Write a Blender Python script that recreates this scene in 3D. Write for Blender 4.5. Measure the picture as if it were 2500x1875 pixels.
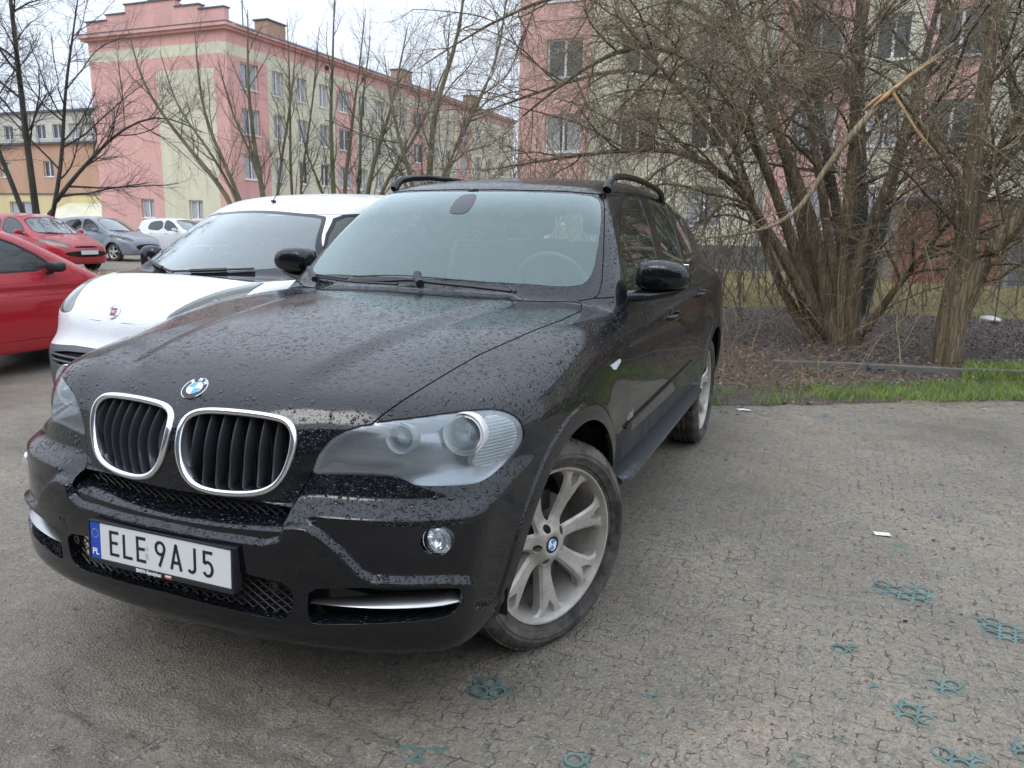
import bpy, bmesh, math, random
import numpy as np
from mathutils import Matrix, Vector
random.seed(7); rng = np.random.default_rng(7)
for o in list(bpy.data.objects): bpy.data.objects.remove(o)
S = bpy.context.scene
COL = S.collection

# ------------------------------------------------------------------ camera
CX, CY, CZ = 1.6823, -2.4222, 1.4428
YAW, PIT, ROL, FPX = -.39209, -.20050, .02034, 1895.7
def cam_basis():
    f = np.array([math.sin(YAW)*math.cos(PIT), math.cos(YAW)*math.cos(PIT), math.sin(PIT)])
    r = np.array([math.cos(YAW), -math.sin(YAW), 0.]); u = np.cross(r, f)
    return math.cos(ROL)*r+math.sin(ROL)*u, -math.sin(ROL)*r+math.cos(ROL)*u, f
CR, CU, CF = cam_basis(); CP = np.array([CX, CY, CZ])
cd = bpy.data.cameras.new('camera'); co = bpy.data.objects.new('camera', cd); COL.objects.link(co)
cd.sensor_width = 36; cd.lens = FPX/2500*36; cd.clip_start = .05; cd.clip_end = 2000
co.matrix_world = Matrix(((CR[0], CU[0], -CF[0], CX), (CR[1], CU[1], -CF[1], CY), (CR[2], CU[2], -CF[2], CZ), (0, 0, 0, 1)))
S.camera = co
cd.dof.use_dof = True; cd.dof.focus_distance = 3.2; cd.dof.aperture_fstop = 9

# ------------------------------------------------------------------ sky, sun, exposure
SUN_EL, SUN_AZ = math.radians(48), math.radians(200)
w = bpy.data.worlds.new('World'); S.world = w; w.use_nodes = True
nt = w.node_tree; nt.nodes.clear()
def wn(t, **k):
    n = nt.nodes.new(t)
    for a, b in k.items(): setattr(n, a, b)
    return n
sky = wn('ShaderNodeTexSky', sky_type='NISHITA', sun_disc=False, sun_elevation=SUN_EL, sun_rotation=SUN_AZ, dust_density=6, ozone_density=1, air_density=1)
hsv = wn('ShaderNodeHueSaturation'); hsv.inputs['Saturation'].default_value = .18
nt.links.new(sky.outputs[0], hsv.inputs['Color'])
# cloud deck: mixes the clear sky with an even overcast that is brighter overhead
tc = wn('ShaderNodeTexCoord'); sep = wn('ShaderNodeSeparateXYZ'); nt.links.new(tc.outputs['Generated'], sep.inputs[0])
ramp = wn('ShaderNodeMapRange'); ramp.inputs[1].default_value = 0; ramp.inputs[2].default_value = 1
ramp.inputs[3].default_value = 8.2; ramp.inputs[4].default_value = 17.5
nt.links.new(sep.outputs[2], ramp.inputs[0])
noi = wn('ShaderNodeTexNoise'); noi.inputs['Scale'].default_value = 2.2; noi.inputs['Detail'].default_value = 4
mp = wn('ShaderNodeMapping'); mp.inputs['Scale'].default_value = (1, 1, 3)
nt.links.new(tc.outputs['Generated'], mp.inputs[0]); nt.links.new(mp.outputs[0], noi.inputs['Vector'])
mr = wn('ShaderNodeMapRange'); mr.inputs[3].default_value = .88; mr.inputs[4].default_value = 1.12
nt.links.new(noi.outputs[0], mr.inputs[0])
mul = wn('ShaderNodeMath', operation='MULTIPLY'); nt.links.new(ramp.outputs[0], mul.inputs[0]); nt.links.new(mr.outputs[0], mul.inputs[1])
cc = wn('ShaderNodeMix', data_type='RGBA', blend_type='MULTIPLY'); cc.inputs[0].default_value = 1
cc.inputs['A'].default_value = (.86, .96, 1.12, 1)
nt.links.new(mul.outputs[0], cc.inputs['B'])
mx = wn('ShaderNodeMix', data_type='RGBA'); mx.inputs[0].default_value = .85
nt.links.new(hsv.outputs[0], mx.inputs['A']); nt.links.new(cc.outputs['Result'], mx.inputs['B'])
bg = wn('ShaderNodeBackground'); bg.inputs[1].default_value = .10
out = wn('ShaderNodeOutputWorld'); nt.links.new(mx.outputs['Result'], bg.inputs[0]); nt.links.new(bg.outputs[0], out.inputs[0])
sl = bpy.data.lights.new('sun', 'SUN'); sl.energy = .6; sl.angle = math.radians(25); sl.color = (1, .98, .95)
so = bpy.data.objects.new('sun', sl); COL.objects.link(so)
so.rotation_euler = (math.pi/2-SUN_EL, 0, math.pi-SUN_AZ)
vs = S.view_settings; vs.view_transform = 'Standard'; vs.look = 'None'; vs.exposure = .48; vs.gamma = 1; vs.use_curve_mapping = False
try:
    S.cycles.transparent_max_bounces = 24; S.cycles.max_bounces = 10
except Exception: pass

# ------------------------------------------------------------------ object helpers
def link(o, parent=None, **kw):
    COL.objects.link(o)
    if parent: o.parent = parent
    for k, v in kw.items(): o[k] = v
    return o
def thing(name, label, cat, loc=(0, 0, 0), rz=0, group=None):
    o = bpy.data.objects.new(name, None); o.location = loc; o.rotation_euler = (0, 0, rz); o.empty_display_size = .1
    link(o); o['label'] = label; o['category'] = cat
    if group: o['group'] = group
    return o
def tag(o, label, cat, group=None):
    o['label'] = label; o['category'] = cat
    if group: o['group'] = group
    return o
def mesh_obj(name, V, Fc, mat, parent=None, N=None, smooth=True, mats=None, mi=None):
    """numpy verts, faces (n,3) or (n,4) array or list of both; optional vertex normals"""
    me = bpy.data.meshes.new(name)
    V = np.asarray(V, np.float32)
    if isinstance(Fc, np.ndarray):
        k = Fc.shape[1]; n = len(Fc)
        me.vertices.add(len(V)); me.vertices.foreach_set('co', V.ravel())
        me.loops.add(n*k); me.loops.foreach_set('vertex_index', Fc.astype(np.int32).ravel())
        me.polygons.add(n); me.polygons.foreach_set('loop_start', np.arange(0, n*k, k, dtype=np.int32))
        me.update(calc_edges=True)
    else:
        me.from_pydata([tuple(map(float, v)) for v in V], [], [tuple(int(i) for i in f) for f in Fc])
    for m in (mats or [mat]): me.materials.append(m)
    if mi is not None: me.polygons.foreach_set('material_index', np.asarray(mi, np.int32))
    me.polygons.foreach_set('use_smooth', np.full(len(me.polygons), bool(smooth)))
    if N is not None: me.normals_split_custom_set_from_vertices([tuple(map(float, n)) for n in N])
    me.update()
    o = bpy.data.objects.new(name, me); link(o, parent)
    return o
class MB:
    """collects simple solids and links them as one mesh"""
    def __init__(s): s.v = []; s.f = []; s.mi = []; s.m = 0
    def add(s, vs, fs):
        b = len(s.v); s.v += [tuple(v) for v in vs]; s.f += [tuple(i+b for i in f) for f in fs]; s.mi += [s.m]*len(fs); return s
    def box(s, x0, x1, y0, y1, z0, z1, rz=0, c=None):
        vs = [(x, y, z) for z in (z0, z1) for y in (y0, y1) for x in (x0, x1)]
        if rz:
            c = c or ((x0+x1)/2, (y0+y1)/2); a, b = math.cos(rz), math.sin(rz)
            vs = [(c[0]+(x-c[0])*a-(y-c[1])*b, c[1]+(x-c[0])*b+(y-c[1])*a, z) for x, y, z in vs]
        return s.add(vs, [(0, 2, 3, 1), (4, 5, 7, 6), (0, 1, 5, 4), (2, 6, 7, 3), (0, 4, 6, 2), (1, 3, 7, 5)])
    def tube(s, pts, r, n=8, cap=True, flat=1.):
        pts = [Vector(p) for p in pts]; rs = r if isinstance(r, (list, tuple)) else [r]*len(pts)
        b = len(s.v); up = None
        for i, p in enumerate(pts):
            t = (pts[min(i+1, len(pts)-1)]-pts[max(i-1, 0)]).normalized()
            if up is None: up = t.orthogonal().normalized() if abs(t.z) > .9 else Vector((0, 0, 1))
            a = t.cross(up).normalized(); bb = a.cross(t).normalized(); up = bb
            for k in range(n):
                q = 2*math.pi*k/n; s.v.append(tuple(p+a*math.cos(q)*rs[i]+bb*math.sin(q)*rs[i]*flat))
        for i in range(len(pts)-1):
            for k in range(n):
                s.f.append((b+i*n+k, b+i*n+(k+1) % n, b+(i+1)*n+(k+1) % n, b+(i+1)*n+k)); s.mi.append(s.m)
        if cap:
            s.f.append(tuple(b+k for k in range(n))[::-1]); s.f.append(tuple(b+(len(pts)-1)*n+k for k in range(n))); s.mi += [s.m]*2
        return s
    def lathe(s, prof, n=48, M=None, a0=0, a1=2*math.pi):
        """prof: (r, h) revolved about +z, then transformed by M"""
        full = abs(a1-a0-2*math.pi) < 1e-6; b = len(s.v); k = n if full else n+1
        for r, h in prof:
            for i in range(k):
                a = a0+(a1-a0)*i/n; p = Vector((r*math.cos(a), r*math.sin(a), h)); s.v.append(tuple(M @ p if M else p))
        for j in range(len(prof)-1):
            for i in range(n):
                i2 = (i+1) % k
                s.f.append((b+j*k+i, b+j*k+i2, b+(j+1)*k+i2, b+(j+1)*k+i)); s.mi.append(s.m)
        return s
    def build(s, name, mat, parent=None, smooth=False, bevel=0, mats=None, angle=40):
        o = mesh_obj(name, s.v, s.f, mat, parent, smooth=smooth, mats=mats, mi=s.mi if mats else None)
        if smooth and angle: o.data.set_sharp_from_angle(angle=math.radians(angle))
        if bevel:
            m = o.modifiers.new('b', 'BEVEL'); m.width = bevel; m.segments = 2; m.limit_method = 'ANGLE'
        return o

# ------------------------------------------------------------------ materials
class NT:
    def __init__(s, m): s.t = m.node_tree; s.n = s.t.nodes; s.l = s.t.links
    def new(s, t, ins=None, **k):
        n = s.n.new(t)
        for a, b in k.items(): setattr(n, a, b)
        for a, b in (ins or {}).items():
            if hasattr(b, 'is_output') or isinstance(b, bpy.types.NodeSocket): s.l.new(b, n.inputs[a])
            else: n.inputs[a].default_value = b
        return n
    def ramp(s, fac, stops):
        n = s.n.new('ShaderNodeValToRGB'); s.l.new(fac, n.inputs[0]); e = n.color_ramp.elements
        while len(e) < len(stops): e.new(.5)
        for i, (p, c) in enumerate(stops): e[i].position = p; e[i].color = tuple(c)+(1,) if len(c) == 3 else c
        return n.outputs[0]
    def val(s, fac, stops): return s.ramp(fac, [(p, (v, v, v)) for p, v in stops])
    def mix(s, f, a, b, bt='MIX'):
        n = s.n.new('ShaderNodeMix'); n.data_type = 'RGBA'; n.blend_type = bt
        for key, x in ((0, f), ('A', a), ('B', b)):
            if isinstance(x, bpy.types.NodeSocket): s.l.new(x, n.inputs[key])
            else: n.inputs[key].default_value = x if key == 0 else (tuple(x)+(1,) if len(x) == 3 else x)
        return n.outputs['Result']
    def math(s, op, a, b=0., c=0., clamp=False):
        n = s.n.new('ShaderNodeMath'); n.operation = op; n.use_clamp = clamp
        for i, x in enumerate((a, b, c)):
            if isinstance(x, bpy.types.NodeSocket): s.l.new(x, n.inputs[i])
            else: n.inputs[i].default_value = x
        return n.outputs[0]
    def noise(s, scale, detail=3, vec=None, rough=.55, dist=0):
        n = s.new('ShaderNodeTexNoise', {'Scale': scale, 'Detail': detail, 'Roughness': rough, 'Distortion': dist})
        if vec: s.l.new(vec, n.inputs['Vector'])
        return n.outputs[0]
def material(name, color=(.5, .5, .5), rough=.5, metal=0., **k):
    m = bpy.data.materials.new(name); m.use_nodes = True
    b = m.node_tree.nodes['Principled BSDF']
    b.inputs['Base Color'].default_value = tuple(color)+(1,); b.inputs['Roughness'].default_value = rough; b.inputs['Metallic'].default_value = metal
    for a, v in k.items(): b.inputs[a.replace('_', ' ')].default_value = v
    m.diffuse_color = tuple(color)+(1,)
    return m, NT(m), b
def simple(name, color, rough=.5, metal=0., var=.0, scale=20, bump=0, bscale=80, **k):
    m, n, b = material(name, color, rough, metal, **k)
    tcn = n.new('ShaderNodeTexCoord').outputs['Object']
    if var:
        f = n.noise(scale, 5, tcn)
        c0 = [max(0, c*(1-var)) for c in color]; c1 = [c*(1+var) for c in color]
        n.l.new(n.ramp(f, [(.3, c0), (.7, c1)]), b.inputs['Base Color'])
    if bump:
        bp = n.new('ShaderNodeBump', {'Strength': 1, 'Distance': bump, 'Height': n.noise(bscale, 4, tcn)}); n.l.new(bp.outputs[0], b.inputs['Normal'])
    return m

def droplets(n, vec, scales=((95, .0011), (45, .0016)), cover=.5, stretch=(1, 1, 1)):
    """height (m) of beads of rain standing on a surface"""
    mpn = n.new('ShaderNodeMapping'); n.l.new(vec, mpn.inputs[0]); mpn.inputs['Scale'].default_value = stretch
    h = None
    wob = n.new('ShaderNodeTexNoise', {'Scale': 60., 'Detail': 2.}); n.l.new(mpn.outputs[0], wob.inputs['Vector'])
    va = n.new('ShaderNodeVectorMath', operation='MULTIPLY_ADD'); n.l.new(wob.outputs['Color'], va.inputs[0]); va.inputs[1].default_value = (.012, .012, .012); n.l.new(mpn.outputs[0], va.inputs[2])
    for sc, hh in scales:
        v = n.new('ShaderNodeTexVoronoi', {'Scale': float(sc), 'Randomness': 1.}); n.l.new(va.outputs[0], v.inputs['Vector'])
        vc = n.new('ShaderNodeSeparateColor'); n.l.new(v.outputs['Color'], vc.inputs[0])
        rad = n.math('MULTIPLY_ADD', vc.outputs[0], .46, -.46*(1-cover)+.06)      # radius per bead, many none
        q = n.math('DIVIDE', v.outputs['Distance'], n.math('MAXIMUM', rad, .02))
        q = n.math('SUBTRACT', 1., n.math('MULTIPLY', q, q), clamp=True)
        q = n.math('MULTIPLY', n.math('POWER', q, .6), n.math('MULTIPLY', rad, hh/.3))
        q = n.math('MAXIMUM', q, 0.)
        h = q if h is None else n.math('MAXIMUM', h, q)
    return h

def paint(name, color, wet=True, dirt=.0, metal=0., coat=1., rough=.25, spec=.3, bd=2.2, scales=((230, .0007), (120, .0013), (58, .0022))):
    m, n, b = material(name, color, rough, metal)
    b.inputs['Coat Weight'].default_value = coat; b.inputs['Coat Roughness'].default_value = .03; b.inputs['Coat IOR'].default_value = 1.55; b.inputs['Specular IOR Level'].default_value = spec
    tcn = n.new('ShaderNodeTexCoord').outputs['Object']
    if wet:
        # beads on upward faces, running streaks on upright faces
        geo = n.new('ShaderNodeNewGeometry'); sp = n.new('ShaderNodeSeparateXYZ'); n.l.new(geo.outputs['Normal'], sp.inputs[0])
        up = n.new('ShaderNodeMapRange', {1: .05, 2: .45}); n.l.new(sp.outputs[2], up.inputs[0])
        h1 = droplets(n, tcn, scales, .86)
        h2 = droplets(n, tcn, ((50, .0009),), .22, (1, 1, .3))
        film = n.val(n.noise(9, 4, tcn), [(.42, .25), (.6, 1)])
        h = n.math('ADD', n.math('MULTIPLY', h1, up.outputs[0]), n.math('MULTIPLY', h2, n.math('MULTIPLY', n.math('SUBTRACT', 1., up.outputs[0]), film)))
        bp = n.new('ShaderNodeBump', {'Strength': 1., 'Distance': bd, 'Height': h})
        n.l.new(bp.outputs[0], b.inputs['Normal']); n.l.new(bp.outputs[0], b.inputs['Coat Normal'])
        mist = n.val(n.noise(5, 5, tcn, .65), [(.35, .06), (.68, .20)]); n.l.new(n.math('MULTIPLY', mist, n.math('MULTIPLY_ADD', up.outputs[0], .7, .3)), b.inputs['Coat Roughness'])
    if dirt:
        obj = n.new('ShaderNodeSeparateXYZ'); n.l.new(tcn, obj.inputs[0])
        low = n.new('ShaderNodeMapRange', {1: 1.0, 2: .35, 3: 0., 4: 1.}); n.l.new(obj.outputs[2], low.inputs[0])
        back = n.new('ShaderNodeMapRange', {1: .25, 2: .75, 3: 0., 4: 1.}); n.l.new(obj.outputs[1], back.inputs[0])
        mps = n.new('ShaderNodeMapping'); n.l.new(tcn, mps.inputs[0]); mps.inputs['Scale'].default_value = (1, 42, 2.2)
        st = n.noise(2.4, 6, mps.outputs[0], .7)
        f = n.math('MULTIPLY', n.math('MULTIPLY', low.outputs[0], back.outputs[0]), n.val(st, [(.38, .15), (.62, 1)]))
        f = n.math('MULTIPLY', f, dirt)
        n.l.new(n.mix(f, color, (.17, .16, .145)), b.inputs['Base Color'])
        n.l.new(n.math('MULTIPLY_ADD', f, -.9, coat, clamp=True), b.inputs['Coat Weight'])
        n.l.new(n.math('MULTIPLY_ADD', f, .6, rough), b.inputs['Roughness'])
    return m
M = {}
M['black'] = paint('black_paint', (.0030, .0040, .0062), dirt=.85, metal=0., rough=.42, spec=0., bd=1.8)
M['blackdry'] = simple('gloss_black', (.008, .009, .011), .12)
M['plastic'] = simple('matt_black_plastic', (.018, .019, .021), .5, var=.25, scale=30, bump=.0006, bscale=300)
M['seal'] = simple('rubber_seal', (.010, .010, .011), .6)
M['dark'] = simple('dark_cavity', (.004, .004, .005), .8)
M['chrome'] = simple('chrome', (.86, .88, .9), .13, 1., bump=.0002, bscale=60)
M['satin'] = simple('satin_silver', (.50, .50, .50), .32, 1.)
M['white_print'] = simple('white_print', (.75, .77, .78), .35)
M['black_print'] = simple('black_print', (.012, .012, .014), .4)
M['blue_print'] = simple('blue_print', (.012, .07, .42), .35)
M['badge_blue'] = simple('badge_blue', (.03, .28, .66), .2, **{'Coat Weight': 1.})
M['badge_white'] = simple('badge_white', (.8, .82, .85), .2, **{'Coat Weight': 1.})
M['red_print'] = simple('red_print', (.62, .03, .03), .35)
def tyre_mat():
    m, n, b = material('tyre_rubber', (.02, .02, .02), .75)
    t = n.new('ShaderNodeTexCoord').outputs['Object']
    f = n.val(n.noise(7, 6, t, .65), [(.40, 0), (.60, 1)])
    n.l.new(n.mix(f, (.017, .017, .018), (.115, .098, .08)), b.inputs['Base Color'])
    bp = n.new('ShaderNodeBump', {'Distance': .002, 'Height': n.noise(70, 4, t)}); n.l.new(bp.outputs[0], b.inputs['Normal'])
    return m
M['tyre'] = tyre_mat()
def rim_mat():
    m, n, b = material('dusty_alloy', (.4, .38, .35), .42, .35)
    t = n.new('ShaderNodeTexCoord').outputs['Object']
    f = n.val(n.noise(9, 6, t, .7), [(.35, 0), (.7, 1)])
    n.l.new(n.mix(f, (.50, .48, .44), (.30, .26, .215)), b.inputs['Base Color'])
    n.l.new(n.val(f, [(0, .33), (1, .6)]), b.inputs['Roughness'])
    bp = n.new('ShaderNodeBump', {'Distance': .0012, 'Height': n.noise(120, 3, t)}); n.l.new(bp.outputs[0], b.inputs['Normal'])
    return m
M['rim'] = rim_mat()
def glass(name, tint=(.55, .66, .64), haze=0., hazecol=(.5, .6, .6), wet=True, lens=False, rough=.0, ior=1.5, gcol=(.96, 1., 1.), fk=1.5):
    """thin pane: fresnel mirror over tinted transparency, with a film of mist"""
    m = bpy.data.materials.new(name); m.use_nodes = True; n = NT(m); n.n.clear()
    o = n.new('ShaderNodeOutputMaterial'); t = n.new('ShaderNodeTexCoord').outputs['Object']
    tr = n.new('ShaderNodeBsdfTransparent', {'Color': tuple(tint)+(1,)})
    gl = n.new('ShaderNodeBsdfGlossy', {'Color': tuple(gcol)+(1,), 'Roughness': .02+rough})
    fr = n.new('ShaderNodeFresnel', {'IOR': ior})
    if wet:
        h = droplets(n, t, ((110, .0010), (55, .0018)), .5)
        bp = n.new('ShaderNodeBump', {'Strength': .5, 'Distance': 1., 'Height': h})
        n.l.new(bp.outputs[0], gl.inputs['Normal']); n.l.new(bp.outputs[0], fr.inputs['Normal'])
    base = tr.outputs[0]
    if haze:
        df = n.new('ShaderNodeBsdfDiffuse', {'Color': tuple(hazecol)+(1,)})
        hz = n.val(n.noise(14, 5, t), [(.3, haze*.75), (.7, haze)])
        mxs = n.new('ShaderNodeMixShader'); n.l.new(hz, mxs.inputs[0]); n.l.new(base, mxs.inputs[1]); n.l.new(df.outputs[0], mxs.inputs[2]); base = mxs.outputs[0]
    mxx = n.new('ShaderNodeMixShader'); n.l.new(n.math('MULTIPLY', fr.outputs[0], fk, clamp=True), mxx.inputs[0])
    n.l.new(base, mxx.inputs[1]); n.l.new(gl.outputs[0], mxx.inputs[2]); n.l.new(mxx.outputs[0], o.inputs[0])
    m.diffuse_color = (.4, .5, .5, .5)
    return m
M['windshield'] = glass('windshield_glass', (.70, .84, .81), .10, (.44, .60, .58), ior=1.5, gcol=(.86, 1., .985), fk=1.9)
M['sideglass'] = glass('side_glass', (.48, .62, .56), .05, (.2, .35, .3))
M['lens'] = glass('headlight_lens', (.90, .94, .96), .10, (.62, .68, .72), rough=.01, wet=False, fk=1.4)
M['pane'] = glass('window_pane', (.25, .3, .33), .0, wet=False)
# ------------------------------------------------------------------ surfaces: implicit body forms, meshed on a fan grid, cut into panels
def spline(xs, ys):
    xs = np.array(xs, float); ys = np.array(ys, float); n = len(xs); h = np.diff(xs)
    A = np.zeros((n, n)); r = np.zeros(n); A[0, 0] = A[-1, -1] = 1
    for i in range(1, n-1):
        A[i, i-1] = h[i-1]; A[i, i] = 2*(h[i-1]+h[i]); A[i, i+1] = h[i]; r[i] = 6*((ys[i+1]-ys[i])/h[i]-(ys[i]-ys[i-1])/h[i-1])
    m = np.linalg.solve(A, r)
    g = np.linspace(xs[0], xs[-1], 600); k = np.clip(np.searchsorted(xs, g, 'right')-1, 0, n-2); t = g-xs[k]; hk = h[k]
    v = ys[k]+t*((ys[k+1]-ys[k])/hk-hk*(2*m[k]+m[k+1])/6)+m[k]/2*t*t+(m[k+1]-m[k])/(6*hk)*t**3
    s0 = (v[1]-v[0])/(g[1]-g[0]); s1 = (v[-1]-v[-2])/(g[-1]-g[-2])
    def f(x):
        y = np.interp(x, g, v); return y+np.minimum(x-g[0], 0)*s0+np.maximum(x-g[-1], 0)*s1
    return f
def smax(a, b, k):
    h = np.clip(.5+.5*(a-b)/k, 0, 1); return b*(1-h)+a*h+k*h*(1-h)
def smin(a, b, k): return -smax(-a, -b, k)
def sstep(x, a, b):
    t = np.clip((x-a)/(b-a), 0, 1); return t*t*(3-2*t)
def gauss(x, m, s): return np.exp(-((x-m)/s)**2)
def proj(P):
    d = P-CP; z = np.maximum(d @ CF, .05); return np.stack([1250+FPX*(d @ CR)/z, 937.5-FPX*(d @ CU)/z], -1), z
def poly_sd(uv, poly):
    """signed distance to a closed polygon, positive inside"""
    poly = np.asarray(poly, float); n = len(poly); best = np.full(len(uv), 1e18); ins = np.zeros(len(uv), bool)
    x, y = uv[:, 0], uv[:, 1]
    for i in range(n):
        a = poly[i]; b = poly[(i+1) % n]; e = b-a; L = max(e @ e, 1e-12)
        t = np.clip(((x-a[0])*e[0]+(y-a[1])*e[1])/L, 0, 1)
        best = np.minimum(best, (x-a[0]-t*e[0])**2+(y-a[1]-t*e[1])**2)
        c = (a[1] > y) != (b[1] > y)
        if abs(e[1]) > 1e-12: ins ^= c & (x < e[0]*(y-a[1])/e[1]+a[0])
    return np.where(ins, 1, -1)*np.sqrt(best)
def rounded(poly, n=2):
    p = [tuple(q) for q in poly]
    for _ in range(n):
        r = []
        for i in range(len(p)):
            a, b = np.array(p[i]), np.array(p[(i+1) % len(p)]); r += [tuple(a*.75+b*.25), tuple(a*.25+b*.75)]
        p = r
    return p
class Shell:
    def __init__(s, V, T, N): s.V, s.T, s.N = V, T, N
    def px(s, poly):                      # signed distance in metres to an outline sighted from the survey point
        uv, z = proj(s.V); return poly_sd(uv, poly)*z/FPX
    def pl(s, poly, ax):                  # outline in a plane projection, axes ax
        return poly_sd(s.V[:, list(ax)], poly)
    def sub(s, keep):
        idx = np.cumsum(keep)-1; t = s.T[keep[s.T].all(1)]
        return Shell(s.V[keep], idx[t], s.N[keep])
    def compact(s):
        u, inv = np.unique(s.T.ravel(), return_inverse=True); return Shell(s.V[u], inv.reshape(-1, 3), s.N[u])
    def clip(s, d, extra=None):
        """keep d>0, cutting triangles exactly"""
        if len(s.T) == 0: return s
        T = s.T; dv = d; V = s.V; N = s.N
        pos = dv[T] > 0; c = pos.sum(1)
        keep = T[c == 3]; out = [keep]; newV = []; newN = []
        base = len(V)
        def cut(a, b):
            t = dv[a]/(dv[a]-dv[b]); newV.append(V[a]+(V[b]-V[a])*t[:, None]); q = N[a]+(N[b]-N[a])*t[:, None]; newN.append(q/np.maximum(np.linalg.norm(q, axis=1), 1e-9)[:, None])
            i = base+sum(len(x) for x in newV[:-1]); return np.arange(i, i+len(a))
        for k in (1, 2):
            tt = T[c == k]; pp = pos[c == k]
            if not len(tt): continue
            odd = np.argmax(pp, 1) if k == 1 else np.argmin(pp, 1); r = np.arange(len(tt))
            a = tt[r, odd]; b = tt[r, (odd+1) % 3]; cc_ = tt[r, (odd+2) % 3]
            ab = cut(a, b); ac = cut(a, cc_)
            if k == 1: out.append(np.stack([a, ab, ac], 1))
            else: out += [np.stack([ab, b, cc_], 1), np.stack([ab, cc_, ac], 1)]
        V2 = np.concatenate([V]+newV); N2 = np.concatenate([N]+newN); T2 = np.concatenate(out)
        # weld the twin cut vertices
        if newV:
            cutv = np.round(V2[base:]*1e6).astype(np.int64); _, first, inv = np.unique(cutv, axis=0, return_index=True, return_inverse=True)
            remap = np.arange(len(V2)); remap[base:] = base+first[np.ravel(inv)]; T2 = remap[T2]
            bad = (T2[:, 0] == T2[:, 1]) | (T2[:, 1] == T2[:, 2]) | (T2[:, 0] == T2[:, 2]); T2 = T2[~bad]
        return Shell(V2, T2, N2).compact()
    def flange(s, depth, dirv=None):
        """returned edge all round every cut, turned inward"""
        T = s.T; e = np.concatenate([T[:, [0, 1]], T[:, [1, 2]], T[:, [2, 0]]]); key = np.sort(e, 1); _, inv, cnt = np.unique(key, axis=0, return_inverse=True, return_counts=True)
        b = e[cnt[np.ravel(inv)] == 1]
        b = b[~((s.V[b[:, 0], 0] < 1e-5) & (s.V[b[:, 1], 0] < 1e-5))]      # not on the mirror line
        if not len(b): return s
        u, inv = np.unique(b.ravel(), return_inverse=True); inv = inv.reshape(-1, 2); n0 = len(s.V); k = len(u)
        D = -s.N[u]*depth if dirv is None else np.tile(np.array(dirv)*depth, (k, 1))
        e0 = s.V[b[:, 1]]-s.V[b[:, 0]]; fn = np.cross(e0, D[inv[:, 0]]); vn = np.zeros((k, 3)); np.add.at(vn, inv[:, 0], -fn); np.add.at(vn, inv[:, 1], -fn); vn /= np.maximum(np.linalg.norm(vn, axis=1), 1e-9)[:, None]
        r0 = inv[:, 0]; r1 = inv[:, 1]
        # a small rounded lip: top ring, ring set slightly out and down, deep ring
        VV = [s.V[u], s.V[u]+vn*.0012-s.N[u]*.0016, s.V[u]+D]
        NN = [s.N[u], vn, vn]
        V = np.concatenate([s.V]+VV); N = np.concatenate([s.N]+NN); T2 = [s.T]
        for j in range(2):
            a = n0+j*k; c = n0+(j+1)*k
            T2 += [np.stack([a+r1, a+r0, c+r0], 1), np.stack([a+r1, c+r0, c+r1], 1)]
        return Shell(V, np.concatenate(T2), N)
    def offset(s, d): return Shell(s.V+s.N*d, s.T, s.N)
    def mirror(s): 
        m = np.array([-1, 1, 1.]); return Shell(s.V*m, s.T[:, ::-1], s.N*m)
    def both(s):
        m = s.mirror(); return Shell(np.concatenate([s.V, m.V]), np.concatenate([s.T, m.T+len(s.V)]), np.concatenate([s.N, m.N]))
    def build(s, name, mat, parent=None): return mesh_obj(name, s.V, s.T, mat, parent, N=s.N)
def make_shell(F, y0, y1, zc, nfan, nside, nrear, rows, disp=None, tmax=2.6, xc=0.):
    """fan grid over the +x half of a body: rays leave the spine (0,y,zc), cut F=0"""
    st = []
    for i in range(nfan): a = math.pi/2*i/nfan; st.append((y0, math.sin(a), -math.cos(a)))
    for i in range(nside): st.append((y0+(y1-y0)*i/nside, 1., 0.))
    for i in range(nrear+1): a = math.pi/2*i/nrear; st.append((y1, math.cos(a), math.sin(a)))
    st = np.array(st); ph = np.array(rows); ns, nr = len(st), len(ph)
    O = np.zeros((ns, nr, 3)); O[..., 1] = st[:, 0:1]; O[..., 2] = zc
    D = np.zeros((ns, nr, 3)); D[..., 0] = st[:, 1:2]*np.cos(ph); D[..., 1] = st[:, 2:3]*np.cos(ph); D[..., 2] = np.sin(ph)[None]
    O = O.reshape(-1, 3); D = D.reshape(-1, 3); lo = np.full(len(O), .02); hi = np.full(len(O), tmax)
    for _ in range(20):
        m = (lo+hi)/2; g = F(O+D*m[:, None]) > 0; hi = np.where(g, m, hi); lo = np.where(g, lo, m)
    P = O+D*hi[:, None]; e = 1.5e-3
    def grad(fn, P): return np.stack([fn(P+np.eye(3)[k]*e)-fn(P-np.eye(3)[k]*e) for k in range(3)], 1)/(2*e)
    Nn = grad(F, P); Nn /= np.maximum(np.linalg.norm(Nn, axis=1), 1e-9)[:, None]
    if disp is not None:
        N0 = Nn.copy(); d = disp(P); gd = grad(disp, P); gt = gd-(gd*N0).sum(1)[:, None]*N0
        P = P+N0*d[:, None]; Nn = N0-gt; Nn /= np.maximum(np.linalg.norm(Nn, axis=1), 1e-9)[:, None]
    on = P[:, 0] < 1e-4; P[on, 0] = 0; q = Nn[on]; q[:, 0] = 0; Nn[on] = q/np.maximum(np.linalg.norm(q, axis=1), 1e-9)[:, None]
    I = np.arange(ns*nr).reshape(ns, nr); a, b, c, d_ = I[:-1, :-1].ravel(), I[1:, :-1].ravel(), I[1:, 1:].ravel(), I[:-1, 1:].ravel()
    return Shell(P, np.concatenate([np.stack([a, b, c], 1), np.stack([a, c, d_], 1)]), Nn)
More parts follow.
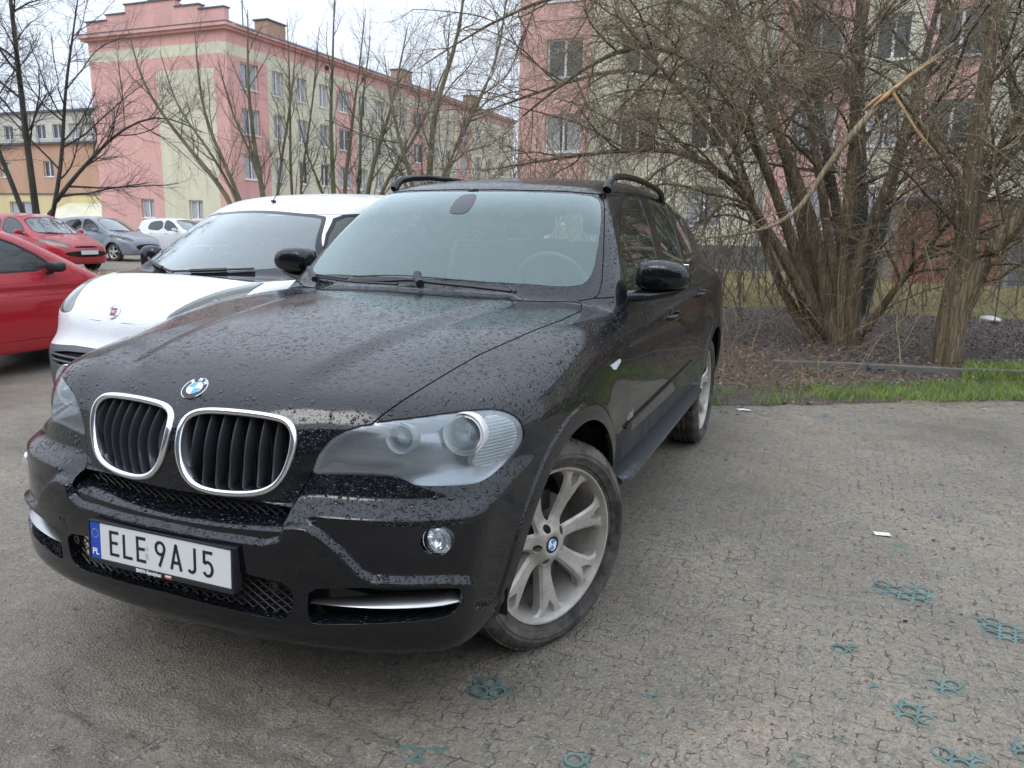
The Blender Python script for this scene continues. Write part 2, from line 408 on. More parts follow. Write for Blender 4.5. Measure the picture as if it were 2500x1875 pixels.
def hit(F, px, py, t0=.8, t1=9., guard=None):
    """first meeting of a sight line from the survey point with F=0"""
    d = CF+CR*(px-1250)/FPX-CU*(py-937.5)/FPX; t = np.linspace(t0, t1, 1500); P = CP+d*t[:, None]; v = F(P)
    k = np.argmax(v < 0)
    if v[k] >= 0: return None
    lo, hi = t[k-1], t[k]
    for _ in range(25):
        m = (lo+hi)/2
        if F((CP+d*m)[None])[0] < 0: hi = m
        else: lo = m
    return CP+d*hi
# ================================================================== THE BLACK SUV
WB, WZ, WR = 2.933, .367, .369
hc = spline([-1.0, -.90, -.84, -.80, -.747, -.68, -.6, -.45, -.3, 0, .3, .55, 1.0, 2, 3.8], [.80, .868, .915, .941, .972, 1.000, 1.024, 1.058, 1.083, 1.120, 1.147, 1.160, 1.17, 1.22, 1.26])
sz = spline([0, .2, .35, .5, .65, .8, .95, 1.05, 1.12, 1.2, 1.4], [.80, .86, .895, .922, .938, .944, .942, .930, .908, .870, .76])
oz = spline([.2, .26, .31, .37, .45, .60, .675], [.10, .055, .022, .004, 0, -.005, -.001])
hr = spline([.2, .9, 1.1, 1.3, 1.6, 2.0, 2.6, 3.2, 3.8], [1.40, 1.575, 1.617, 1.662, 1.697, 1.722, 1.722, 1.67, 1.57])
belt = lambda y: 1.115+.052*np.clip(y-.6, 0, 3)
def sp(v, k): return k*np.logaddexp(0, v/k)
def frontoff(z):
    up = 1.9*(sp(z-.689, .0025)-sp(z-.722, .005))+.012*sstep(z, .72, .80)+.012*np.clip((z-.80)/.12, 0, 3)
    return np.where(z < .675, oz(z), 0)+up
def F_tub(P):
    x = np.abs(P[:, 0]); y = P[:, 1]; z = P[:, 2]
    yf = -.885+.17*x*x+.25*x**6+frontoff(z)*(1-.0*x)-.016*gauss(x, 0, .22)*sstep(z, .70, .76)
    yn = -.862+.13*(z-.70)+.38*x*x
    bl = (1-sstep(x, .34, .50))*sstep(z, .66, .70)
    yf = yf*(1-bl)+yn*bl
    front = (yf-y)*.93
    s = sz(z)-.045*np.clip((.7-y)/1.1, 0, 2)**2-.055*np.clip((y-2.9)/.9, 0, 2)**2
    rf = np.hypot(y, z-WZ); rr = np.hypot(y-WB, z-WZ)
    s = s+.020*gauss(rf, .43, .12)*sstep(z, .25, .5)+.016*gauss(rr, .43, .16)*sstep(z, .25, .5)
    s = s-.012*gauss(z, .60, .10)*sstep(y, .5, .8)*(1-sstep(y, 2.1, 2.4))     # hollow along the doors
    s = s-.006*sstep(z, .90, 1.03)*sstep(y, .3, .9)
    side = x-s
    # bonnet: centre dome, a valley, then the wing tops
    edge = .30+.17*np.clip((y+.80)/1.3, 0, 1)
    h = hc(y)-.030*(x/.7)**2-.04*np.clip(x-.70, 0, 1)
    dome = .017*(1-sstep(x, edge-.045, edge+.05))*sstep(y, -.80, -.55)
    h = h+dome+.010*gauss(x, .70, .13)*sstep(y, -.5, .0)*(1-sstep(y, .5, .7))
    h = h-.045*sstep(x, .50, .86)*(1-sstep(y, -.40, .25))
    top = (z-h)*.95
    ts = smax(top, side, .13)
    kf = .06+.20*sstep(z, .70, .80)*sstep(x, .35, .6)
    f = smax(smax(front, side, kf), top, .11)
    f = smax(f, ts, .02)
    rear = (y-(3.90-.25*np.clip(z-.9, 0, 1)-.22*x*x-.25*x**6))
    f = smax(f, rear, .08)
    return smax(f, .30+.02*np.clip(y, 0, 1)-z, .05)
def F_top(P):
    x = np.abs(P[:, 0]); y = P[:, 1]; z = P[:, 2]
    ws = ((z-1.155)-.80*(y-.50-.36*x*x))*.77
    roof = z-(hr(y)-.115*x*x-.10*np.clip(x-.5, 0, 1))
    dz = z-1.12
    s = .873-.40*dz-.27*dz*dz-.028*np.clip(y-1.8, 0, 9)**2-.03*np.clip(1.2-y, 0, 1)
    side = x-s
    rear = y-(3.80-.62*(z-1.2))
    ws = np.maximum(ws, 1.0-z)
    f = smax(ws, roof, .09); f = smax(f, side, .085)
    return smax(f, rear, .08)
def F_suv(P): return smin(F_tub(P), F_top(P), .022)

HORN = [(250,1240),(362,1266),(434,1282),(506,1297),(651,1318),(684,1310),(693,1281),(709,1277),(735,1278),(759,1283),(784,1297),(812,1320),(839,1342),(862,1368),(886,1393),(911,1406),(995,1409),(1080,1407),(1143,1409),(1158,1420),(1161,1439),(1157,1460),(1153,1472),(1202,1463),(1232,1444),(1247,1412),(1262,1380),(1500,1380),(1500,1800),(0,1800),(0,1180)]
ARCH = [(0., WZ), (WB, WZ)]
def disp_suv(P):
    uv, z = proj(P); d = poly_sd(uv, HORN)*z/FPX
    m = (P[:, 1] < -.2) & (P[:, 2] < .75)
    r = .020*sstep(d, -.006, .012)*m*(1-sstep(P[:, 1], -.60, -.35))
    for (ay, az) in ARCH:
        rr = np.hypot(P[:, 1]-ay, P[:, 2]-az); r = r+.007*sstep(rr, .50, .49)*sstep(P[:, 2], .28, .33)*(P[:, 0] > .7)*(P[:, 1] > -.5)
    return r
def z1(*p): return [(u/2.765, 900+v/2.765) for u, v in p]
def z2(*p): return [(700+u/2.37, 950+v/2.37) for u, v in p]
def z3(*p): return [(600+u/2.458, 380+v/2.458) for u, v in p]
def z4(*p): return [(1200+u/2.073, 400+v/2.073) for u, v in p]
rows = list(np.radians(np.concatenate([np.arange(-37, 17, .26), np.arange(17, 40, .5), np.arange(40, 90.01, 1.)])))
rows[-1] = math.pi/2
SH = make_shell(F_suv, .22, 3.15, .76, 350, 170, 24, rows, disp_suv)
print('shell verts', len(SH.V))

GAP = z3((2018,888),(2010,932),(1900,985),(1750,1040),(1600,1105),(1400,1195),(1250,1280),(1100,1370),(1000,1432))+[(974,984),(940,1008),(907,1036)]
HLIN = z2((430,212),(330,245),(250,292),(180,380),(142,490))
HOOD = GAP+HLIN[0:]+[(736,1200),(712,1240),(640,1227),(579,1219),(500,1209),(434,1199),(400,1192),(100,1150),(0,800),(0,560),(783,690),(966,712),(1129,727),(1292,735),(1400,737)]
HL = rounded(z2((145,490),(160,430),(190,370),(255,290),(330,242),(425,210),(560,185),(760,162),(960,134),(1100,118),(1190,113),(1270,127),(1340,165),(1372,225),(1374,290),(1340,355),(1275,420),(1200,485),(1130,530),(1060,548),(900,556),(755,556),(725,545),(690,522),(620,500),(450,490),(290,488)), 1)
UPOPEN = [(712,1240),(706,1256),(694,1276),(684,1300),(675,1310),(651,1313),(506,1292),(434,1277),(362,1261),(100,1195),(100,1120),(400,1192),(434,1199),(500,1209),(579,1219),(640,1227)]
LOWOPEN = rounded([(714,1431),(717,1481),(705,1508),(678,1515),(542,1485),(407,1449),(100,1360),(100,1280),(434,1362),(620,1405)], 1)
SIDEOPEN = rounded(z2((122,1158),(300,1150),(700,1146),(1008,1148),(1018,1180),(1015,1225),(990,1275),(940,1315),(800,1342),(500,1362),(200,1364),(124,1352),(118,1250)), 1)
FOG = [(1064+39*math.cos(a), 1323+34.5*math.sin(a)) for a in np.linspace(0, 2*math.pi, 40)[:-1]]
WASH = rounded(z2((548,694),(556,668),(598,612),(618,604),(715,604),(725,618),(722,640),(688,690),(668,699),(560,699)), 1)
WS = z3((700,150),(790,222),(1100,208),(1500,203),(1900,212),(2140,232),(2154,300),(2153,450),(2148,600),(2138,760),(2120,830),(2100,852),(2060,862),(1990,872))+[(1400,737),(1292,735),(1129,727),(966,712),(783,690),(500,660),(500,400)]
GLASSIN = rounded(z3((300,240),(900,222),(1500,215),(1900,226),(2060,242),(2110,258),(2132,300),(2130,420),(2112,560),(2085,690),(2055,750),(2010,778),(1900,788),(1700,770),(1200,745),(600,708),(-400,660)), 1)
DLO = rounded(z4((618,728),(628,600),(638,440),(645,300),(650,200),(662,165),(690,148),(750,140),(820,150),(880,172),(915,205),(960,270),(1000,370),(1030,475),(1012,505),(970,535),(880,590),(740,660),(670,712)), 1)
W1 = z4((652,640),(650,560),(652,400),(654,260),(660,200),(676,170),(700,158),(742,152),(780,250),(812,360),(838,480),(850,560),(840,620),(740,640))
W2 = z4((783,158),(830,165),(872,183),(905,260),(940,370),(968,480),(980,530),(900,590),(890,520),(850,380),(815,260))
W3 = z4((905,205),(935,240),(965,290),(995,370),(1022,470),(1005,500),(990,515),(970,420),(940,310))
def arch(P, r=.437): return np.minimum(np.hypot(P[:, 1], P[:, 2]-WZ)-r, np.hypot(P[:, 1]-WB, P[:, 2]-WZ)-r)

g = .0022
def biggest(s):
    lab = np.arange(len(s.V))
    for _ in range(400):
        m = lab[s.T].min(1); n = lab.copy()
        for k in range(3): np.minimum.at(n, s.T[:, k], m)
        n = n[n]
        if (n == lab).all(): break
        lab = n
    u, c = np.unique(lab[s.T[:, 0]], return_counts=True); k = u[np.argmax(c)]; r = Shell(s.V, s.T[lab[s.T[:, 0]] == k], s.N); return r.compact()
car = thing('black_suv', 'large wet black SUV with twin kidney grilles parked nose-on in the foreground', 'car', (0, 0, 0))
def half(sh, name, mat, parent=car, fl=.018, mirror=True):
    s = sh.flange(fl) if fl else sh
    a = s.build(name, mat, parent); b = s.mirror().build(name, mat, parent) if mirror else None
    return a, b
def whole(sh, name, mat, parent=car, fl=.018):
    s = sh.flange(fl) if fl else sh
    return s.both().build(name, mat, parent)
# cut scalars on the base shell, panel by panel
def R(cond): return SH.sub(cond(SH.V))
front = R(lambda V: (V[:, 1] < 1.1) & (V[:, 2] < 1.24) & (V[:, 2] > .309))
d_h = front.px(HOOD); hood = front.clip(d_h-g)
KID = [(.016, .880), (.030, .908), (.075, .924), (.20, .928), (.31, .924), (.352, .912), (.376, .882), (.376, .83), (.358, .77), (.330, .733), (.28, .712), (.20, .704), (.12, .706), (.070, .722), (.034, .760), (.018, .82)]
KID = rounded(KID, 2)
hood = hood.clip(-hood.pl(KID, (0, 2)) if False else -np.where(hood.V[:, 1] < -.6, hood.pl(KID, (0, 2)), -1.))
hoodo = whole(hood, 'bonnet', M['black'], fl=.022)
rest = front.clip(-(d_h+g))
d = rest.px(HL); d = np.where(rest.V[:, 1] < .1, d, -1)
lens = rest.clip(d-g*1.3); rest = rest.clip(-(d+g))
d = rest.px(UPOPEN); rest = rest.clip(-np.where(rest.V[:, 1] < -.3, d, -1))
d = rest.px(LOWOPEN); rest = rest.clip(-np.where(rest.V[:, 1] < -.3, d, -1))
d = rest.px(SIDEOPEN); rest = rest.clip(-np.where(rest.V[:, 1] < -.3, d, -1))
d = rest.px(FOG); fog_lens = rest.clip(np.where(rest.V[:, 1] < -.3, d, -1)-.003); rest = rest.clip(-np.where(rest.V[:, 1] < -.3, d, -1))
d = rest.px(WASH); d = np.where(rest.V[:, 1] < -.3, d, -1); wash = rest.clip(d-.001); rest = rest.clip(-(d+.001))
rest = rest.clip(arch(rest.V))
# bumper | wing split
BW = [(1190,1170),(1245,1118),(1300,1150),(1360,1180),(1360,1900),(0,1900),(0,1000),(740,1100),(1000,1150)]
dB = rest.px(BW); dB = np.where(rest.V[:, 1] < -.1, dB, -1)
bump = rest.clip(dB-.0007); wing = rest.clip(-(dB+.0007))
dT = bump.px(HORN); lowtrim = bump.clip(dT+.004); upbump = bump.clip(-(dT+.0048))
ddoor = lambda V: (.548+.03*sstep(V[:, 2], 1.1, .95)+.06*sstep(V[:, 2], .98, .6))-V[:, 1]
dws = wing.px(WS); dws = np.where(wing.V[:, 2] > 1.08, dws, -1)
wing = wing.clip(-(dws))
wing = wing.clip(np.where(wing.V[:, 2] > 1.09+.0*wing.V[:, 1], 1.15-wing.V[:, 1]*0-wing.V[:, 2], ddoor(wing.V)-g)) if False else wing
# wing ends at the door and at the pillar foot
pil = lambda V: (1.128+.02*(V[:, 1]-.6)+.06*(.86-V[:, 0]))-V[:, 2]
wing = wing.clip(np.minimum(ddoor(wing.V)-g, 9)) if False else wing.clip(np.where(wing.V[:, 2] < 1.09, ddoor(wing.V)-g, np.minimum((.66-wing.V[:, 1]), 1.165-wing.V[:, 2])))
half(upbump, 'front_bumper', M['black']); half(lowtrim, 'bumper_trim', M['black'], fl=.05)
half(wing, 'front_wing', M['black'])
half(wash, 'washer_cover', M['black'])
body = R(lambda V: (V[:, 1] > .2) & (V[:, 2] > .33))
b = body.clip(arch(body.V))
dws = np.where((b.V[:, 2] > 1.08) & (b.V[:, 1] < 1.75), b.px(WS), -1)
# windscreen
wsr = R(lambda V: (V[:, 2] > 1.08) & (V[:, 1] < 1.75) & (V[:, 1] > .25)); dw = wsr.px(WS); scr = wsr.clip(dw-.003)
frit = scr.clip(-(scr.px(GLASSIN))); clear = scr.clip(scr.px(GLASSIN))
whole(clear, 'windscreen', M['windshield'], fl=0)
whole(frit.offset(-.001), 'windscreen_frame', M['black'], fl=0.01)
b = b.clip(-dws-.002)
# keep what lies behind the wing
b = b.clip(np.where(b.V[:, 2] < 1.09, -(ddoor(b.V)+g), np.maximum(b.V[:, 1]-.663, b.V[:, 2]-1.167)))
side = (b.V[:, 0] > .45)
dD = np.where((b.V[:, 1] > .5) & (b.V[:, 2] > 1.0) & (b.V[:, 0] > .5), b.px(DLO), -1)
dlo = b.clip(dD-.001); b = b.clip(-dD)
wins = []
fr = dlo
for k, wp in enumerate((W1, W2, W3)):
    q = biggest(dlo.clip(dlo.px(rounded(wp, 1))))
    half(q.offset(-.004), 'side_window', M['sideglass'], fl=0)
    fr = fr.clip(-fr.px(rounded(wp, 1)))
half(fr.offset(-.001), 'window_frame', M['blackdry'], fl=.006)
# doors
def sdoor(V, a, bb): return np.minimum(V[:, 1]-a(V[:, 2]), bb(V[:, 2])-V[:, 1])
yA = lambda z: .548+.03*sstep(z, 1.1, .95)+.06*sstep(z, .98, .6)
yB = lambda z: 1.62-.02*sstep(z, .9, .5)+.05*sstep(z, 1.1, 1.6)
yC = lambda z: np.where(z < 1.0, 2.40+.22*sstep(z, .5, .85), 2.62-.0*z)
zt = lambda V: belt(V[:, 1])+.035-V[:, 2]
low = lambda V: V[:, 2]-.40
bd = b
dm = lambda V: np.minimum(np.minimum(zt(V), low(V)), V[:, 0]-.5)
door1 = bd.clip(np.minimum(dm(bd.V), sdoor(bd.V, yA, yB))-g); door2 = bd.clip(np.minimum(dm(bd.V), sdoor(bd.V, yB, yC))-g)
sill = bd.clip(np.minimum(np.minimum(.40-bd.V[:, 2], bd.V[:, 0]-.4), sdoor(bd.V, yA, yC))-g)
dr1 = half(door1, 'front_door', M['black']); dr2 = half(door2, 'rear_door', M['black'])
half(sill, 'sill_panel', M['plastic'])
V = bd.V
inside = np.maximum(np.minimum(dm(V), sdoor(V, yA, yC)), np.minimum(np.minimum(.40-V[:, 2], V[:, 0]-.4), sdoor(V, yA, yC)))
rem = bd.clip(-(inside+g))
roofd = lambda V: np.minimum(np.minimum(V[:, 2]-1.52, .585-V[:, 0]), 3.45-V[:, 1])
roof = rem.clip(roofd(rem.V)-.002); rem2 = rem.clip(-(roofd(rem.V)+.002))
rw = np.where(rem2.V[:, 1] > 3.35, rem2.pl([(-1, 1.24), (.60, 1.24), (.52, 1.56), (-1, 1.58)], (0, 2)), -1); rgl = rem2.clip(rw-.002); rem2 = rem2.clip(-(rw+.002)); whole(rgl, 'rear_window', M['sideglass'], fl=0)
whole(roof, 'roof', M['black']); half(rem2, 'body_side', M['black'])
# headlamp lens is cut last, units behind it follow
half(lens.offset(-.002), 'headlamp_lens', M['lens'], fl=0)
# ------------------------------------------------------------------ SUV: front details
def ys(x, z, F=F_suv, lo=-1.3, hi=.1):
    """front skin: y of the surface seen from straight ahead at (x, z)"""
    x = np.atleast_1d(np.asarray(x, float)); z = np.broadcast_to(np.asarray(z, float), x.shape)
    a = np.full(x.shape, lo); b = np.full(x.shape, hi)
    for _ in range(24):
        m = (a+b)/2; g_ = F(np.stack([x, m, z], 1)) < 0; b = np.where(g_, m, b); a = np.where(g_, a, m)
    return b
def sweep(mb, pts, prof, closed=True, normal=(0, -1, 0), n_fn=None):
    """profile (inward, outward) swept along a ring of points; outward = normal"""
    pts = [Vector(p) for p in pts]; nn = len(pts); k = len(prof); b = len(mb.v)
    for i, p in enumerate(pts):
        t = (pts[(i+1) % nn]-pts[i-1]).normalized() if closed else (pts[min(i+1, nn-1)]-pts[max(i-1, 0)]).normalized()
        N_ = Vector(n_fn(p)) if n_fn else Vector(normal); N_ = (N_-t*N_.dot(t)).normalized(); I_ = N_.cross(t).normalized()
        for a, c in prof: mb.v.append(tuple(p+I_*a+N_*c))
    for i in range(nn if closed else nn-1):
        j = (i+1) % nn
        for q in range(k-1): mb.f.append((b+i*k+q, b+j*k+q, b+j*k+q+1, b+i*k+q+1)); mb.mi.append(mb.m)
    return mb
def mirror_obj(o, parent=None):
    """mirrored twin (across x=0) with its own mesh"""
    me = o.data.copy(); me.transform(Matrix.Scale(-1, 4, (1, 0, 0))); me.flip_normals()
    c = bpy.data.objects.new(o.name, me); COL.objects.link(c); c.parent = parent or o.parent
    return c
def resample(pts, n, closed=True):
    P = np.array(pts, float); Q = np.concatenate([P, P[:1]]) if closed else P
    L = np.concatenate([[0], np.cumsum(np.linalg.norm(np.diff(Q, axis=0), axis=1))]); t = np.linspace(0, L[-1], n+(1 if closed else 0))
    r = np.stack([np.interp(t, L, Q[:, k]) for k in range(Q.shape[1])], 1); return r[:-1] if closed else r
kp = resample(KID, 90); ky = ys(kp[:, 0], kp[:, 1])
ring = [(kp[i, 0], ky[i]-.001, kp[i, 1]) for i in range(90)]
cen = np.array(ring).mean(0)
mbk = MB(); sgn = 1
t0 = Vector(ring[1])-Vector(ring[0]); I0 = Vector((0, -1, 0)).cross(t0); sgn = 1 if I0.dot(Vector(cen)-Vector(ring[0])) > 0 else -1
sweep(mbk, ring, [(sgn*a, c) for a, c in ((-.005, -.006), (-.005, .004), (-.001, .0085), (.006, .0095), (.012, .007), (.0145, .001), (.017, -.035))])
fr_ = mbk.build('grille_frame', M['chrome'], car, smooth=True, angle=60); mirror_obj(fr_)
M['blade'] = simple('satin_grille_blade', (.035, .037, .042), .28)
for k in range(8):
    x0 = .050+k*.0425+.008
    poly = np.array(KID)
    # the blade's ends follow the frame
    zz = np.linspace(.70, .94, 97); d = poly_sd(np.stack([np.full(97, x0), zz], 1), poly); ok = zz[d > .008]
    if len(ok) < 5: continue
    zb, zt_ = ok[0], ok[-1]; Z = np.linspace(zb, zt_, 12); tt = (Z-zb)/(zt_-zb)
    yb = ys(np.full(12, x0), Z)+.018-.010*np.sin(tt*math.pi); xb = x0+.010*np.sin(tt*math.pi)-.006
    mb = MB()
    for i in range(12):
        for (dx, dy) in ((-.0025, .050), (-.0032, .004), (0, 0), (.0032, .004), (.0025, .050)):
            mb.v.append((xb[i]+dx-dy*.12, yb[i]+dy, Z[i]))
    for i in range(11):
        for q in range(4): mb.f.append((i*5+q, i*5+q+1, (i+1)*5+q+1, (i+1)*5+q)); mb.mi.append(0)
    o = mb.build('grille_blade', M['blade'], car, smooth=True, angle=50); mirror_obj(o)
# radiator behind the grilles
mb = MB().box(-.40, .40, -.70, -.66, .36, .93); mb.build('radiator', M['dark'], car)
mb = MB()
for k in range(62): mb.box(-.39+k*.0127, -.388+k*.0127, -.705, -.70, .50, .92)
mb.build('radiator_fins', M['plastic'], car)['kind'] = 'stuff'
# closing sheets behind the gaps
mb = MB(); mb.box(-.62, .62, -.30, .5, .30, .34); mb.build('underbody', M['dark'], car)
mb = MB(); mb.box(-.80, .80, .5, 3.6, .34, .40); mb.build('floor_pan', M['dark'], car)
SI = make_shell(F_suv, .22, .75, .76, 70, 14, 1, list(np.radians(np.linspace(-37, 60, 60)))); inner = SI.sub((SI.V[:, 1] < .7) & (SI.V[:, 2] < 1.3)); inner = inner.offset(-.045)
inner = inner.clip(arch(inner.V, .47)); uvq = inner.px(HL); q_ = np.where(inner.V[:, 1] < .1, uvq, -1); inner = inner.clip(-(q_+.02))
q_ = np.where(inner.V[:, 1] < -.4, inner.pl(KID, (0, 2)), -1); inner = inner.clip(-(q_+.03))
q_ = np.where(inner.V[:, 1] < -.4, inner.px(UPOPEN), -1); inner = inner.clip(-(q_+.03)); q_ = np.where(inner.V[:, 1] < -.4, inner.px(LOWOPEN), -1); inner = inner.clip(-(q_+.03))
q_ = np.where(inner.V[:, 1] < -.4, inner.px(SIDEOPEN), -1); inner = inner.clip(-(q_+.03)); q_ = np.where(inner.V[:, 1] < -.4, inner.px(FOG), -1); inner = inner.clip(-(q_+.01))
inner = inner.clip(.92-inner.V[:, 2]); inner = inner.clip(inner.V[:, 2]-.37); inner = inner.clip(.45-inner.V[:, 1])
inner.T = inner.T[::4] if False else inner.T
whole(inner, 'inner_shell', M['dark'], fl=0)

# shelf of the bumper under the bonnet nose, with its mesh
xs = np.linspace(-.42, .42, 43); zf = .628+.016*(np.abs(xs)/.4)**2
yf_ = ys(xs, .60)-.014
mb = MB()
for i, x in enumerate(xs):
    mb.v += [(x, yf_[i]+.012, zf[i]-.03), (x, yf_[i]+.014, zf[i]-.006), (x, yf_[i]+.026, zf[i]+.002), (x, yf_[i]+.060, zf[i]+.012), (x, yf_[i]+.095, zf[i]+.014), (x, yf_[i]+.13, zf[i]+.004)]
for i in range(42):
    for q in range(5): mb.f.append((i*6+q, (i+1)*6+q, (i+1)*6+q+1, i*6+q+1)); mb.mi.append(0)
mb.build('bumper_shelf', M['black'], car, smooth=True)
def lattice(name, x0, x1, z0f, z1f, yf, dx, h, r, mat, clipx=None):
    """expanded-metal mesh: two families of slanting bars on a curved sheet"""
    mb = MB(); x = x0-1.0
    while x < x1+1.0:
        for s_ in (-1, 1):
            pts = []
            for t in np.linspace(-1, 1, 25):
                xx = x+s_*t*h; zz_ = t*.12+.5*(z0f(0)+z1f(0))
                if x0 < xx < x1 and z0f(xx) < zz_ < z1f(xx): pts.append((xx, float(yf(xx, zz_)), zz_))
            if len(pts) > 1: mb.tube(pts, r, 4, cap=False)
        x += dx
    o = mb.build(name, mat, car); return o
yup = lambda x, z: np.interp(x, xs, yf_)+.088-.25*(z-.64)
lattice('upper_mesh', -.43, .43, lambda x: .634+.10*x*x, lambda x: .700, yup, .034, .12*1.35, .0022, M['plastic'])
xs2 = np.linspace(-.5, .5, 51); yl = ys(xs2, .40)+.015
lattice('lower_mesh', -.42, .42, lambda x: .345, lambda x: .49, lambda x, z: np.interp(x, xs2, yl), .036, .12*1.5, .0024, M['plastic'])
mb = MB().box(-.44, .44, -.76, -.74, .33, .52); mb.build('mesh_backing', M['dark'], car)
mb = MB().box(-.44, .44, -.735, -.72, .60, .72); mb.build('mesh_backing', M['dark'], car)

# side intakes: back wall and silver blade
def bowl(outline, name, depth, mat, guard=-.3):
    q = SH.sub((SH.V[:, 1] < guard) & (SH.V[:, 2] < .75)); q = q.clip(q.px(outline)+.006); q = Shell(q.V+np.array([0, depth, 0]), q.T, q.N)
    return half(q, name, mat, fl=0)
bowl(SIDEOPEN, 'intake_back', .07, M['blackdry'])
tip = hit(F_suv, 765, 1466); end = hit(F_suv, 1126, 1462)
P_ = [tip+(end-tip)*t for t in np.linspace(0, 1, 14)]
mb = MB()
for i, p in enumerate(P_):
    t = i/13; yy = float(ys([p[0]], [p[2]])[0])-.012; p = np.array([p[0], yy, p[2]]); hgt = .003+.013*min(1, t*1.6); dpt = .014+.04*min(1, t*2)
    mb.v += [tuple(p+np.array(q)) for q in ((0, .004, -hgt*.5), (0, -.004, -hgt*.1), (0, 0, hgt*.25), (0, dpt, hgt*1.25), (0, dpt, -hgt*.4))]
for i in range(13):
    for q in range(5): mb.f.append((i*5+q, i*5+(q+1) % 5, (i+1)*5+(q+1) % 5, (i+1)*5+q)); mb.mi.append(0)
mb.f += [(0, 1, 2, 3, 4), (69, 68, 67, 66, 65)]; mb.mi += [0, 0]
o = mb.build('intake_blade', M['satin'], car, smooth=True, angle=50); mirror_obj(o)

# aimed frame for round things: z axis of the frame = outward direction
def frame(p, d, roll=0): 
    z_ = Vector(d).normalized(); x_ = Vector((0, 0, 1)).cross(z_).normalized(); y_ = z_.cross(x_)
    return Matrix.Translation(Vector(p)) @ Matrix((x_, y_, z_)).transposed().to_4x4() @ Matrix.Rotation(roll, 4, 'Z')
def nrm(F, p, e=2e-3):
    g_ = np.array([F((p+np.eye(3)[k]*e)[None])[0]-F((p-np.eye(3)[k]*e)[None])[0] for k in range(3)]); return g_/np.linalg.norm(g_)
fp = hit(F_suv, 1064, 1323)
fd = np.array([.12, -1, .03]); FM = frame(fp+np.array([0, .006, 0]), fd)
mb = MB().lathe([(.0445, -.03), (.0435, -.004), (.042, -.002), (.040, -.005)], 48, FM); o = mb.build('fog_lamp_bezel', M['blackdry'], car, smooth=True); mirror_obj(o)
mb = MB().lathe([(.040, .0), (.038, -.008), (.030, -.025), (.012, -.036), (.001, -.037)], 40, FM)
for a in range(10):
    an = a*math.pi/5; q = FM @ Matrix.Rotation(an, 4, 'Z'); mb.add([q @ Vector(v) for v in ((.012, -.001, -.034), (.036, -.001, -.010), (.036, .001, -.010), (.012, .001, -.034))], [(0, 1, 2, 3)])
o = mb.build('fog_lamp_reflector', M['chrome'], car, smooth=True); mirror_obj(o)
mb = MB().lathe([(.0001, .011), (.015, .010), (.028, .0065), (.036, .002), (.0405, -.003)], 40, FM); o = mb.build('fog_lamp_lens', M['lens'], car, smooth=True); mirror_obj(o)
mb = MB()
for s0, s1 in ((-.030, .030),):
    mb.tube([FM @ Vector((.012*math.cos(a)+.0, .026*math.sin(a), -.006)) for a in np.linspace(0, 2*math.pi, 20)], .0016, 6, cap=False)
o = mb.build('fog_lamp_ring', M['chrome'], car, smooth=True); mirror_obj(o)
# recessed pocket lip under the fog lamp
# parking sensors
for px_, py_ in ((1167, 1492), (724, 1396), (670, 1432)):
    p = hit(lambda Q: F_suv(Q)-.018, px_, py_)
    if p is None or p[0] < .05: continue
    FMs = frame(p, nrm(F_suv, p)); mb = MB().lathe([(.0001, .0), (.0085, -.001), (.0095, -.003), (.0105, .0025), (.0135, .002), (.0145, -.003)], 24, FMs)
    o = mb.build('parking_sensor', M['blackdry'], car, smooth=True); mirror_obj(o)

# headlamps
hs = R(lambda V: (V[:, 1] < .15) & (V[:, 2] > .6) & (V[:, 2] < 1.1)); hh = hs.clip(hs.px(HL)+.002)
# housing: bowl behind the lens
N0 = hh.N.copy(); dd = hh.px(HL); dep = .006+.075*sstep(dd, 0, .022)
hb = Shell(hh.V-hh.N*dep[:, None], hh.T, hh.N)
m_h, n_h, b_h = material('lamp_housing', (.36, .38, .40), .24, .7); M['housing'] = m_h
bb = half(hb, 'headlamp_housing', M['housing'], fl=0)
for o in bb:
    o.data.shade_flat() if False else None
IND = z2((1085, 448),(1120,380),(1160,290),(1175,220),(1160,150),(1190,128),(1260,138),(1330,172),(1358,228),(1360,286),(1330,345),(1265,405),(1200,440))
m_i, n_i, b_i = material('indicator_reflector', (.90, .91, .92), .2, .45)
t_ = n_i.new('ShaderNodeTexCoord').outputs['Object']; wv = n_i.new('ShaderNodeTexWave', {'Scale': 34., 'Distortion': .4}, bands_direction='Z'); n_i.l.new(t_, wv.inputs[0])
bpi = n_i.new('ShaderNodeBump', {'Distance': .003, 'Height': wv.outputs[1]}); n_i.l.new(bpi.outputs[0], b_i.inputs['Normal'])
qi = hh.clip(hh.px(rounded(IND, 1))); qi = Shell(qi.V-qi.N*.018, qi.T, qi.N); half(qi, 'indicator', m_i, fl=.03)
M['lampglass'] = glass('projector_glass', (.75, .8, .82), .12, (.5, .55, .6), wet=False)
M['ringchrome'] = simple('bright_ring', (.82, .84, .86), .22, .35)
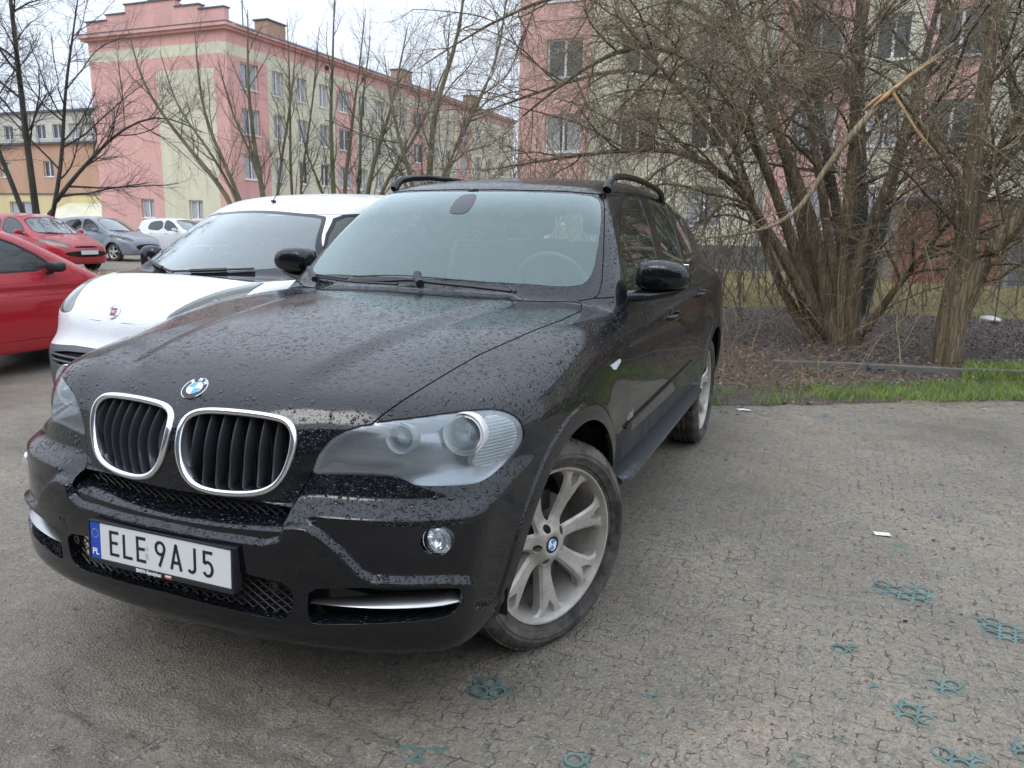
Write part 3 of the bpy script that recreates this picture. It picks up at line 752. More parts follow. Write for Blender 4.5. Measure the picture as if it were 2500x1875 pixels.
def projector(px_, py_, r, depth):
    p = hit(F_suv, px_, py_); d_ = np.array([.10, -1, .06]); q = p+np.array([0, depth, 0])+.0*d_; A = frame(q, d_)
    mb = MB().lathe([(r*1.32, -.03), (r*1.34, .006), (r*1.30, .010), (r*1.24, .006), (r*1.18, -.004), (r*1.12, .004), (r*1.06, .006), (r*1.0, 0), (r*.96, -.02)], 56, A)
    o = mb.build('projector_ring', M['ringchrome'], car, smooth=True, angle=70); mirror_obj(o)
    mb = MB().lathe([(r*.96, -.010), (r*.9, .002), (r*.7, .014), (r*.4, .024), (.0001, .028)], 40, A); o = mb.build('projector_lens', M['lampglass'], car, smooth=True); mirror_obj(o)
    mb = MB().lathe([(r*.96, -.02), (r*.6, -.045), (.0001, -.055)], 40, A); o = mb.build('projector_bowl', M['satin'], car, smooth=True); mirror_obj(o)
projector(1114, 1070, .046, .050); projector(957, 1080, .033, .050)

# bonnet roundel and hub roundels
def text_mesh(s, size, ext=.0004, M4=None, name='text', mat=None, parent=None, align='CENTER', squash=1., bold=0.):
    c = bpy.data.curves.new(name, 'FONT'); c.body = s; c.size = size; c.extrude = ext; c.align_x = align; c.align_y = 'CENTER'; c.offset = bold; c.resolution_u = 3
    o = bpy.data.objects.new(name, c); COL.objects.link(o); dg = bpy.context.evaluated_depsgraph_get(); me = bpy.data.meshes.new_from_object(o.evaluated_get(dg)); bpy.data.objects.remove(o)
    if squash != 1: me.transform(Matrix.Diagonal((squash, 1, 1, 1)))
    if M4 is not None: me.transform(M4)
    me.materials.clear(); me.materials.append(mat); return link(bpy.data.objects.new(name, me), parent)
def roundel(A, r, parent, roll=0, letters=True):
    A = A @ Matrix.Rotation(roll, 4, 'Z')
    mb = MB().lathe([(r, -.004), (r, .0012), (r*.975, .002), (r*.95, .0012)], 48, A); base = mb.build('badge', M['chrome'], parent, smooth=True)
    mb = MB().lathe([(r*.95, .0012), (r*.62, .0016)], 48, A); mb.build('badge_ring', M['blackdry'], base, smooth=True)
    mb = MB().lathe([(r*.62, .0014), (r*.60, .0024), (r*.58, .0018)], 48, A); mb.build('badge_inner_ring', M['chrome'], base, smooth=True)
    for q in range(4):
        mb = MB().lathe([(r*.585, .0017), (.00005, .0021)], 12, A, q*math.pi/2, (q+1)*math.pi/2); mb.build('badge_quadrant', M['badge_white' if q % 2 == 0 else 'badge_blue'], base, smooth=True)
    if letters:
        for ch, an in (('B', 45), ('M', 0), ('W', -45)):
            L = A @ Matrix.Rotation(math.radians(an), 4, 'Z') @ Matrix.Translation((0, r*.78, .0018)); text_mesh(ch, r*.42, .0003, L, 'badge_letter', M['badge_white'], base, bold=r*.012)
    return base
bc = np.array([0, 0, 0.]); pb = hit(F_suv, 476, 948); nb = nrm(F_suv, np.array([0, pb[1], pb[2]])); pb[0] = 0
AB = frame(pb+nb*.001, nb); roundel(AB, .041, car, roll=0)

# number plate
plate = bpy.data.objects.new('number_plate', None)
PM = Matrix.Translation((0, -.918, .523)) @ Matrix.Rotation(-.011, 4, 'Y') @ Matrix.Rotation(math.radians(90), 4, 'X') @ Matrix.Rotation(math.radians(-3), 4, 'X')
def pbox(x0, x1, y0, y1, z0, z1):
    return [PM @ Vector((x, y, z)) for z in (z0, z1) for y in (y0, y1) for x in (x0, x1)], [(0, 2, 3, 1), (4, 5, 7, 6), (0, 1, 5, 4), (2, 6, 7, 3), (0, 4, 6, 2), (1, 3, 7, 5)]
mb = MB().add(*pbox(-.268, .268, -.066, .060, -.03, .002)); pf = mb.build('number_plate', M['plastic'], car, bevel=.002)
mb = MB().add(*pbox(-.268, .268, .0575, .0625, .001, .006)).add(*pbox(-.268, -.2625, -.066, .0625, .001, .006)).add(*pbox(.2625, .268, -.066, .0625, .001, .006)).add(*pbox(-.2625, .2625, -.066, -.0525, .001, .006))
mb.build('plate_holder', M['plastic'], pf, bevel=.001)
m_pl, n_pl, b_pl = material('plate_white', (.66, .68, .67), .28); mb = MB().add(*pbox(-.2215, .2605, -.0515, .0565, .0015, .0035)); mb.build('plate_panel', m_pl, pf, bevel=.0008)
mb = MB().add(*pbox(-.2605, -.2222, -.0515, .0565, .0015, .0035)); mb.build('plate_band', M['blue_print'], pf)
def stroke(pts, wdt, z0=.0036, z1=.0046):
    """flat stroke with square joints"""
    pts = [Vector((a, b, 0)) for a, b in pts]; mb = MB(); L = []; Rr = []
    for i, p in enumerate(pts):
        a = (pts[i]-pts[i-1]).normalized() if i else (pts[1]-pts[0]).normalized(); c = (pts[i+1]-pts[i]).normalized() if i < len(pts)-1 else a
        na, nc = Vector((-a.y, a.x, 0)), Vector((-c.y, c.x, 0)); m_ = (na+nc).normalized(); k = wdt/2/max(.35, m_.dot(na)); L.append(p+m_*k); Rr.append(p-m_*k)
    for i in range(len(pts)):
        for q in (L[i], Rr[i]): mb.v.append(tuple(PM @ Vector((q.x, q.y, z0)))); mb.v.append(tuple(PM @ Vector((q.x, q.y, z1))))
    for i in range(len(pts)-1):
        a, b = i*4, (i+1)*4
        mb.f += [(a+1, a+3, b+3, b+1), (a, a+1, b+1, b), (a+3, a+2, b+2, b+3)]; mb.mi += [0]*3
    mb.f += [(0, 2, 3, 1), (4*len(pts)-4, 4*len(pts)-3, 4*len(pts)-1, 4*len(pts)-2)]; mb.mi += [0]*2
    return mb
def merge(mbs):
    r = MB()
    for m_ in mbs: r.add(m_.v, m_.f)
    return r
cw, ch_, sw = .040, .0375, .0085
def arcp(cx_, cy_, rx, ry, a0, a1, n=14): return [(cx_+rx*math.cos(math.radians(a0+(a1-a0)*i/n)), cy_+ry*math.sin(math.radians(a0+(a1-a0)*i/n))) for i in range(n+1)]
w_ = cw/2-sw/2; H_ = ch_-sw/2
GL = {'E': [[(w_, H_), (-w_, H_), (-w_, -H_), (w_, -H_)], [(-w_+.003, .002), (w_*.75, .002)]],
      'L': [[(-w_, H_), (-w_, -H_), (w_, -H_)]],
      '9': [arcp(0, H_-.0175, w_, .0175, -25, 335, 24), [(w_*.93, H_-.024), (w_*.5, -.008), (-w_*.25, -ch_)]],
      'A': [[(-w_-.002, -ch_), (-.0005, H_), (.0005, H_), (w_+.002, -ch_)], [(-w_*.62, -.016), (w_*.62, -.016)]],
      'J': [[(w_*.6, ch_)]+[(w_*.6, -H_+.014)]+arcp(-w_*.15, -H_+.013, w_*.75, .013, 0, -150, 10)],
      '5': [[(w_, H_), (-w_*.85, H_), (-w_*.85, .004)]+arcp(-.001, -H_+.0195, w_, .0195, 125, -150, 20)]}
for chx, x in zip('ELE9AJ5', (-.186, -.134, -.082, -.012, .046, .104, .160)):
    x += .042-.020
    merge([stroke([(a+x, b+.0035) for a, b in st_], sw, .0036+.0002*i, .0047+.0002*i) for i, st_ in enumerate(GL[chx])]).build('plate_character', M['black_print'], pf)
text_mesh('PL', .026, .0004, PM @ Matrix.Translation((-.2415, -.032, .0038)), 'country_code', M['white_print'], pf, bold=.0006)
mb = MB()
for k in range(12):
    a = k*math.pi/6; cx_, cy_ = -.2415+.0125*math.cos(a), .024+.0125*math.sin(a)
    b0 = len(mb.v); mb.v += [tuple(PM @ Vector((cx_+(.0022 if i % 2 == 0 else .0009)*math.sin(i*math.pi/5), cy_+(.0022 if i % 2 == 0 else .0009)*math.cos(i*math.pi/5), .0039))) for i in range(10)]; mb.f.append(tuple(range(b0, b0+10))); mb.mi.append(0)
mb.build('star_ring', simple('star_yellow', (.75, .6, .12), .4), pf)
mb = MB().add(*pbox(-.047, -.035, -.022, -.004, .0036, .0040)); mb.build('plate_hologram', simple('hologram_grey', (.45, .46, .46), .3), pf)
mb = MB().lathe([(.0065, 0), (.0001, .0006)], 16, PM @ Matrix.Translation((-.040, .010, .0038))); mb.build('plate_seal', simple('seal_grey', (.5, .5, .5), .35), pf)
text_mesh('BMW-Syndykat', .0150, .0003, PM @ Matrix.Translation((-.035, -.0597, .0062)), 'holder_lettering', M['white_print'], pf, bold=.0005)
mb = MB().add(*pbox(.028, .050, -.0595, -.0545, .006, .0066)); mb.build('holder_flag', M['white_print'], pf)
mb = MB().add(*pbox(.028, .050, -.0650, -.0595, .006, .0066)); mb.build('holder_flag', M['red_print'], pf)
bpy.data.objects.remove(plate)
# ------------------------------------------------------------------ SUV: wheels
WIN_ = [(.076, -.005), (.076, .005), (.100, .020), (.130, .032), (.160, .042), (.190, .050), (.212, .054), (.232, .046), (.244, .022), (.244, -.022), (.232, -.046), (.212, -.054), (.190, -.050), (.160, -.042), (.130, -.032), (.100, -.020)]
RIMC = []
def make_rim(parent, R_=.258, face_y=0.):
    if RIMC: return link(bpy.data.objects.new('spokes', RIMC[0]), parent)
    """seven Y spokes; local frame: z outward"""
    nt_, nr_ = 378, 66; th = np.linspace(0, 2*math.pi, nt_, endpoint=False); r = np.linspace(.006, R_-.012, nr_)
    TH, RR = np.meshgrid(th, r, indexing='ij')
    per = 2*math.pi/7; ph = (TH+per/2) % per-per/2       # 0 = middle of a spoke
    z = -.030*sstep(RR, .03, .09)+.024*sstep(RR, .09, R_-.02)-.010*np.exp(-(RR/.036)**4)
    cross = (RR*np.sin(ph))
    # closed pockets in each fork
    pk = np.hypot((RR-.222)/.023, cross/(.004+.42*np.clip(RR-.196, 0, 1)))-1; z = z-.026*(1-sstep(pk, -.15, .15))
    # bolt holes
    W_ = rounded(WIN_, 2); q0 = TH % per-per/2; dW = poly_sd(np.stack([(RR*np.cos(q0)).ravel(), (RR*np.sin(q0)).ravel()], 1), W_).reshape(RR.shape)
    z = z-.009*(1-sstep(-dW, 0, .009))
    P = np.stack([RR*np.cos(TH), RR*np.sin(TH), z], -1).reshape(-1, 3)
    I = np.arange(nt_*nr_).reshape(nt_, nr_); J = np.roll(I, -1, 0)
    a, b, c, d_ = I[:, :-1].ravel(), J[:, :-1].ravel(), J[:, 1:].ravel(), I[:, 1:].ravel()
    T = np.concatenate([np.stack([a, d_, c], 1), np.stack([a, c, b], 1)])
    # window centred between spokes
    win = []
    sh = Shell(P, T, np.zeros_like(P)); fn = np.cross(P[T[:, 1]]-P[T[:, 0]], P[T[:, 2]]-P[T[:, 0]]); 
    for k in range(3): np.add.at(sh.N, T[:, k], fn)
    sh.N /= np.maximum(np.linalg.norm(sh.N, axis=1), 1e-12)[:, None]
    if sh.N[:, 2].mean() < 0: sh.N *= -1; sh.T = sh.T[:, ::-1]
    def wins(V):
        t = np.arctan2(V[:, 1], V[:, 0]); q = t % per-per/2; rr = np.hypot(V[:, 0], V[:, 1]); return poly_sd(np.stack([rr*np.cos(q), rr*np.sin(q)], 1), W_)
    sh = sh.clip(-wins(sh.V))
    def bolts(V):
        t = np.arctan2(V[:, 1], V[:, 0])+.3; q = (t+math.pi/5) % (2*math.pi/5)-math.pi/5; rr = np.hypot(V[:, 0], V[:, 1]); return np.hypot(rr*np.cos(q)-.060, rr*np.sin(q))-.0135
    sh = sh.clip(bolts(sh.V))
    n0 = len(sh.V); s2 = sh.flange(.034, (0, 0, -1)); s2.N[n0:] = np.where(np.abs(s2.N[n0:]) > 0, s2.N[n0:], 0)
    s2.V = s2.V*np.array([1.07, 1.07, 1.])
    o = mesh_obj('spokes', s2.V, s2.T, M['rim'], parent); o.data.set_sharp_from_angle(angle=math.radians(35)); RIMC.append(o.data)
    return o
def make_tyre_profile(R_=.276, T_=.369, w_=.255):
    return [(R_-.004, .095), (R_+.004, .106), (R_+.014, .108), (R_+.017, .114), (R_+.022, .1145), (R_+.038, .124), (R_+.040, .1262), (R_+.045, .1262), (R_+.047, .1245), (R_+.056, .126), (R_+.070, .119), (R_+.082, .108), (T_-.004, .097), (T_, .085)]
def make_wheel(name, loc, rz, hubpx=None):
    wt = bpy.data.objects.new(name, None); COL.objects.link(wt); wt.parent = car
    # outward = +x at rz=0
    wt.matrix_local = Matrix.Translation(loc) @ Matrix.Rotation(rz, 4, 'Z') @ Matrix.Rotation(math.pi/2, 4, 'Y')
    T_ = .369; half_ = make_tyre_profile(); prof = half_+[(T_+.0008, .072)]
    g_ = []
    for zc_ in (.052, .018, -.018, -.052): g_ += [(T_+.001, zc_+.006), (T_-.007, zc_+.004), (T_-.007, zc_-.004), (T_+.001, zc_-.006)]
    prof = prof+g_+[(T_+.0008, -.072)]+[(a, -b) for a, b in reversed(half_)]
    S0 = -.118+.0
    mb = MB().lathe([(a, b-.100) for a, b in prof], 96); ty = mb.build('tyre', M['tyre'], wt, smooth=True, angle=32)
    # shoulder and tread blocks
    mb = MB()
    for k in range(80):
        a = 2*math.pi*k/80
        for (zz_, wz, off) in ((.084, .024, 0), (.035, .022, .5), (0, .022, 0), (-.035, .022, .5), (-.084, .024, 0)):
            q = Matrix.Rotation(a+off*2*math.pi/80, 4, 'Z'); vs_ = [q @ Vector((x_, y_, z_)) for z_ in (zz_-wz/2-.1, zz_+wz/2-.1) for y_ in (-.0112, .0112) for x_ in (T_-.01 if abs(zz_) < .06 else T_-.012, T_+.004 if abs(zz_) < .06 else T_+.001)]
            mb.add(vs_, [(0, 2, 3, 1), (4, 5, 7, 6), (0, 1, 5, 4), (2, 6, 7, 3), (1, 3, 7, 5)])
    mb.build('tread', M['tyre'], ty)['kind'] = 'stuff'
    R_ = .276
    mb = MB().lathe([(R_, -.004), (R_+.003, .003), (R_, .008), (R_-.006, .007), (R_-.010, .000), (R_-.016, -.012), (R_-.022, -.03), (R_-.030, -.10), (R_-.026, -.20), (R_, -.205)], 96)
    mb.build('rim', M['rim'], wt, smooth=True, angle=50)
    sp = make_rim(wt); sp.location = (0, 0, -.004)
    A = Matrix.Translation((0, 0, -.012)); roundel(A, .034, wt, roll=.6, letters=False)
    mb = MB().lathe([(.17, -.085), (.17, -.107), (.06, -.107)], 64).lathe([(.17, -.085), (.055, -.085), (.055, -.06), (.0001, -.055)], 64); mb.build('brake_disc', simple('brake_disc_steel', (.16, .14, .13), .4, .8), wt, smooth=True)
    mb = MB(); mb.box(-.175, -.10, -.055, .055, -.145, -.075); mb.build('brake_caliper', M['plastic'], wt, bevel=.01)
    return wt
FWM = Vector((.869, -.041, .367))
make_wheel('front_wheel', FWM, -math.radians(24)); make_wheel('rear_wheel', (.895, WB, .367), 0)
w3 = make_wheel('front_wheel', (-.869, .04, .367), math.pi-math.radians(24)); w4 = make_wheel('rear_wheel', (-.895, WB, .367), math.pi)
# wheel housings
for wy in (0, WB):
    for s_ in (1, -1):
        mb = MB(); A = Matrix.Translation((s_*.40, wy, WZ)) @ Matrix.Rotation(s_*math.pi/2, 4, 'Y')
        mb.lathe([(.0001, .0), (.46, .0), (.46, .47 if wy == 0 else .50)], 48, A, 0 if True else 0, 2*math.pi)
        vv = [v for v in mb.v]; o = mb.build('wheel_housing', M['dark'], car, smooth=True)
        # open towards the ground
        bm = bmesh.new(); bm.from_mesh(o.data); bmesh.ops.delete(bm, geom=[f for f in bm.faces if f.calc_center_median().z < .30], context='FACES'); bm.to_mesh(o.data); bm.free()

# ------------------------------------------------------------------ SUV: outside fittings
def on_plane(px_, py_, ax, val):
    d = CF+CR*(px_-1250)/FPX-CU*(py_-937.5)/FPX; t = (val-CP[ax])/d[ax]; return CP+d*t
# mirrors: rounded housing on a flat foot
def mirror_housing():
    c = np.array([.978, .985, 1.243]); n1, n2 = 40, 24; V = []
    for i in range(n1):
        a = 2*math.pi*i/n1
        for j in range(n2+1):
            b = -math.pi/2+math.pi*j/n2
            pw = lambda v, e: math.copysign(abs(v)**e, v)
            x = .120*pw(math.cos(b), .55)*pw(math.cos(a), .55); z = .064*pw(math.cos(b), .6)*pw(math.sin(a), .62); y = -.085*pw(math.sin(b), .8) if math.sin(b) > 0 else -.035*pw(math.sin(b), .3)
            z *= 1-.12*(x/.12); z += -.012*(x/.12)**2+.008*(1-(x/.12)**2) if z > 0 else 0
            V.append((c[0]+x, c[1]+y+.10*max(0, x)*.5, c[2]+z))
    Fc = []
    for i in range(n1):
        for j in range(n2): Fc.append((i*(n2+1)+j, i*(n2+1)+j+1, ((i+1) % n1)*(n2+1)+j+1, ((i+1) % n1)*(n2+1)+j))
    return V, Fc
Vm, Fm = mirror_housing(); Mir = mesh_obj('door_mirror', Vm, [f[::-1] for f in Fm], M['black'], car); 
mb = MB(); mb.tube([(.80, .90, 1.150), (.85, .94, 1.152), (.93, .965, 1.160), (1.03, .98, 1.178), (1.075, .985, 1.195)], [.045, .043, .040, .032, .015], 14, flat=.62)
mf = mb.build('mirror_foot', M['blackdry'], Mir, smooth=True)
mb = MB().box(.87, 1.08, 1.012, 1.016, 1.195, 1.295); mg = mb.build('mirror_glass', M['chrome'], Mir, bevel=.001)
Mi2 = mirror_obj(Mir); mirror_obj(mf, Mi2); mirror_obj(mg, Mi2)
# roof rails
for s_ in (1,):
    pts = [(.600, 1.36, 1.625), (.599, 1.385, 1.655), (.598, 1.43, 1.680), (.595, 1.54, 1.698), (.590, 1.72, 1.711), (.586, 2.0, 1.714), (.582, 2.2, 1.709), (.578, 2.45, 1.697), (.574, 2.62, 1.684), (.572, 2.72, 1.665), (.572, 2.78, 1.60)]
    mb = MB().tube(pts, [.022, .020, .017, .015, .014, .014, .014, .014, .015, .018, .02], 10, flat=1.2); o = mb.build('roof_rail', M['black'], car, smooth=True); mirror_obj(o)
# door handles
for (yy, zz_, xx) in ((1.53, 1.015, .945), (2.42, 1.065, .94)):
    p = np.array([xx, yy, zz_]); 
    for _ in range(1):
        a, b_ = .7, 1.1
        for _i in range(24):
            m_ = (a+b_)/2
            if F_suv(np.array([[m_, yy, zz_]]))[0] < 0: a = m_
            else: b_ = m_
    xs_ = a
    mb = MB().tube([(xs_-.004, yy-.115, zz_-.004), (xs_+.020, yy-.105, zz_-.003), (xs_+.033, yy-.05, zz_), (xs_+.034, yy+.05, zz_+.003), (xs_+.022, yy+.105, zz_+.005), (xs_-.004, yy+.112, zz_+.005)], [.012, .013, .012, .012, .013, .012], 10, flat=1.1)
    o = mb.build('door_handle', M['black'], car, smooth=True); mirror_obj(o)
    mb = MB().lathe([(.036, -.002), (.036, .0012), (.0001, .0008)], 24, frame((xs_, yy, zz_), (1, 0, 0))); o = mb.build('handle_recess', M['plastic'], car, smooth=True); mirror_obj(o)
# rubbing strip along the doors with its thin bright line, and the engine lettering
def xside(y, z):
    a, b_ = .6, 1.1
    for _i in range(26):
        m_ = (a+b_)/2
        if F_suv(np.array([[m_, y, z]]))[0] < 0: a = m_
        else: b_ = m_
    return a
pts = [(xside(y, z)+.003, y, z) for y, z in zip(np.linspace(.62, 2.16, 20), np.linspace(.640, .683, 20))]
mb = MB().tube(pts, .009, 8, flat=.55); o = mb.build('door_moulding', M['blackdry'], car, smooth=True); mirror_obj(o)
mb = MB().tube([(p[0]+.007, p[1], p[2]+.004) for p in pts], .0022, 6); o = mb.build('moulding_strip', M['chrome'], car, smooth=True); mirror_obj(o)
T4 = Matrix.Translation((xside(.71, .672)+.0015, .71, .672)) @ Matrix(((0, 0, 1, 0), (1, 0, 0, 0), (0, 1, 0, 0), (0, 0, 0, 1)))
text_mesh('3.0sd', .042, .001, T4, 'engine_lettering', M['chrome'], car, bold=.0012)
# wing repeater
rp = [hit(F_suv, *q) for q in z4((600, 1022), (648, 988), (651, 1000), (626, 1042), (612, 1040))]
mb = MB(); n_ = nrm(F_suv, rp[0]); mb.add([p+n_*.004 for p in rp]+[p-n_*.01 for p in rp], [(0, 1, 2, 3, 4)]+[(i, i+5, (i+1) % 5+5, (i+1) % 5) for i in range(5)])
o = mb.build('wing_repeater', simple('clear_white_plastic', (.72, .75, .76), .15), car); mirror_obj(o)
# side step
mb = MB(); prof = [(.90, .455), (.905, .478), (.93, .483), (.975, .478), (.992, .470), (.995, .455), (.97, .440), (.90, .430)]
ysb = [.46, .50, .9, 1.6, 2.2, 2.34, 2.40]; sc_ = [.75, 1, 1, 1, 1, .95, .6]
for y_, s_ in zip(ysb, sc_):
    for x_, z_ in prof: mb.v.append((.90+(x_-.90)*s_-.012*(y_-.5)/1.8, y_, z_+.018*(y_-.5)/1.8))
k = len(prof)
for i in range(len(ysb)-1):
    for q in range(k): mb.f.append((i*k+q, (i+1)*k+q, (i+1)*k+(q+1) % k, i*k+(q+1) % k)); mb.mi.append(0)
mb.f += [tuple(range(k)), tuple(range((len(ysb)-1)*k, len(ysb)*k))[::-1]]; mb.mi += [0, 0]
m_s = paint('step_rubber', (.030, .036, .044), True, 0, 0, .35, .4); o = mb.build('side_step', m_s, car, smooth=True, angle=30); mirror_obj(o)
# lower door skirt between doors and step
# wipers
def onskin(pp, lift): 
    r = []
    for (u, v), l in zip(pp, lift if isinstance(lift, list) else [lift]*len(pp)):
        p = hit(F_suv, u, v)
        if p is None: continue
        r.append(p+nrm(F_suv, p)*l)
    return r
def strip(mb, pts, w_, t_): mb.tube(resample(np.array(pts), 14, False).tolist(), w_, 6, flat=t_)
mb = MB(); strip(mb, onskin(z3((255, 712), (330, 708), (395, 716), (440, 735), (620, 765)), .024), .007, .6); strip(mb, onskin(z3((440, 742), (640, 775), (790, 785), (915, 792)), .016), .008, .8); mb.tube(onskin(z3((400, 700), (412, 722), (432, 765)), .026), .014, 8)
mb.build('wiper', M['plastic'], car, smooth=True)
mb = MB(); strip(mb, onskin(z3((662, 750), (850, 744), (1000, 748), (1200, 766), (1440, 786)), .026), .0055, .6); strip(mb, onskin(z3((640, 772), (850, 772), (1000, 762), (1100, 778), (1350, 806), (1590, 836)), .018), .010, .9); mb.tube(onskin(z3((1040, 735), (1038, 765), (1048, 800)), .024), .018, 8); mb.tube(onskin(z3((1580, 812), (1590, 830), (1612, 846)), .020), .008, 6)
mb.build('wiper', M['plastic'], car, smooth=True)
# dark patch laid over the glass, standing in for the mirror base behind it
sp_ = onskin(rounded(z3((1302, 236), (1382, 231), (1384, 252), (1362, 300), (1322, 343), (1288, 351), (1226, 348), (1224, 326), (1250, 278)), 1), .0022)
b_in = [p-nrm(F_suv, p)*.004 for p in sp_]; k = len(sp_)
pc_ = hit(F_suv, *z3((1303, 291))[0]); pc_ = pc_+nrm(F_suv, pc_)*.004
mid_r = [onskin([(u*.5+q*.5, v*.5+w*.5)], .0035)[0] for (u, v) in [z3((1303, 291))[0]] for (q, w) in rounded(z3((1302, 236), (1382, 231), (1384, 252), (1362, 300), (1322, 343), (1288, 351), (1226, 348), (1224, 326), (1250, 278)), 1)]
MB().add(sp_+b_in+mid_r+[pc_], [(i, (i+1) % k, 2*k+(i+1) % k, 2*k+i) for i in range(k)]+[(2*k+i, 2*k+(i+1) % k, 3*k) for i in range(k)]+[(i, i+k, (i+1) % k+k, (i+1) % k) for i in range(k)]).build('mirror_patch', simple('mirror_patch_black', (.045, .048, .055), .35, bump=.0015, bscale=160), car)
# tax and registration stickers in the lower corner of the glass
for (u, v, w2, h2_) in ((330, 640, 30, 8), (385, 628, 26, 10)):
    q_ = onskin(z3((u, v), (u+w2, v-4), (u+w2-4, v+h2_), (u-4, v+h2_+4)), .0018)
    if len(q_) == 4: MB().add(q_, [(0, 1, 2, 3)]).build('windscreen_sticker', M['white_print'], car)
# roof front strip is the gap itself; interior
M['leather'] = simple('grey_leather', (.09, .085, .085), .5, var=.15); M['dash'] = simple('dashboard_black', (.03, .03, .032), .6)
M['lining'] = simple('pale_roof_lining', (.30, .30, .29), .9)
def seat(x, y, w_=.26):
    root = bpy.data.objects.new('seat', None); link(root, car)
    mb = MB().box(x-w_, x+w_, y-.25, y+.28, .55, .78); mb.build('seat_cushion', M['leather'], root, bevel=.06)
    mb = MB(); mb.add([(x+a*w_*(1 if c < .5 else .85), y+.22+b*.14+c*.16, .74+c*.62) for c in (0, 1) for b in (0, 1) for a in (-1, 1)], [(0, 2, 3, 1), (4, 5, 7, 6), (0, 1, 5, 4), (2, 6, 7, 3), (0, 4, 6, 2), (1, 3, 7, 5)]); mb.build('backrest', M['leather'], root, bevel=.05)
    mb = MB().box(x-.13, x+.13, y+.40, y+.50, 1.40, 1.56); mb.build('headrest', M['leather'], root, bevel=.04)
for x in (-.38, .38): seat(x, 1.65); seat(x, 2.55, .30)
mb = MB().box(-.74, .74, .92, 1.16, .6, 1.13); mb.build('dashboard', M['dash'], car, bevel=.05)
A = frame((.37, 1.26, 1.14), (0, .93, .36)) if True else None
mb = MB().tube([A @ Vector((.185*math.cos(a), .185*math.sin(a), 0)) for a in np.linspace(0, 2*math.pi, 40)], .016, 8, cap=False); sw_ = mb.build('steering_wheel', M['leather'], car, smooth=True)
mb = MB().lathe([(.085, -.02), (.075, .02), (.0001, .03)], 24, A); mb.tube([A @ Vector((-.17, 0, 0)), A @ Vector((.17, 0, 0))], .02, 8); mb.build('steering_hub', M['dash'], sw_, smooth=True)
mb = MB(); 
Vr = []
for i in range(28):
    a = 2*math.pi*i/28; Vr.append((.115*math.copysign(abs(math.cos(a))**.6, math.cos(a)), .036*math.copysign(abs(math.sin(a))**.7, math.sin(a))))
RM = Matrix.Translation((-.075, 1.12, 1.545)) @ Matrix.Rotation(math.radians(18), 4, 'Z') @ Matrix.Rotation(math.radians(-32), 4, 'Y')
mb.add([RM @ Vector((a, s__, b)) for s__ in (-.02, .02) for a, b in Vr], [tuple(range(28)), tuple(range(28, 56))[::-1]]+[(i, i+28, (i+1) % 28+28, (i+1) % 28) for i in range(28)]); mb.build('rear_view_mirror', M['dark'], car, bevel=.006)
# lining keeps the cabin closed from above
rl = SH.sub((SH.V[:, 2] > 1.5) & (SH.V[:, 0] < .60) & (SH.V[:, 1] > 1.25) & (SH.V[:, 1] < 3.3)); rl = rl.offset(-.03); rl.T = rl.T[:, ::-1]; rl.N = -rl.N; whole(rl, 'roof_lining', M['lining'], fl=0)
# ================================================================== OTHER CARS
def car_form(p):
    """implicit body from a few profile curves; local frame: nose at y=0, tail at +y"""
    hcS = spline(*p['hood']); szS = spline(*p['side']); rfS = spline(*p['roof']); nz = spline(*p['nose']); L = p['L']; wsY, wsZ, wsS, wsC = p['ws']; bz = p['belt']; gt = p['glass']
    wf, wr = p['wheels']; zr = p['wr']
    def Ft(P):
        x = np.abs(P[:, 0]); y = P[:, 1]; z = P[:, 2]
        front = (nz(z)+p['plan'][0]*x*x+p['plan'][1]*x**6-y)*.93
        s = szS(z)-p['taper']*np.clip((1.3-y)/1.3, 0, 2)**2-.05*np.clip((y-L+.9)/.9, 0, 2)**2
        s = s+.02*gauss(np.hypot(y-wf, z-zr), zr+.06, .09)*sstep(z, .2, .4)+.02*gauss(np.hypot(y-wr, z-zr), zr+.06, .09)*sstep(z, .2, .4)
        f = smax(smax(front, x-s, p.get('kf', .12)), (z-(hcS(y)-p.get('hx', .06)*(x/.7)**2))*.95, p.get('kt', .12))
        f = smax(f, y-(L-.06*x*x-.15*x**6-.10*np.clip(z-.8, 0, 1)), .08); return smax(f, p.get('zb', .20)-z, .06)
    def Fg(P):
        x = np.abs(P[:, 0]); y = P[:, 1]; z = P[:, 2]
        ws = ((z-wsZ)-wsS*(y-wsY-wsC*x*x))/math.hypot(1, wsS); roof = z-(rfS(y)-.12*x*x); dz = z-bz
        ws = np.maximum(ws, bz-.16-z)
        side = x-(gt[0]-gt[1]*dz-gt[2]*dz*dz-.03*np.clip(y-L*.6, 0, 9)**2); rear = (y-(L-.12-p['back']*(z-bz)))/math.hypot(1, p['back'])
        return smax(smax(smax(ws, roof, .10), side, .08), rear, .10)
    return lambda P: smin(Ft(P), Fg(P), .02)
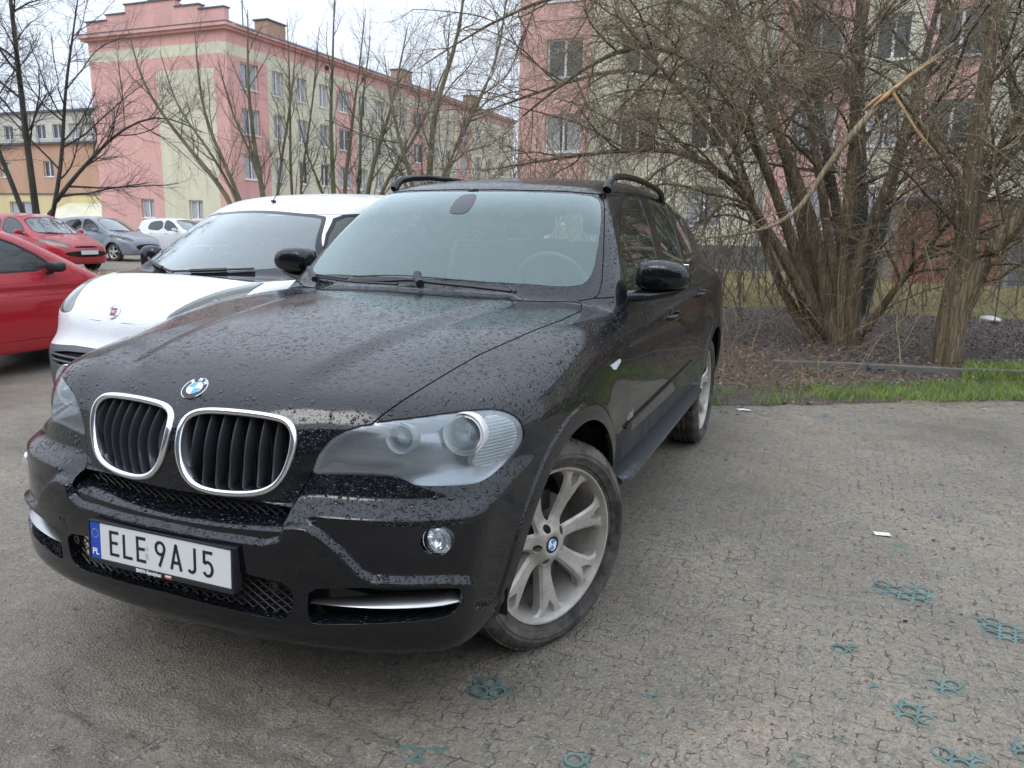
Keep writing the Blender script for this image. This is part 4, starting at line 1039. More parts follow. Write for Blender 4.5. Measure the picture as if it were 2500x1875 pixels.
def build_car(kind, label, p, col, loc, rz, res=1., group=None):
    F = car_form(p); L = p['L']; wf, wr = p['wheels']; zr = p['wr']; R_ = zr
    root = thing(kind, label, 'car', (loc[0], loc[1], 0), rz, group)
    rows_ = list(np.radians(np.linspace(-50, 90, int(170*res)))); rows_[-1] = math.pi/2
    sh = make_shell(F, p.get('y0', .9), L-.6, .68, int(110*res), int(200*res), 24, rows_)
    sh = sh.clip(sh.V[:, 2]-p.get('zb', .20)-.012)
    def both(s, name, mat, fl=.012, par=root):
        if len(s.T) < 4: return None
        s = s.flange(fl) if fl else s
        a = s.build(name, mat, par); b = s.mirror().build(name, mat, par); return a, b
    def whole_(s, name, mat, fl=.012, par=root):
        if len(s.T) < 4: return None
        return (s.flange(fl) if fl else s).both().build(name, mat, par)
    V = lambda s: s.V
    shi = make_shell(F, p.get('y0', .9), L-.6, .68, 24, 36, 6, list(np.radians(np.linspace(-50, 50, 40)))); inner = shi.sub((shi.V[:, 2] < p['belt']-.1) & (shi.V[:, 2] > p.get('zb', .2)+.03)).offset(-.05)
    arc = lambda v: np.minimum(np.hypot(v[:, 1]-wf, v[:, 2]-zr), np.hypot(v[:, 1]-wr, v[:, 2]-zr))-R_*1.13
    sh = sh.clip(arc(sh.V)); inner = inner.clip(arc(inner.V)); whole_(inner, 'inner_shell', M['dark'], 0)
    # windscreen in the front view
    wsp = rounded(p['wsp'], 2); d = np.where((sh.V[:, 1] < p['wsy'][1]) & (sh.V[:, 1] > p['wsy'][0]), sh.pl(wsp, (0, 2)), -1)
    ws = sh.clip(d-.002); sh = sh.clip(-d)
    if 'frit' in p:
        fz = p['frit']; frt = ws.clip(np.maximum(fz+.05*(ws.V[:, 0]/.7)**2-ws.V[:, 2], .022-ws.pl(wsp, (0, 2)))); ws = ws.clip(-np.maximum(fz+.05*(ws.V[:, 0]/.7)**2-ws.V[:, 2], .022-ws.pl(wsp, (0, 2))))
        whole_(frt, 'windscreen_surround', M['blackdry'], .006)
    whole_(ws, 'windscreen', M['carglass'], 0)
    for wp in p['windows']:
        wr_ = rounded(wp, 1); d = np.where(sh.V[:, 0] > .3, sh.pl(wr_, (1, 2)), -1); q = sh.clip(d-.001); sh = sh.clip(-d)
        fr = q.clip(.018-q.pl(wr_, (1, 2))); q = q.clip(q.pl(wr_, (1, 2))-.018)
        both(fr, 'window_seal', M['seal'], .004); both(q.offset(-.004), 'side_window', M['darkglass'], 0)
    for (nm, poly, yr, mat, dep, ax) in p['front']:
        pr = rounded(poly, 2); d = np.where((sh.V[:, 1] < yr) & ((sh.V[:, 2] < p['belt']+.3)), sh.pl(pr, ax), -1); q = sh.clip(d-.004); sh = sh.clip(-d)
        if nm == 'headlamp':
            hb = q.offset(-.045*1.); both(hb, 'headlamp_reflector', M['lampback'], 0); both(q, 'headlamp', M['lens2'], 0)
            c = q.V.mean(0); nA = q.N.mean(0)
            mb = MB().lathe([(.050, -.02), (.048, .0), (.042, -.012), (.025, -.028), (.0001, -.032)], 28, frame(c-nA*.042, (nA[0]*.4, -1, .15))); o = mb.build('headlamp_bowl', M['chrome'], root, smooth=True); mirror_obj(o)
        else: whole_(q.offset(-dep) if dep else q, nm, mat, .02)
    pm = p.get('paint') or col
    # bonnet
    hp = rounded(p['bonnet'], 1); d = np.where((sh.V[:, 1] < p['wsy'][0]+.5) & (sh.V[:, 2] > p['bonz']), sh.pl(hp, (0, 1)), -1)
    d = np.minimum(d, sh.V[:, 2]-p['bonz']); q = sh.clip(d-.005); sh = sh.clip(-(d+.005)); whole_(q, 'bonnet', col, .02)
    for i, (a, b_) in enumerate(p['doors']):
        d = np.where(sh.V[:, 0] > .3, np.minimum(np.minimum(sh.V[:, 1]-a-.05*sstep(sh.V[:, 2], .9, .5), b_-sh.V[:, 1]), np.minimum(p['belt']+.45-sh.V[:, 2], sh.V[:, 2]-.33)), -1)
        q = sh.clip(d-.003); sh = sh.clip(-(d+.003)); both(q, 'door', col, .015)
        yh = b_-.22; zh = p['belt']-.10; xq = np.linspace(.6, 1, 200); xh = xq[np.argmax(F(np.stack([xq, xq*0+yh, xq*0+zh], 1)) > 0)]
        mb = MB().tube([(xh-.01, yh-.10, zh), (xh+.025, yh-.06, zh), (xh+.025, yh+.06, zh), (xh-.01, yh+.10, zh)], .012, 8); o = mb.build('door_handle', p.get('handle', col), root, smooth=True); mirror_obj(o)
    whole_(sh, 'body', col, .012)
    if 'lower' in p: pass
    # wheels
    for (wy, s_) in ((wf, 1), (wf, -1), (wr, 1), (wr, -1)):
        wt = bpy.data.objects.new('wheel', None); link(wt, root); xo = float(spline(*p['side'])(np.array([zr]))[0])-.015
        wt.matrix_local = Matrix.Translation((s_*xo, wy, zr)) @ Matrix.Rotation(s_*math.pi/2, 4, 'Y')
        rr = R_*.66
        mb = MB().lathe([(rr, -.01), (rr+.03, .012), (R_-.03, .014), (R_-.008, -.004), (R_, -.03), (R_, -.16), (rr, -.18)], 48); mb.build('tyre', M['tyre'], wt, smooth=True, angle=50)
        mb = MB().lathe([(rr+.004, .004), (rr-.012, -.006), (rr-.03, -.04), (rr-.03, -.15)], 40); mb.lathe([(rr*.36, .004), (rr*.3, .012), (.0001, .014)], 24)
        for k in range(p.get('spokes', 9)):
            a = 2*math.pi*k/p.get('spokes', 9); q = Matrix.Rotation(a, 4, 'Z'); w0 = p.get('spw', .022)
            mb.add([q @ Vector(v) for v in ((rr*.25, -w0*.8, .006), (rr*.25, w0*.8, .006), (rr-.01, w0*1.3, -.004), (rr-.01, -w0*1.3, -.004), (rr*.25, -w0*.8, -.02), (rr*.25, w0*.8, -.02), (rr-.01, w0*1.3, -.03), (rr-.01, -w0*1.3, -.03))], [(0, 3, 2, 1), (0, 1, 5, 4), (1, 2, 6, 5), (3, 0, 4, 7)])
        mb.build('rim', M['hubcap'], wt, smooth=True, angle=30)
        mb = MB().lathe([(rr-.02, -.06), (.0001, -.06)], 32); mb.build('brake_disc', M['dark'], wt)
    for wy in (wf, wr):
        mb = MB(); mb.lathe([(R_*1.16, -.80), (R_*1.16, .80)], 32, Matrix.Translation((0, wy, zr)) @ Matrix.Rotation(math.pi/2, 4, 'Y'))
        o = mb.build('wheel_housing', M['dark'], root); bm = bmesh.new(); bm.from_mesh(o.data); bmesh.ops.delete(bm, geom=[f for f in bm.faces if f.calc_center_median().z < .28], context='FACES'); bm.to_mesh(o.data); bm.free()
    # mirrors
    mx_, my_, mz_ = p['mirror']
    mb = MB(); Vm_ = []
    for i in range(20):
        a = 2*math.pi*i/20
        for j in range(13):
            b_ = -math.pi/2+math.pi*j/12; pw = lambda v, e: math.copysign(abs(v)**e, v)
            Vm_.append((mx_+.10*pw(math.cos(b_), .6)*pw(math.cos(a), .6), my_-.06*pw(math.sin(b_), .8), mz_+p.get('mirh', .065)*pw(math.cos(b_), .6)*pw(math.sin(a), .65)))
    o = mesh_obj('door_mirror', Vm_, [(i*13+j, ((i+1) % 20)*13+j, ((i+1) % 20)*13+j+1, i*13+j+1) for i in range(20) for j in range(12)], p.get('mirmat', col), root); mirror_obj(o)
    mb = MB().tube([(mx_-.16, my_+.01, mz_-.06), (mx_-.05, my_, mz_-.05)], .022, 8); o = mb.build('mirror_arm', M['plastic'], root, smooth=True); mirror_obj(o)
    # cabin
    mb = MB().box(-.6, .6, p['ws'][0]+.35, p['ws'][0]+.6, .5, p['belt']-.04); mb.build('dashboard', M['dash'], root, bevel=.04)
    for s_ in (-1, 1):
        sy = p['ws'][0]+1.15; mb = MB().box(s_*.36-.23, s_*.36+.23, sy, sy+.16, .5, p['belt']+.22); mb.box(s_*.36-.12, s_*.36+.12, sy+.04, sy+.14, p['belt']+.25, p['belt']+.40); mb.build('seat', M['leather'], root, bevel=.05)
    mb = MB().box(-.7, .7, .5, L-.3, .24, .3); mb.build('floor_pan', M['dark'], root)
    # plate
    return root, F
M['carglass'] = glass('misted_windscreen', (.66, .74, .75), .15, (.50, .58, .58), ior=1.5, fk=2.2); M['darkglass'] = glass('car_side_glass', (.12, .16, .16), .10, (.3, .33, .33), wet=True)
M['lens2'] = glass('clear_lamp_cover', (.85, .87, .80), .12, (.5, .5, .42), wet=False); M['lampback'] = simple('lamp_reflector', (.40, .40, .35), .3, .5); M['hubcap'] = simple('silver_hubcap', (.55, .56, .57), .3, .7)
M['whitepaint'] = paint('white_paint', (.74, .76, .79), True, 0, 0, .8, .35, bd=.5); M['redpaint'] = paint('red_paint', (.38, .012, .022), True, 0, 0, 1, .3); M['redpaint2'] = paint('faded_red_paint', (.42, .010, .020), True, 0, 0, .9, .35)
M['silverpaint'] = paint('silver_blue_paint', (.26, .285, .33), True, 0, .35, 1, .3); M['greyplastic'] = simple('grey_bumper_plastic', (.075, .082, .09), .45, var=.15); M['bluegrey'] = simple('blue_grey_plastic', (.21, .235, .27), .4)

# ---- white van-like car between
van_p = dict(L=3.86, wheels=(.78, 3.29), wr=.295, hood=([0, .05, .12, .3, .45, .8, 1.1, 2, 4], [.73, .82, .90, 1.0, 1.05, 1.10, 1.13, 1.15, 1.15]), side=([0, .2, .4, .6, .8, 1.0, 1.1, 1.3], [.76, .80, .835, .845, .845, .825, .80, .70]),
  roof=([0, .8, 1.2, 1.3, 1.5, 1.9, 2.6, 3.4, 3.9], [1.30, 1.42, 1.50, 1.535, 1.60, 1.66, 1.69, 1.69, 1.66]), nose=([.1, .2, .3, .5, .62, .66, .80, .86, .95, 1.1], [.12, .05, .0, -.02, 0, .03, .07, .09, .16, .30]), plan=(.14, .55), taper=.05, kf=.14, kt=.09, hx=.025,
  ws=(.62, 1.07, .62, .42), belt=1.05, glass=(.815, .28, .10), back=.06, wsp=[(-.9, 1.085), (-.75, 1.06), (-.4, 1.055), (0, 1.07), (.4, 1.055), (.75, 1.06), (.9, 1.085), (.72, 1.28), (.60, 1.475), (.55, 1.495), (0, 1.53), (-.55, 1.495), (-.60, 1.475), (-.72, 1.28)], wsy=(.60, 1.75), frit=1.10,
  windows=[[(1.02, 1.07), (2.28, 1.06), (2.30, 1.50), (1.62, 1.52), (1.40, 1.46)]], doors=[(.98, 2.36)], bonnet=[(-.62, .0), (.62, .0), (.66, .5), (.74, .90), (.3, .80), (0, .78), (-.3, .80), (-.74, .90), (-.66, .5)], bonz=.808,
  front=[('headlamp', [(.42, .85), (.52, .825), (.66, .83), (.735, .88), (.77, .97), (.75, 1.06), (.68, 1.06), (.58, 1.00), (.49, .93)], .7, None, 0, (0, 2)),
         ('grille', [(-.52, .47), (.52, .47), (.60, .615), (-.60, .615)], .4, M['dark'], .03, (0, 2)), ('air_intake', [(-.50, .27), (.50, .27), (.52, .40), (-.52, .40)], .4, M['dark'], .03, (0, 2)),
         ('bumper_corner', [(.60, .645), (.95, .645), (.95, .84), (.76, .83), (.68, .79)], .8, M['bluegrey'], 0, (0, 2)), ('bumper_corner', [(-.60, .645), (-.95, .645), (-.95, .84), (-.76, .83), (-.68, .79)], .8, M['bluegrey'], 0, (0, 2)),
         ('bumper', [(-1.2, .15), (1.2, .15), (1.2, .645), (-1.2, .645)], .55, M['greyplastic'], 0, (0, 2))],
  mirror=(.93, 1.15, 1.14), mirh=.10, mirmat=M['blackdry'], spokes=8, handle=M['plastic'])
van, FV = build_car('white_van', 'small white delivery van parked close beside the black SUV', van_p, M['whitepaint'], (-2.463, .969), -.0767, 1.0)
def vhit(F, x, z): return float(ys([x], [z], F, -.6, 1.2)[0])
for zz_ in (.50, .535, .57):
    mb = MB(); pts = [(x, vhit(FV, x, zz_)+.008, zz_) for x in np.linspace(-.56, .56, 15)]; mb.tube(pts, .010, 6, flat=.8); mb.build('grille_bar', M['greyplastic'], van, smooth=True)
yv = vhit(FV, 0, .865)
A = frame((0, yv-.004, .870), (0, -1, .55)); mb = MB().lathe([(.048, -.004), (.048, .003), (.043, .005), (.040, .003)], 36, A); bb_ = mb.build('bonnet_badge', M['chrome'], van, smooth=True)
mb = MB().lathe([(.040, .003), (.0001, .0035)], 36, A); mb.build('badge_face', M['whitepaint'], bb_)
mb = MB().add([A @ Vector(v) for v in ((-.024, -.026, .0036), (.024, -.026, .0036), (.027, .026, .0036), (-.027, .026, .0036), (-.024, -.026, .0046), (.024, -.026, .0046), (.027, .026, .0046), (-.027, .026, .0046))], [(4, 5, 6, 7), (0, 1, 5, 4), (1, 2, 6, 5), (2, 3, 7, 6), (3, 0, 4, 7)]); mb.build('badge_shield', simple('dull_ruby', (.28, .10, .16), .3, .3), bb_)
text_mesh('FIAT', .024, .0004, A @ Matrix.Translation((0, 0, .0048)), 'badge_lettering', M['chrome'], bb_, squash=.75)
def plate_at(parent, x0, x1, y, z0, z1, txt, band=True, F=None):
    mb = MB().box(x0-.008, x1+.008, y, y+.02, z0-.008, z1+.008); pr = mb.build('number_plate', M['plastic'], parent, bevel=.002)
    mb = MB().box(x0+(.04 if band else 0), x1, y-.002, y, z0, z1); mb.build('plate_panel', m_pl, pr)
    if band: mb = MB().box(x0, x0+.0395, y-.002, y, z0, z1); mb.build('plate_band', M['blue_print'], pr); text_mesh('PL', .026, .0004, Matrix.Translation((x0+.020, y-.0025, z0+.022)) @ Matrix.Rotation(math.pi/2, 4, 'X'), 'country_code', M['white_print'], pr)
    if txt: text_mesh(txt, (z1-z0)*.98, .0004, Matrix.Translation(((x0+x1)/2+.02, y-.0025, (z0+z1)/2)) @ Matrix.Rotation(math.pi/2, 4, 'X'), 'plate_lettering', M['black_print'], pr, squash=.68)
plate_at(van, -.26, .26, vhit(FV, 0, .44)-.03, .385, .50, 'EL')
mb = MB().tube([(.02, 1.50, 1.585), (.02, 1.50, 1.60)], .02, 10).tube([(.02, 1.50, 1.60), (.02, 1.66, 1.80)], [.004, .002], 6); mb.build('roof_aerial', M['plastic'], van, smooth=True)
def wiper_on(F, parent, x0, z0, x1, z1, thick=.008):
    pts = [(x, vhit(F, x, z)-.02, z+.008) for x, z in zip(np.linspace(x0, x1, 8), np.linspace(z0, z1, 8))]; mb = MB().tube(pts, thick, 6).tube(pts[2:6], thick*1.7, 6); mb.build('wiper', M['plastic'], parent, smooth=True)
wiper_on(FV, van, -.70, 1.15, -.05, 1.085); wiper_on(FV, van, -.10, 1.088, .50, 1.125)
mb = MB().box(-.55, -.20, 1.12, 1.30, 1.06, 1.075); mb.build('windscreen_papers', M['white_print'], van)

hatch = dict(L=3.87, wheels=(.78, 3.28), wr=.30, hood=([0, .1, .3, .6, .9, 1.1, 2, 4], [.60, .74, .84, .925, .985, 1.02, 1.03, 1.03]), side=([0, .2, .4, .6, .8, .95, 1.1, 1.3], [.74, .79, .825, .838, .835, .81, .76, .66]),
  roof=([0, 1.2, 1.6, 2.0, 2.5, 3.2, 3.9], [1.25, 1.38, 1.46, 1.51, 1.53, 1.50, 1.42]), nose=([.1, .2, .3, .5, .6, .7, .8, .95], [.10, .05, .0, .0, .02, .06, .14, .30]), plan=(.18, .6), taper=.08, kf=.22, kt=.14,
  ws=(.85, .97, .52, .36), belt=.98, glass=(.79, .35, .12), back=.30, wsp=[(-.70, .99), (0, 1.0), (.70, .99), (.62, 1.2), (.52, 1.40), (0, 1.435), (-.52, 1.40), (-.62, 1.2)], wsy=(.7, 2.1), frit=.0,
  windows=[[(1.28, .99), (2.28, .975), (2.30, 1.42), (1.95, 1.42), (1.62, 1.27)], [(2.36, .98), (3.20, 1.03), (3.28, 1.15), (3.05, 1.38), (2.38, 1.42)]], doors=[(1.12, 2.33)], bonnet=[(-.55, .02), (.55, .02), (.60, .5), (.66, 1.0), (0, .90), (-.66, 1.0), (-.60, .5)], bonz=.68,
  front=[('headlamp', [(.38, .68), (.60, .66), (.80, .76), (.84, .90), (.70, .87), (.50, .77)], .9, None, 0, (0, 2)), ('grille', [(-.34, .635), (.34, .635), (.36, .69), (-.36, .69)], .4, M['dark'], .02, (0, 2)),
         ('air_intake', [(-.58, .40), (.58, .40), (.66, .56), (-.66, .56)], .4, M['dark'], .02, (0, 2))], mirror=(.92, 1.42, 1.04), spokes=9, spw=.014)
red, FR = build_car('red_hatchback', 'bright red hatchback with white hubcaps parked beyond the strip of dry grass', hatch, M['redpaint'], (-17.0, 12.75), math.radians(90), .6)
yb = vhit(FR, 0, .48); plate_at(red, -.26, .26, yb-.035, .43, .54, 'ELX 4K7', False) if False else plate_at(red, -.26, .26, yb-.035, .47, .58, None, False)
mb = MB().box(-.836, -.800, 1.05, 2.9, .40, .47); mb.build('side_decal', M['white_print'], red, bevel=.004)
wiper_on(FR, red, -.6, 1.03, 0, 1.0)
h2 = dict(hatch); h2.update(roof=([0, 1.2, 1.6, 2.0, 2.5, 3.2, 3.9], [1.22, 1.34, 1.42, 1.475, 1.49, 1.46, 1.36]), front=[('headlamp', [(.48, .70), (.64, .66), (.80, .74), (.84, .88), (.76, .92), (.60, .82)], .9, None, 0, (0, 2)), ('air_intake', [(-.46, .36), (.46, .36), (.54, .58), (-.54, .58)], .4, M['dark'], .02, (0, 2))], mirror=(.92, 1.42, 1.03), spokes=5, spw=.03, doors=[(1.12, 2.2), (2.24, 3.05)],
  windows=[[(1.28, .99), (2.16, .975), (2.18, 1.40), (1.95, 1.40), (1.62, 1.25)], [(2.24, .98), (3.05, 1.0), (3.10, 1.15), (2.95, 1.34), (2.26, 1.40)]])
sil, FS = build_car('silver_hatchback', 'silver-blue hatchback parked just behind the bright red one', h2, M['silverpaint'], (-20.4, 17.9), math.radians(92), .5)
wiper_on(FS, sil, -.6, 1.03, 0, 1.0)
h3 = dict(h2); h3['spokes'] = 7
wc, FW = build_car('white_saloon', 'white car mostly hidden behind the silver-blue hatchback, only its roof and windows showing', h3, M['whitepaint'], (-21.6, 22.5), math.radians(88), .4)
h4 = dict(hatch); h4.update(roof=([0, 1.2, 1.6, 2.0, 2.5, 3.2, 3.9], [1.15, 1.27, 1.34, 1.385, 1.40, 1.37, 1.28]), ws=(.95, .93, .50, .36), belt=.93, mirror=(.90, 1.62, .99), mirh=.05, mirmat=M['plastic'], doors=[(1.25, 2.6)], hood=([0, .1, .3, .6, .9, 1.1, 2, 4], [.54, .64, .72, .785, .835, .865, .90, .91]), wsp=[(-.70, .95), (0, .96), (.70, .95), (.60, 1.2), (.52, 1.31), (0, 1.34), (-.52, 1.31), (-.60, 1.2)],
  windows=[[(1.48, .945), (2.55, .935), (2.57, 1.31), (2.10, 1.31), (1.75, 1.16)], [(2.64, .94), (3.30, .96), (3.15, 1.25), (2.66, 1.30)]])
near, FN = build_car('red_coupe', 'dark-windowed red two-door car cut by the left edge of the photo, beside the white van', h4, M['redpaint2'], (-5.95, 4.30), math.pi, .7)
# ================================================================== GROUND
def vnoise(x, y, s, seed=0):
    """smooth value noise on a lattice of size s"""
    r = np.random.default_rng(seed); G = r.random((256, 256)); u = x/s; v = y/s; i = np.floor(u).astype(int); j = np.floor(v).astype(int); a = u-i; b = v-j
    a = a*a*(3-2*a); b = b*b*(3-2*b); g0 = lambda p, q: G[p % 256, q % 256]
    return (g0(i, j)*(1-a)+g0(i+1, j)*a)*(1-b)+(g0(i, j+1)*(1-a)+g0(i+1, j+1)*a)*b-.5
EX = [(2.064, .964, .16), (2.387, .743, .15), (1.829, .362, .055), (.772, -.368, .08), (2.13, .215, .085), (2.03, .04, .10), (2.10, -.155, .09), (1.146, -.587, .055), (1.27, -.183, .035), (1.93, .15, .05), (2.30, -.02, .07), (1.52, .55, .03), (2.75, 1.9, .07), (2.35, 2.6, .06)]
EX = [(a, b, c*.62) for a, b, c in EX]
def ground_h(x, y):
    h = .020*vnoise(x, y, 1.3, 1)+.010*vnoise(x, y, .42, 2)+.007*vnoise(x, y, .13, 3)+.0045*vnoise(x, y, .05, 4)
    h = h*(.5+.5*sstep(np.hypot(x, y), 0, 4))+.003
    # churned wheel tracks ahead of the car
    tr = gauss(y, -1.05+.25*x, .28)*sstep(x, -2.2, -.3)*(1-sstep(x, .5, 1.1)); h = h+tr*(.026*vnoise(x+1.1*y, y*2.6, .10, 5)+.014*vnoise(x, y, .04, 6)-.004)
    for a, b, c in EX: h = h-.0085*(1-sstep(np.hypot(x-a, y-b)+.09*vnoise(x, y, .07, 7), c*.5, c*1.5))
    return h*(1-sstep(np.hypot(x, y-2), 14, 20))
def axis(lo, a, b, hi, fine):
    mid = np.arange(a, b, fine); L = [a]; s = fine
    while L[-1] > lo: s *= 1.16; L.append(L[-1]-s)
    Rr = [b]; s = fine
    while Rr[-1] < hi: s *= 1.16; Rr.append(Rr[-1]+s)
    return np.concatenate([L[::-1][:-1], mid, Rr])
gx = axis(-900, -2.4, 3.4, 900, .021); gy = axis(-900, -1.4, 2.6, 900, .021); gy = np.unique(np.concatenate([gy[gy < 2.6], np.arange(2.6, 6.6, .04), gy[gy > 6.6]]))
X, Y = np.meshgrid(gx, gy, indexing='ij'); Hh = ground_h(X, Y); ns_, nr_ = X.shape
I = np.arange(ns_*nr_).reshape(ns_, nr_)
m, n, b = material('sandy_wet_ground', (.2, .17, .14), .75)
t = n.new('ShaderNodeTexCoord').outputs['Object']
big = n.noise(.9, 5, t, .6); mid_ = n.noise(7, 6, t, .65); fine_ = n.noise(90, 5, t, .7); peb = n.new('ShaderNodeTexVoronoi', {'Scale': 120., 'Randomness': 1.}); n.l.new(t, peb.inputs['Vector'])
c = n.ramp(big, [(.30, (.170, .146, .110)), (.5, (.272, .236, .180)), (.70, (.365, .305, .226))])
c = n.mix(n.val(mid_, [(.42, 0), (.66, .55)]), c, (.275, .232, .185)); c = n.mix(n.val(n.noise(3.1, 5, t, .7), [(.5, 0), (.68, .45)]), c, (.16, .165, .155))
# green plastic of the pavers worn through the sand
obj = n.new('ShaderNodeSeparateXYZ'); n.l.new(t, obj.inputs[0]); rgt = n.new('ShaderNodeMapRange', {1: -.2, 2: 1.4}); n.l.new(obj.outputs[0], rgt.inputs[0])
gf = n.val(n.noise(15, 3, t, .5, .6), [(.60, 0), (.66, 1)]); c = n.mix(n.math('MULTIPLY', n.math('MULTIPLY', gf, rgt.outputs[0]), .6), c, (.085, .150, .135))
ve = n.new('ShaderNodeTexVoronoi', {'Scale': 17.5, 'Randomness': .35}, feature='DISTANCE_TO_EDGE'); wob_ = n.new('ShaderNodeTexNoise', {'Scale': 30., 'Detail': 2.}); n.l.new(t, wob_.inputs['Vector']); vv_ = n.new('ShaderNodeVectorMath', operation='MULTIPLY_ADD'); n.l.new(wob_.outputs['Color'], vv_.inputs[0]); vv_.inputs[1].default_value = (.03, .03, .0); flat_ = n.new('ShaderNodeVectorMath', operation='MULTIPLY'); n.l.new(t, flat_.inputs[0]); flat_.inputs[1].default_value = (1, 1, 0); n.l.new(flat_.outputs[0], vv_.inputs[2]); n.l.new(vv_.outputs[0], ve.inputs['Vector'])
gapshade = n.math('MULTIPLY', n.val(ve.outputs['Distance'], [(.0, 1), (.045, 0)]), n.val(n.noise(19, 3, t, .6), [(.50, 0), (.57, 1)])); pat = n.val(n.noise(1.7, 4, t, .6), [(.38, .40), (.58, 1)]); rg_ = n.new('ShaderNodeMapRange', {1: -1.2, 2: 1.0, 3: .15, 4: 1.}); n.l.new(t, n.new('ShaderNodeSeparateXYZ').inputs[0]); ox_ = n.new('ShaderNodeSeparateXYZ'); n.l.new(t, ox_.inputs[0]); n.l.new(ox_.outputs[0], rg_.inputs[0]); gapshade = n.math('MULTIPLY', gapshade, n.math('MULTIPLY', pat, rg_.outputs[0])); c = n.mix(n.math('MULTIPLY', gapshade, .85), c, (.045, .045, .038))  # dark lines put the shade of the paver gaps into the colour
mud = n.new('ShaderNodeMapRange', {1: -.2, 2: -1.1}); n.l.new(obj.outputs[1], mud.inputs[0]); lf_ = n.new('ShaderNodeMapRange', {1: 1.4, 2: .2}); n.l.new(obj.outputs[0], lf_.inputs[0])
mudf = n.math('MULTIPLY', n.math('MULTIPLY', mud.outputs[0], lf_.outputs[0]), n.val(n.noise(2.6, 5, t, .7), [(.36, .25), (.60, 1)])); c = n.mix(n.math('MULTIPLY', mudf, .75), c, (.115, .090, .062))
dmp = n.val(n.noise(1.15, 4, t, .65), [(.48, 0), (.70, .45)]); c = n.mix(dmp, c, (.135, .122, .102)); c = n.mix(n.val(n.noise(260, 3, t, .8), [(.36, .6), (.50, 0)]), c, (.06, .05, .04)); c = n.mix(n.val(n.noise(200, 3, t, .8), [(.56, 0), (.68, .5)]), c, (.48, .42, .35))
c = n.mix(n.val(fine_, [(.35, .5), (.52, 0)]), c, (.07, .06, .05)); c = n.mix(n.val(peb.outputs['Color'], [(.80, 0), (.92, .5)]), c, (.40, .37, .32))
sq = n.new('ShaderNodeTexWave', {'Scale': 9., 'Distortion': 9., 'Detail': 3., 'Detail Scale': 2.2}); n.l.new(t, sq.inputs[0]); sqf = n.math('MULTIPLY', n.val(sq.outputs['Fac'], [(.93, 0), (.985, 1)]), n.val(n.noise(13, 3, t, .6), [(.53, 0), (.58, 1)])); c = n.mix(n.math('MULTIPLY', sqf, .85), c, (.05, .048, .04))
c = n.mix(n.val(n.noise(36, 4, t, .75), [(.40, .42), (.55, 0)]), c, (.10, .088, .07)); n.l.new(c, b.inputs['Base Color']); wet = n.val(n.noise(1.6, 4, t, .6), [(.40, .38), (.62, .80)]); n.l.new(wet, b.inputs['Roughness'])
hgt = n.math('SUBTRACT', n.math('ADD', n.math('MULTIPLY', fine_, .006), n.math('ADD', n.math('MULTIPLY', mid_, .012), n.math('MULTIPLY', peb.outputs['Distance'], .0035))), n.math('MULTIPLY', gapshade, .008))
bp = n.new('ShaderNodeBump', {'Strength': 1., 'Distance': 1., 'Height': hgt}); n.l.new(bp.outputs[0], b.inputs['Normal']); M['ground'] = m
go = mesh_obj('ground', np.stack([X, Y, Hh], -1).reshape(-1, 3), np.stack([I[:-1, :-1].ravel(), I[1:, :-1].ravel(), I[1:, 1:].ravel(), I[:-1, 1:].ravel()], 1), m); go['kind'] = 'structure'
# paver honeycomb: rings joined edge to edge, half buried
M['paver'] = simple('green_paver_plastic', (.105, .155, .140), .5, var=.35, scale=12, bump=.001, bscale=120)
def cells(region, top, seg=12):
    P_ = .058; out_ = []
    x0, x1, y0, y1 = region; ca, sa = math.cos(.35), math.sin(.35); c_ = []
    for i in range(-140, 140):
        for j in range(-140, 140):
            u = (i+.5*(j % 2))*P_; v = j*P_*.866; x = u*ca-v*sa+1.5; y = u*sa+v*ca+1.2
            if x0 < x < x1 and y0 < y < y1: c_.append((x, y))
    return np.array(c_)
CC = cells((.55, 3.6, -1.1, 5.0), 0)
an = np.linspace(0, 2*math.pi, 13)[:-1]
def cell_mesh(C, zt, dz=.012):
    nC = len(C); a = an[None, :]; hexr = .029/np.cos((a-.35+math.pi/6) % (math.pi/3)-math.pi/6); ro = np.minimum(hexr, .0315); ri = .0205
    gx_, gy_ = C[:, 0:1], C[:, 1:2]; V = []
    for rr_, zz_ in ((ro*.99, -dz), (ro*.99, 0), (np.full_like(a, ri+.0005), 0), (np.full_like(a, ri), -dz)):
        V.append(np.stack([gx_+rr_*np.cos(a), gy_+rr_*np.sin(a), np.broadcast_to(zt[:, None]+zz_, (nC, 12))], -1))
    V = np.stack(V, 1).reshape(-1, 3); base = (np.arange(nC)*48)[:, None]; q = []
    for r_ in range(3):
        for k in range(12): q.append([r_*12+k, r_*12+(k+1) % 12, (r_+1)*12+(k+1) % 12, (r_+1)*12+k])
    q = np.array(q); return V, (base[:, :, None]+q[None]).reshape(-1, 4)
hC = ground_h(CC[:, 0], CC[:, 1]); hs_ = np.stack([ground_h(CC[:, 0]+.024*math.cos(k), CC[:, 1]+.024*math.sin(k)) for k in np.arange(6)*1.047], 1)
taken = np.zeros(len(CC), bool); zt0 = -.0024+.004*vnoise(CC[:, 0], CC[:, 1], .5, 9)+.018*vnoise(CC[:, 0], CC[:, 1], 1.3, 1)+.008*vnoise(CC[:, 0], CC[:, 1], .42, 2)
zt0 = zt0*(.5+.5*sstep(np.hypot(CC[:, 0], CC[:, 1]), 0, 4))+.0008
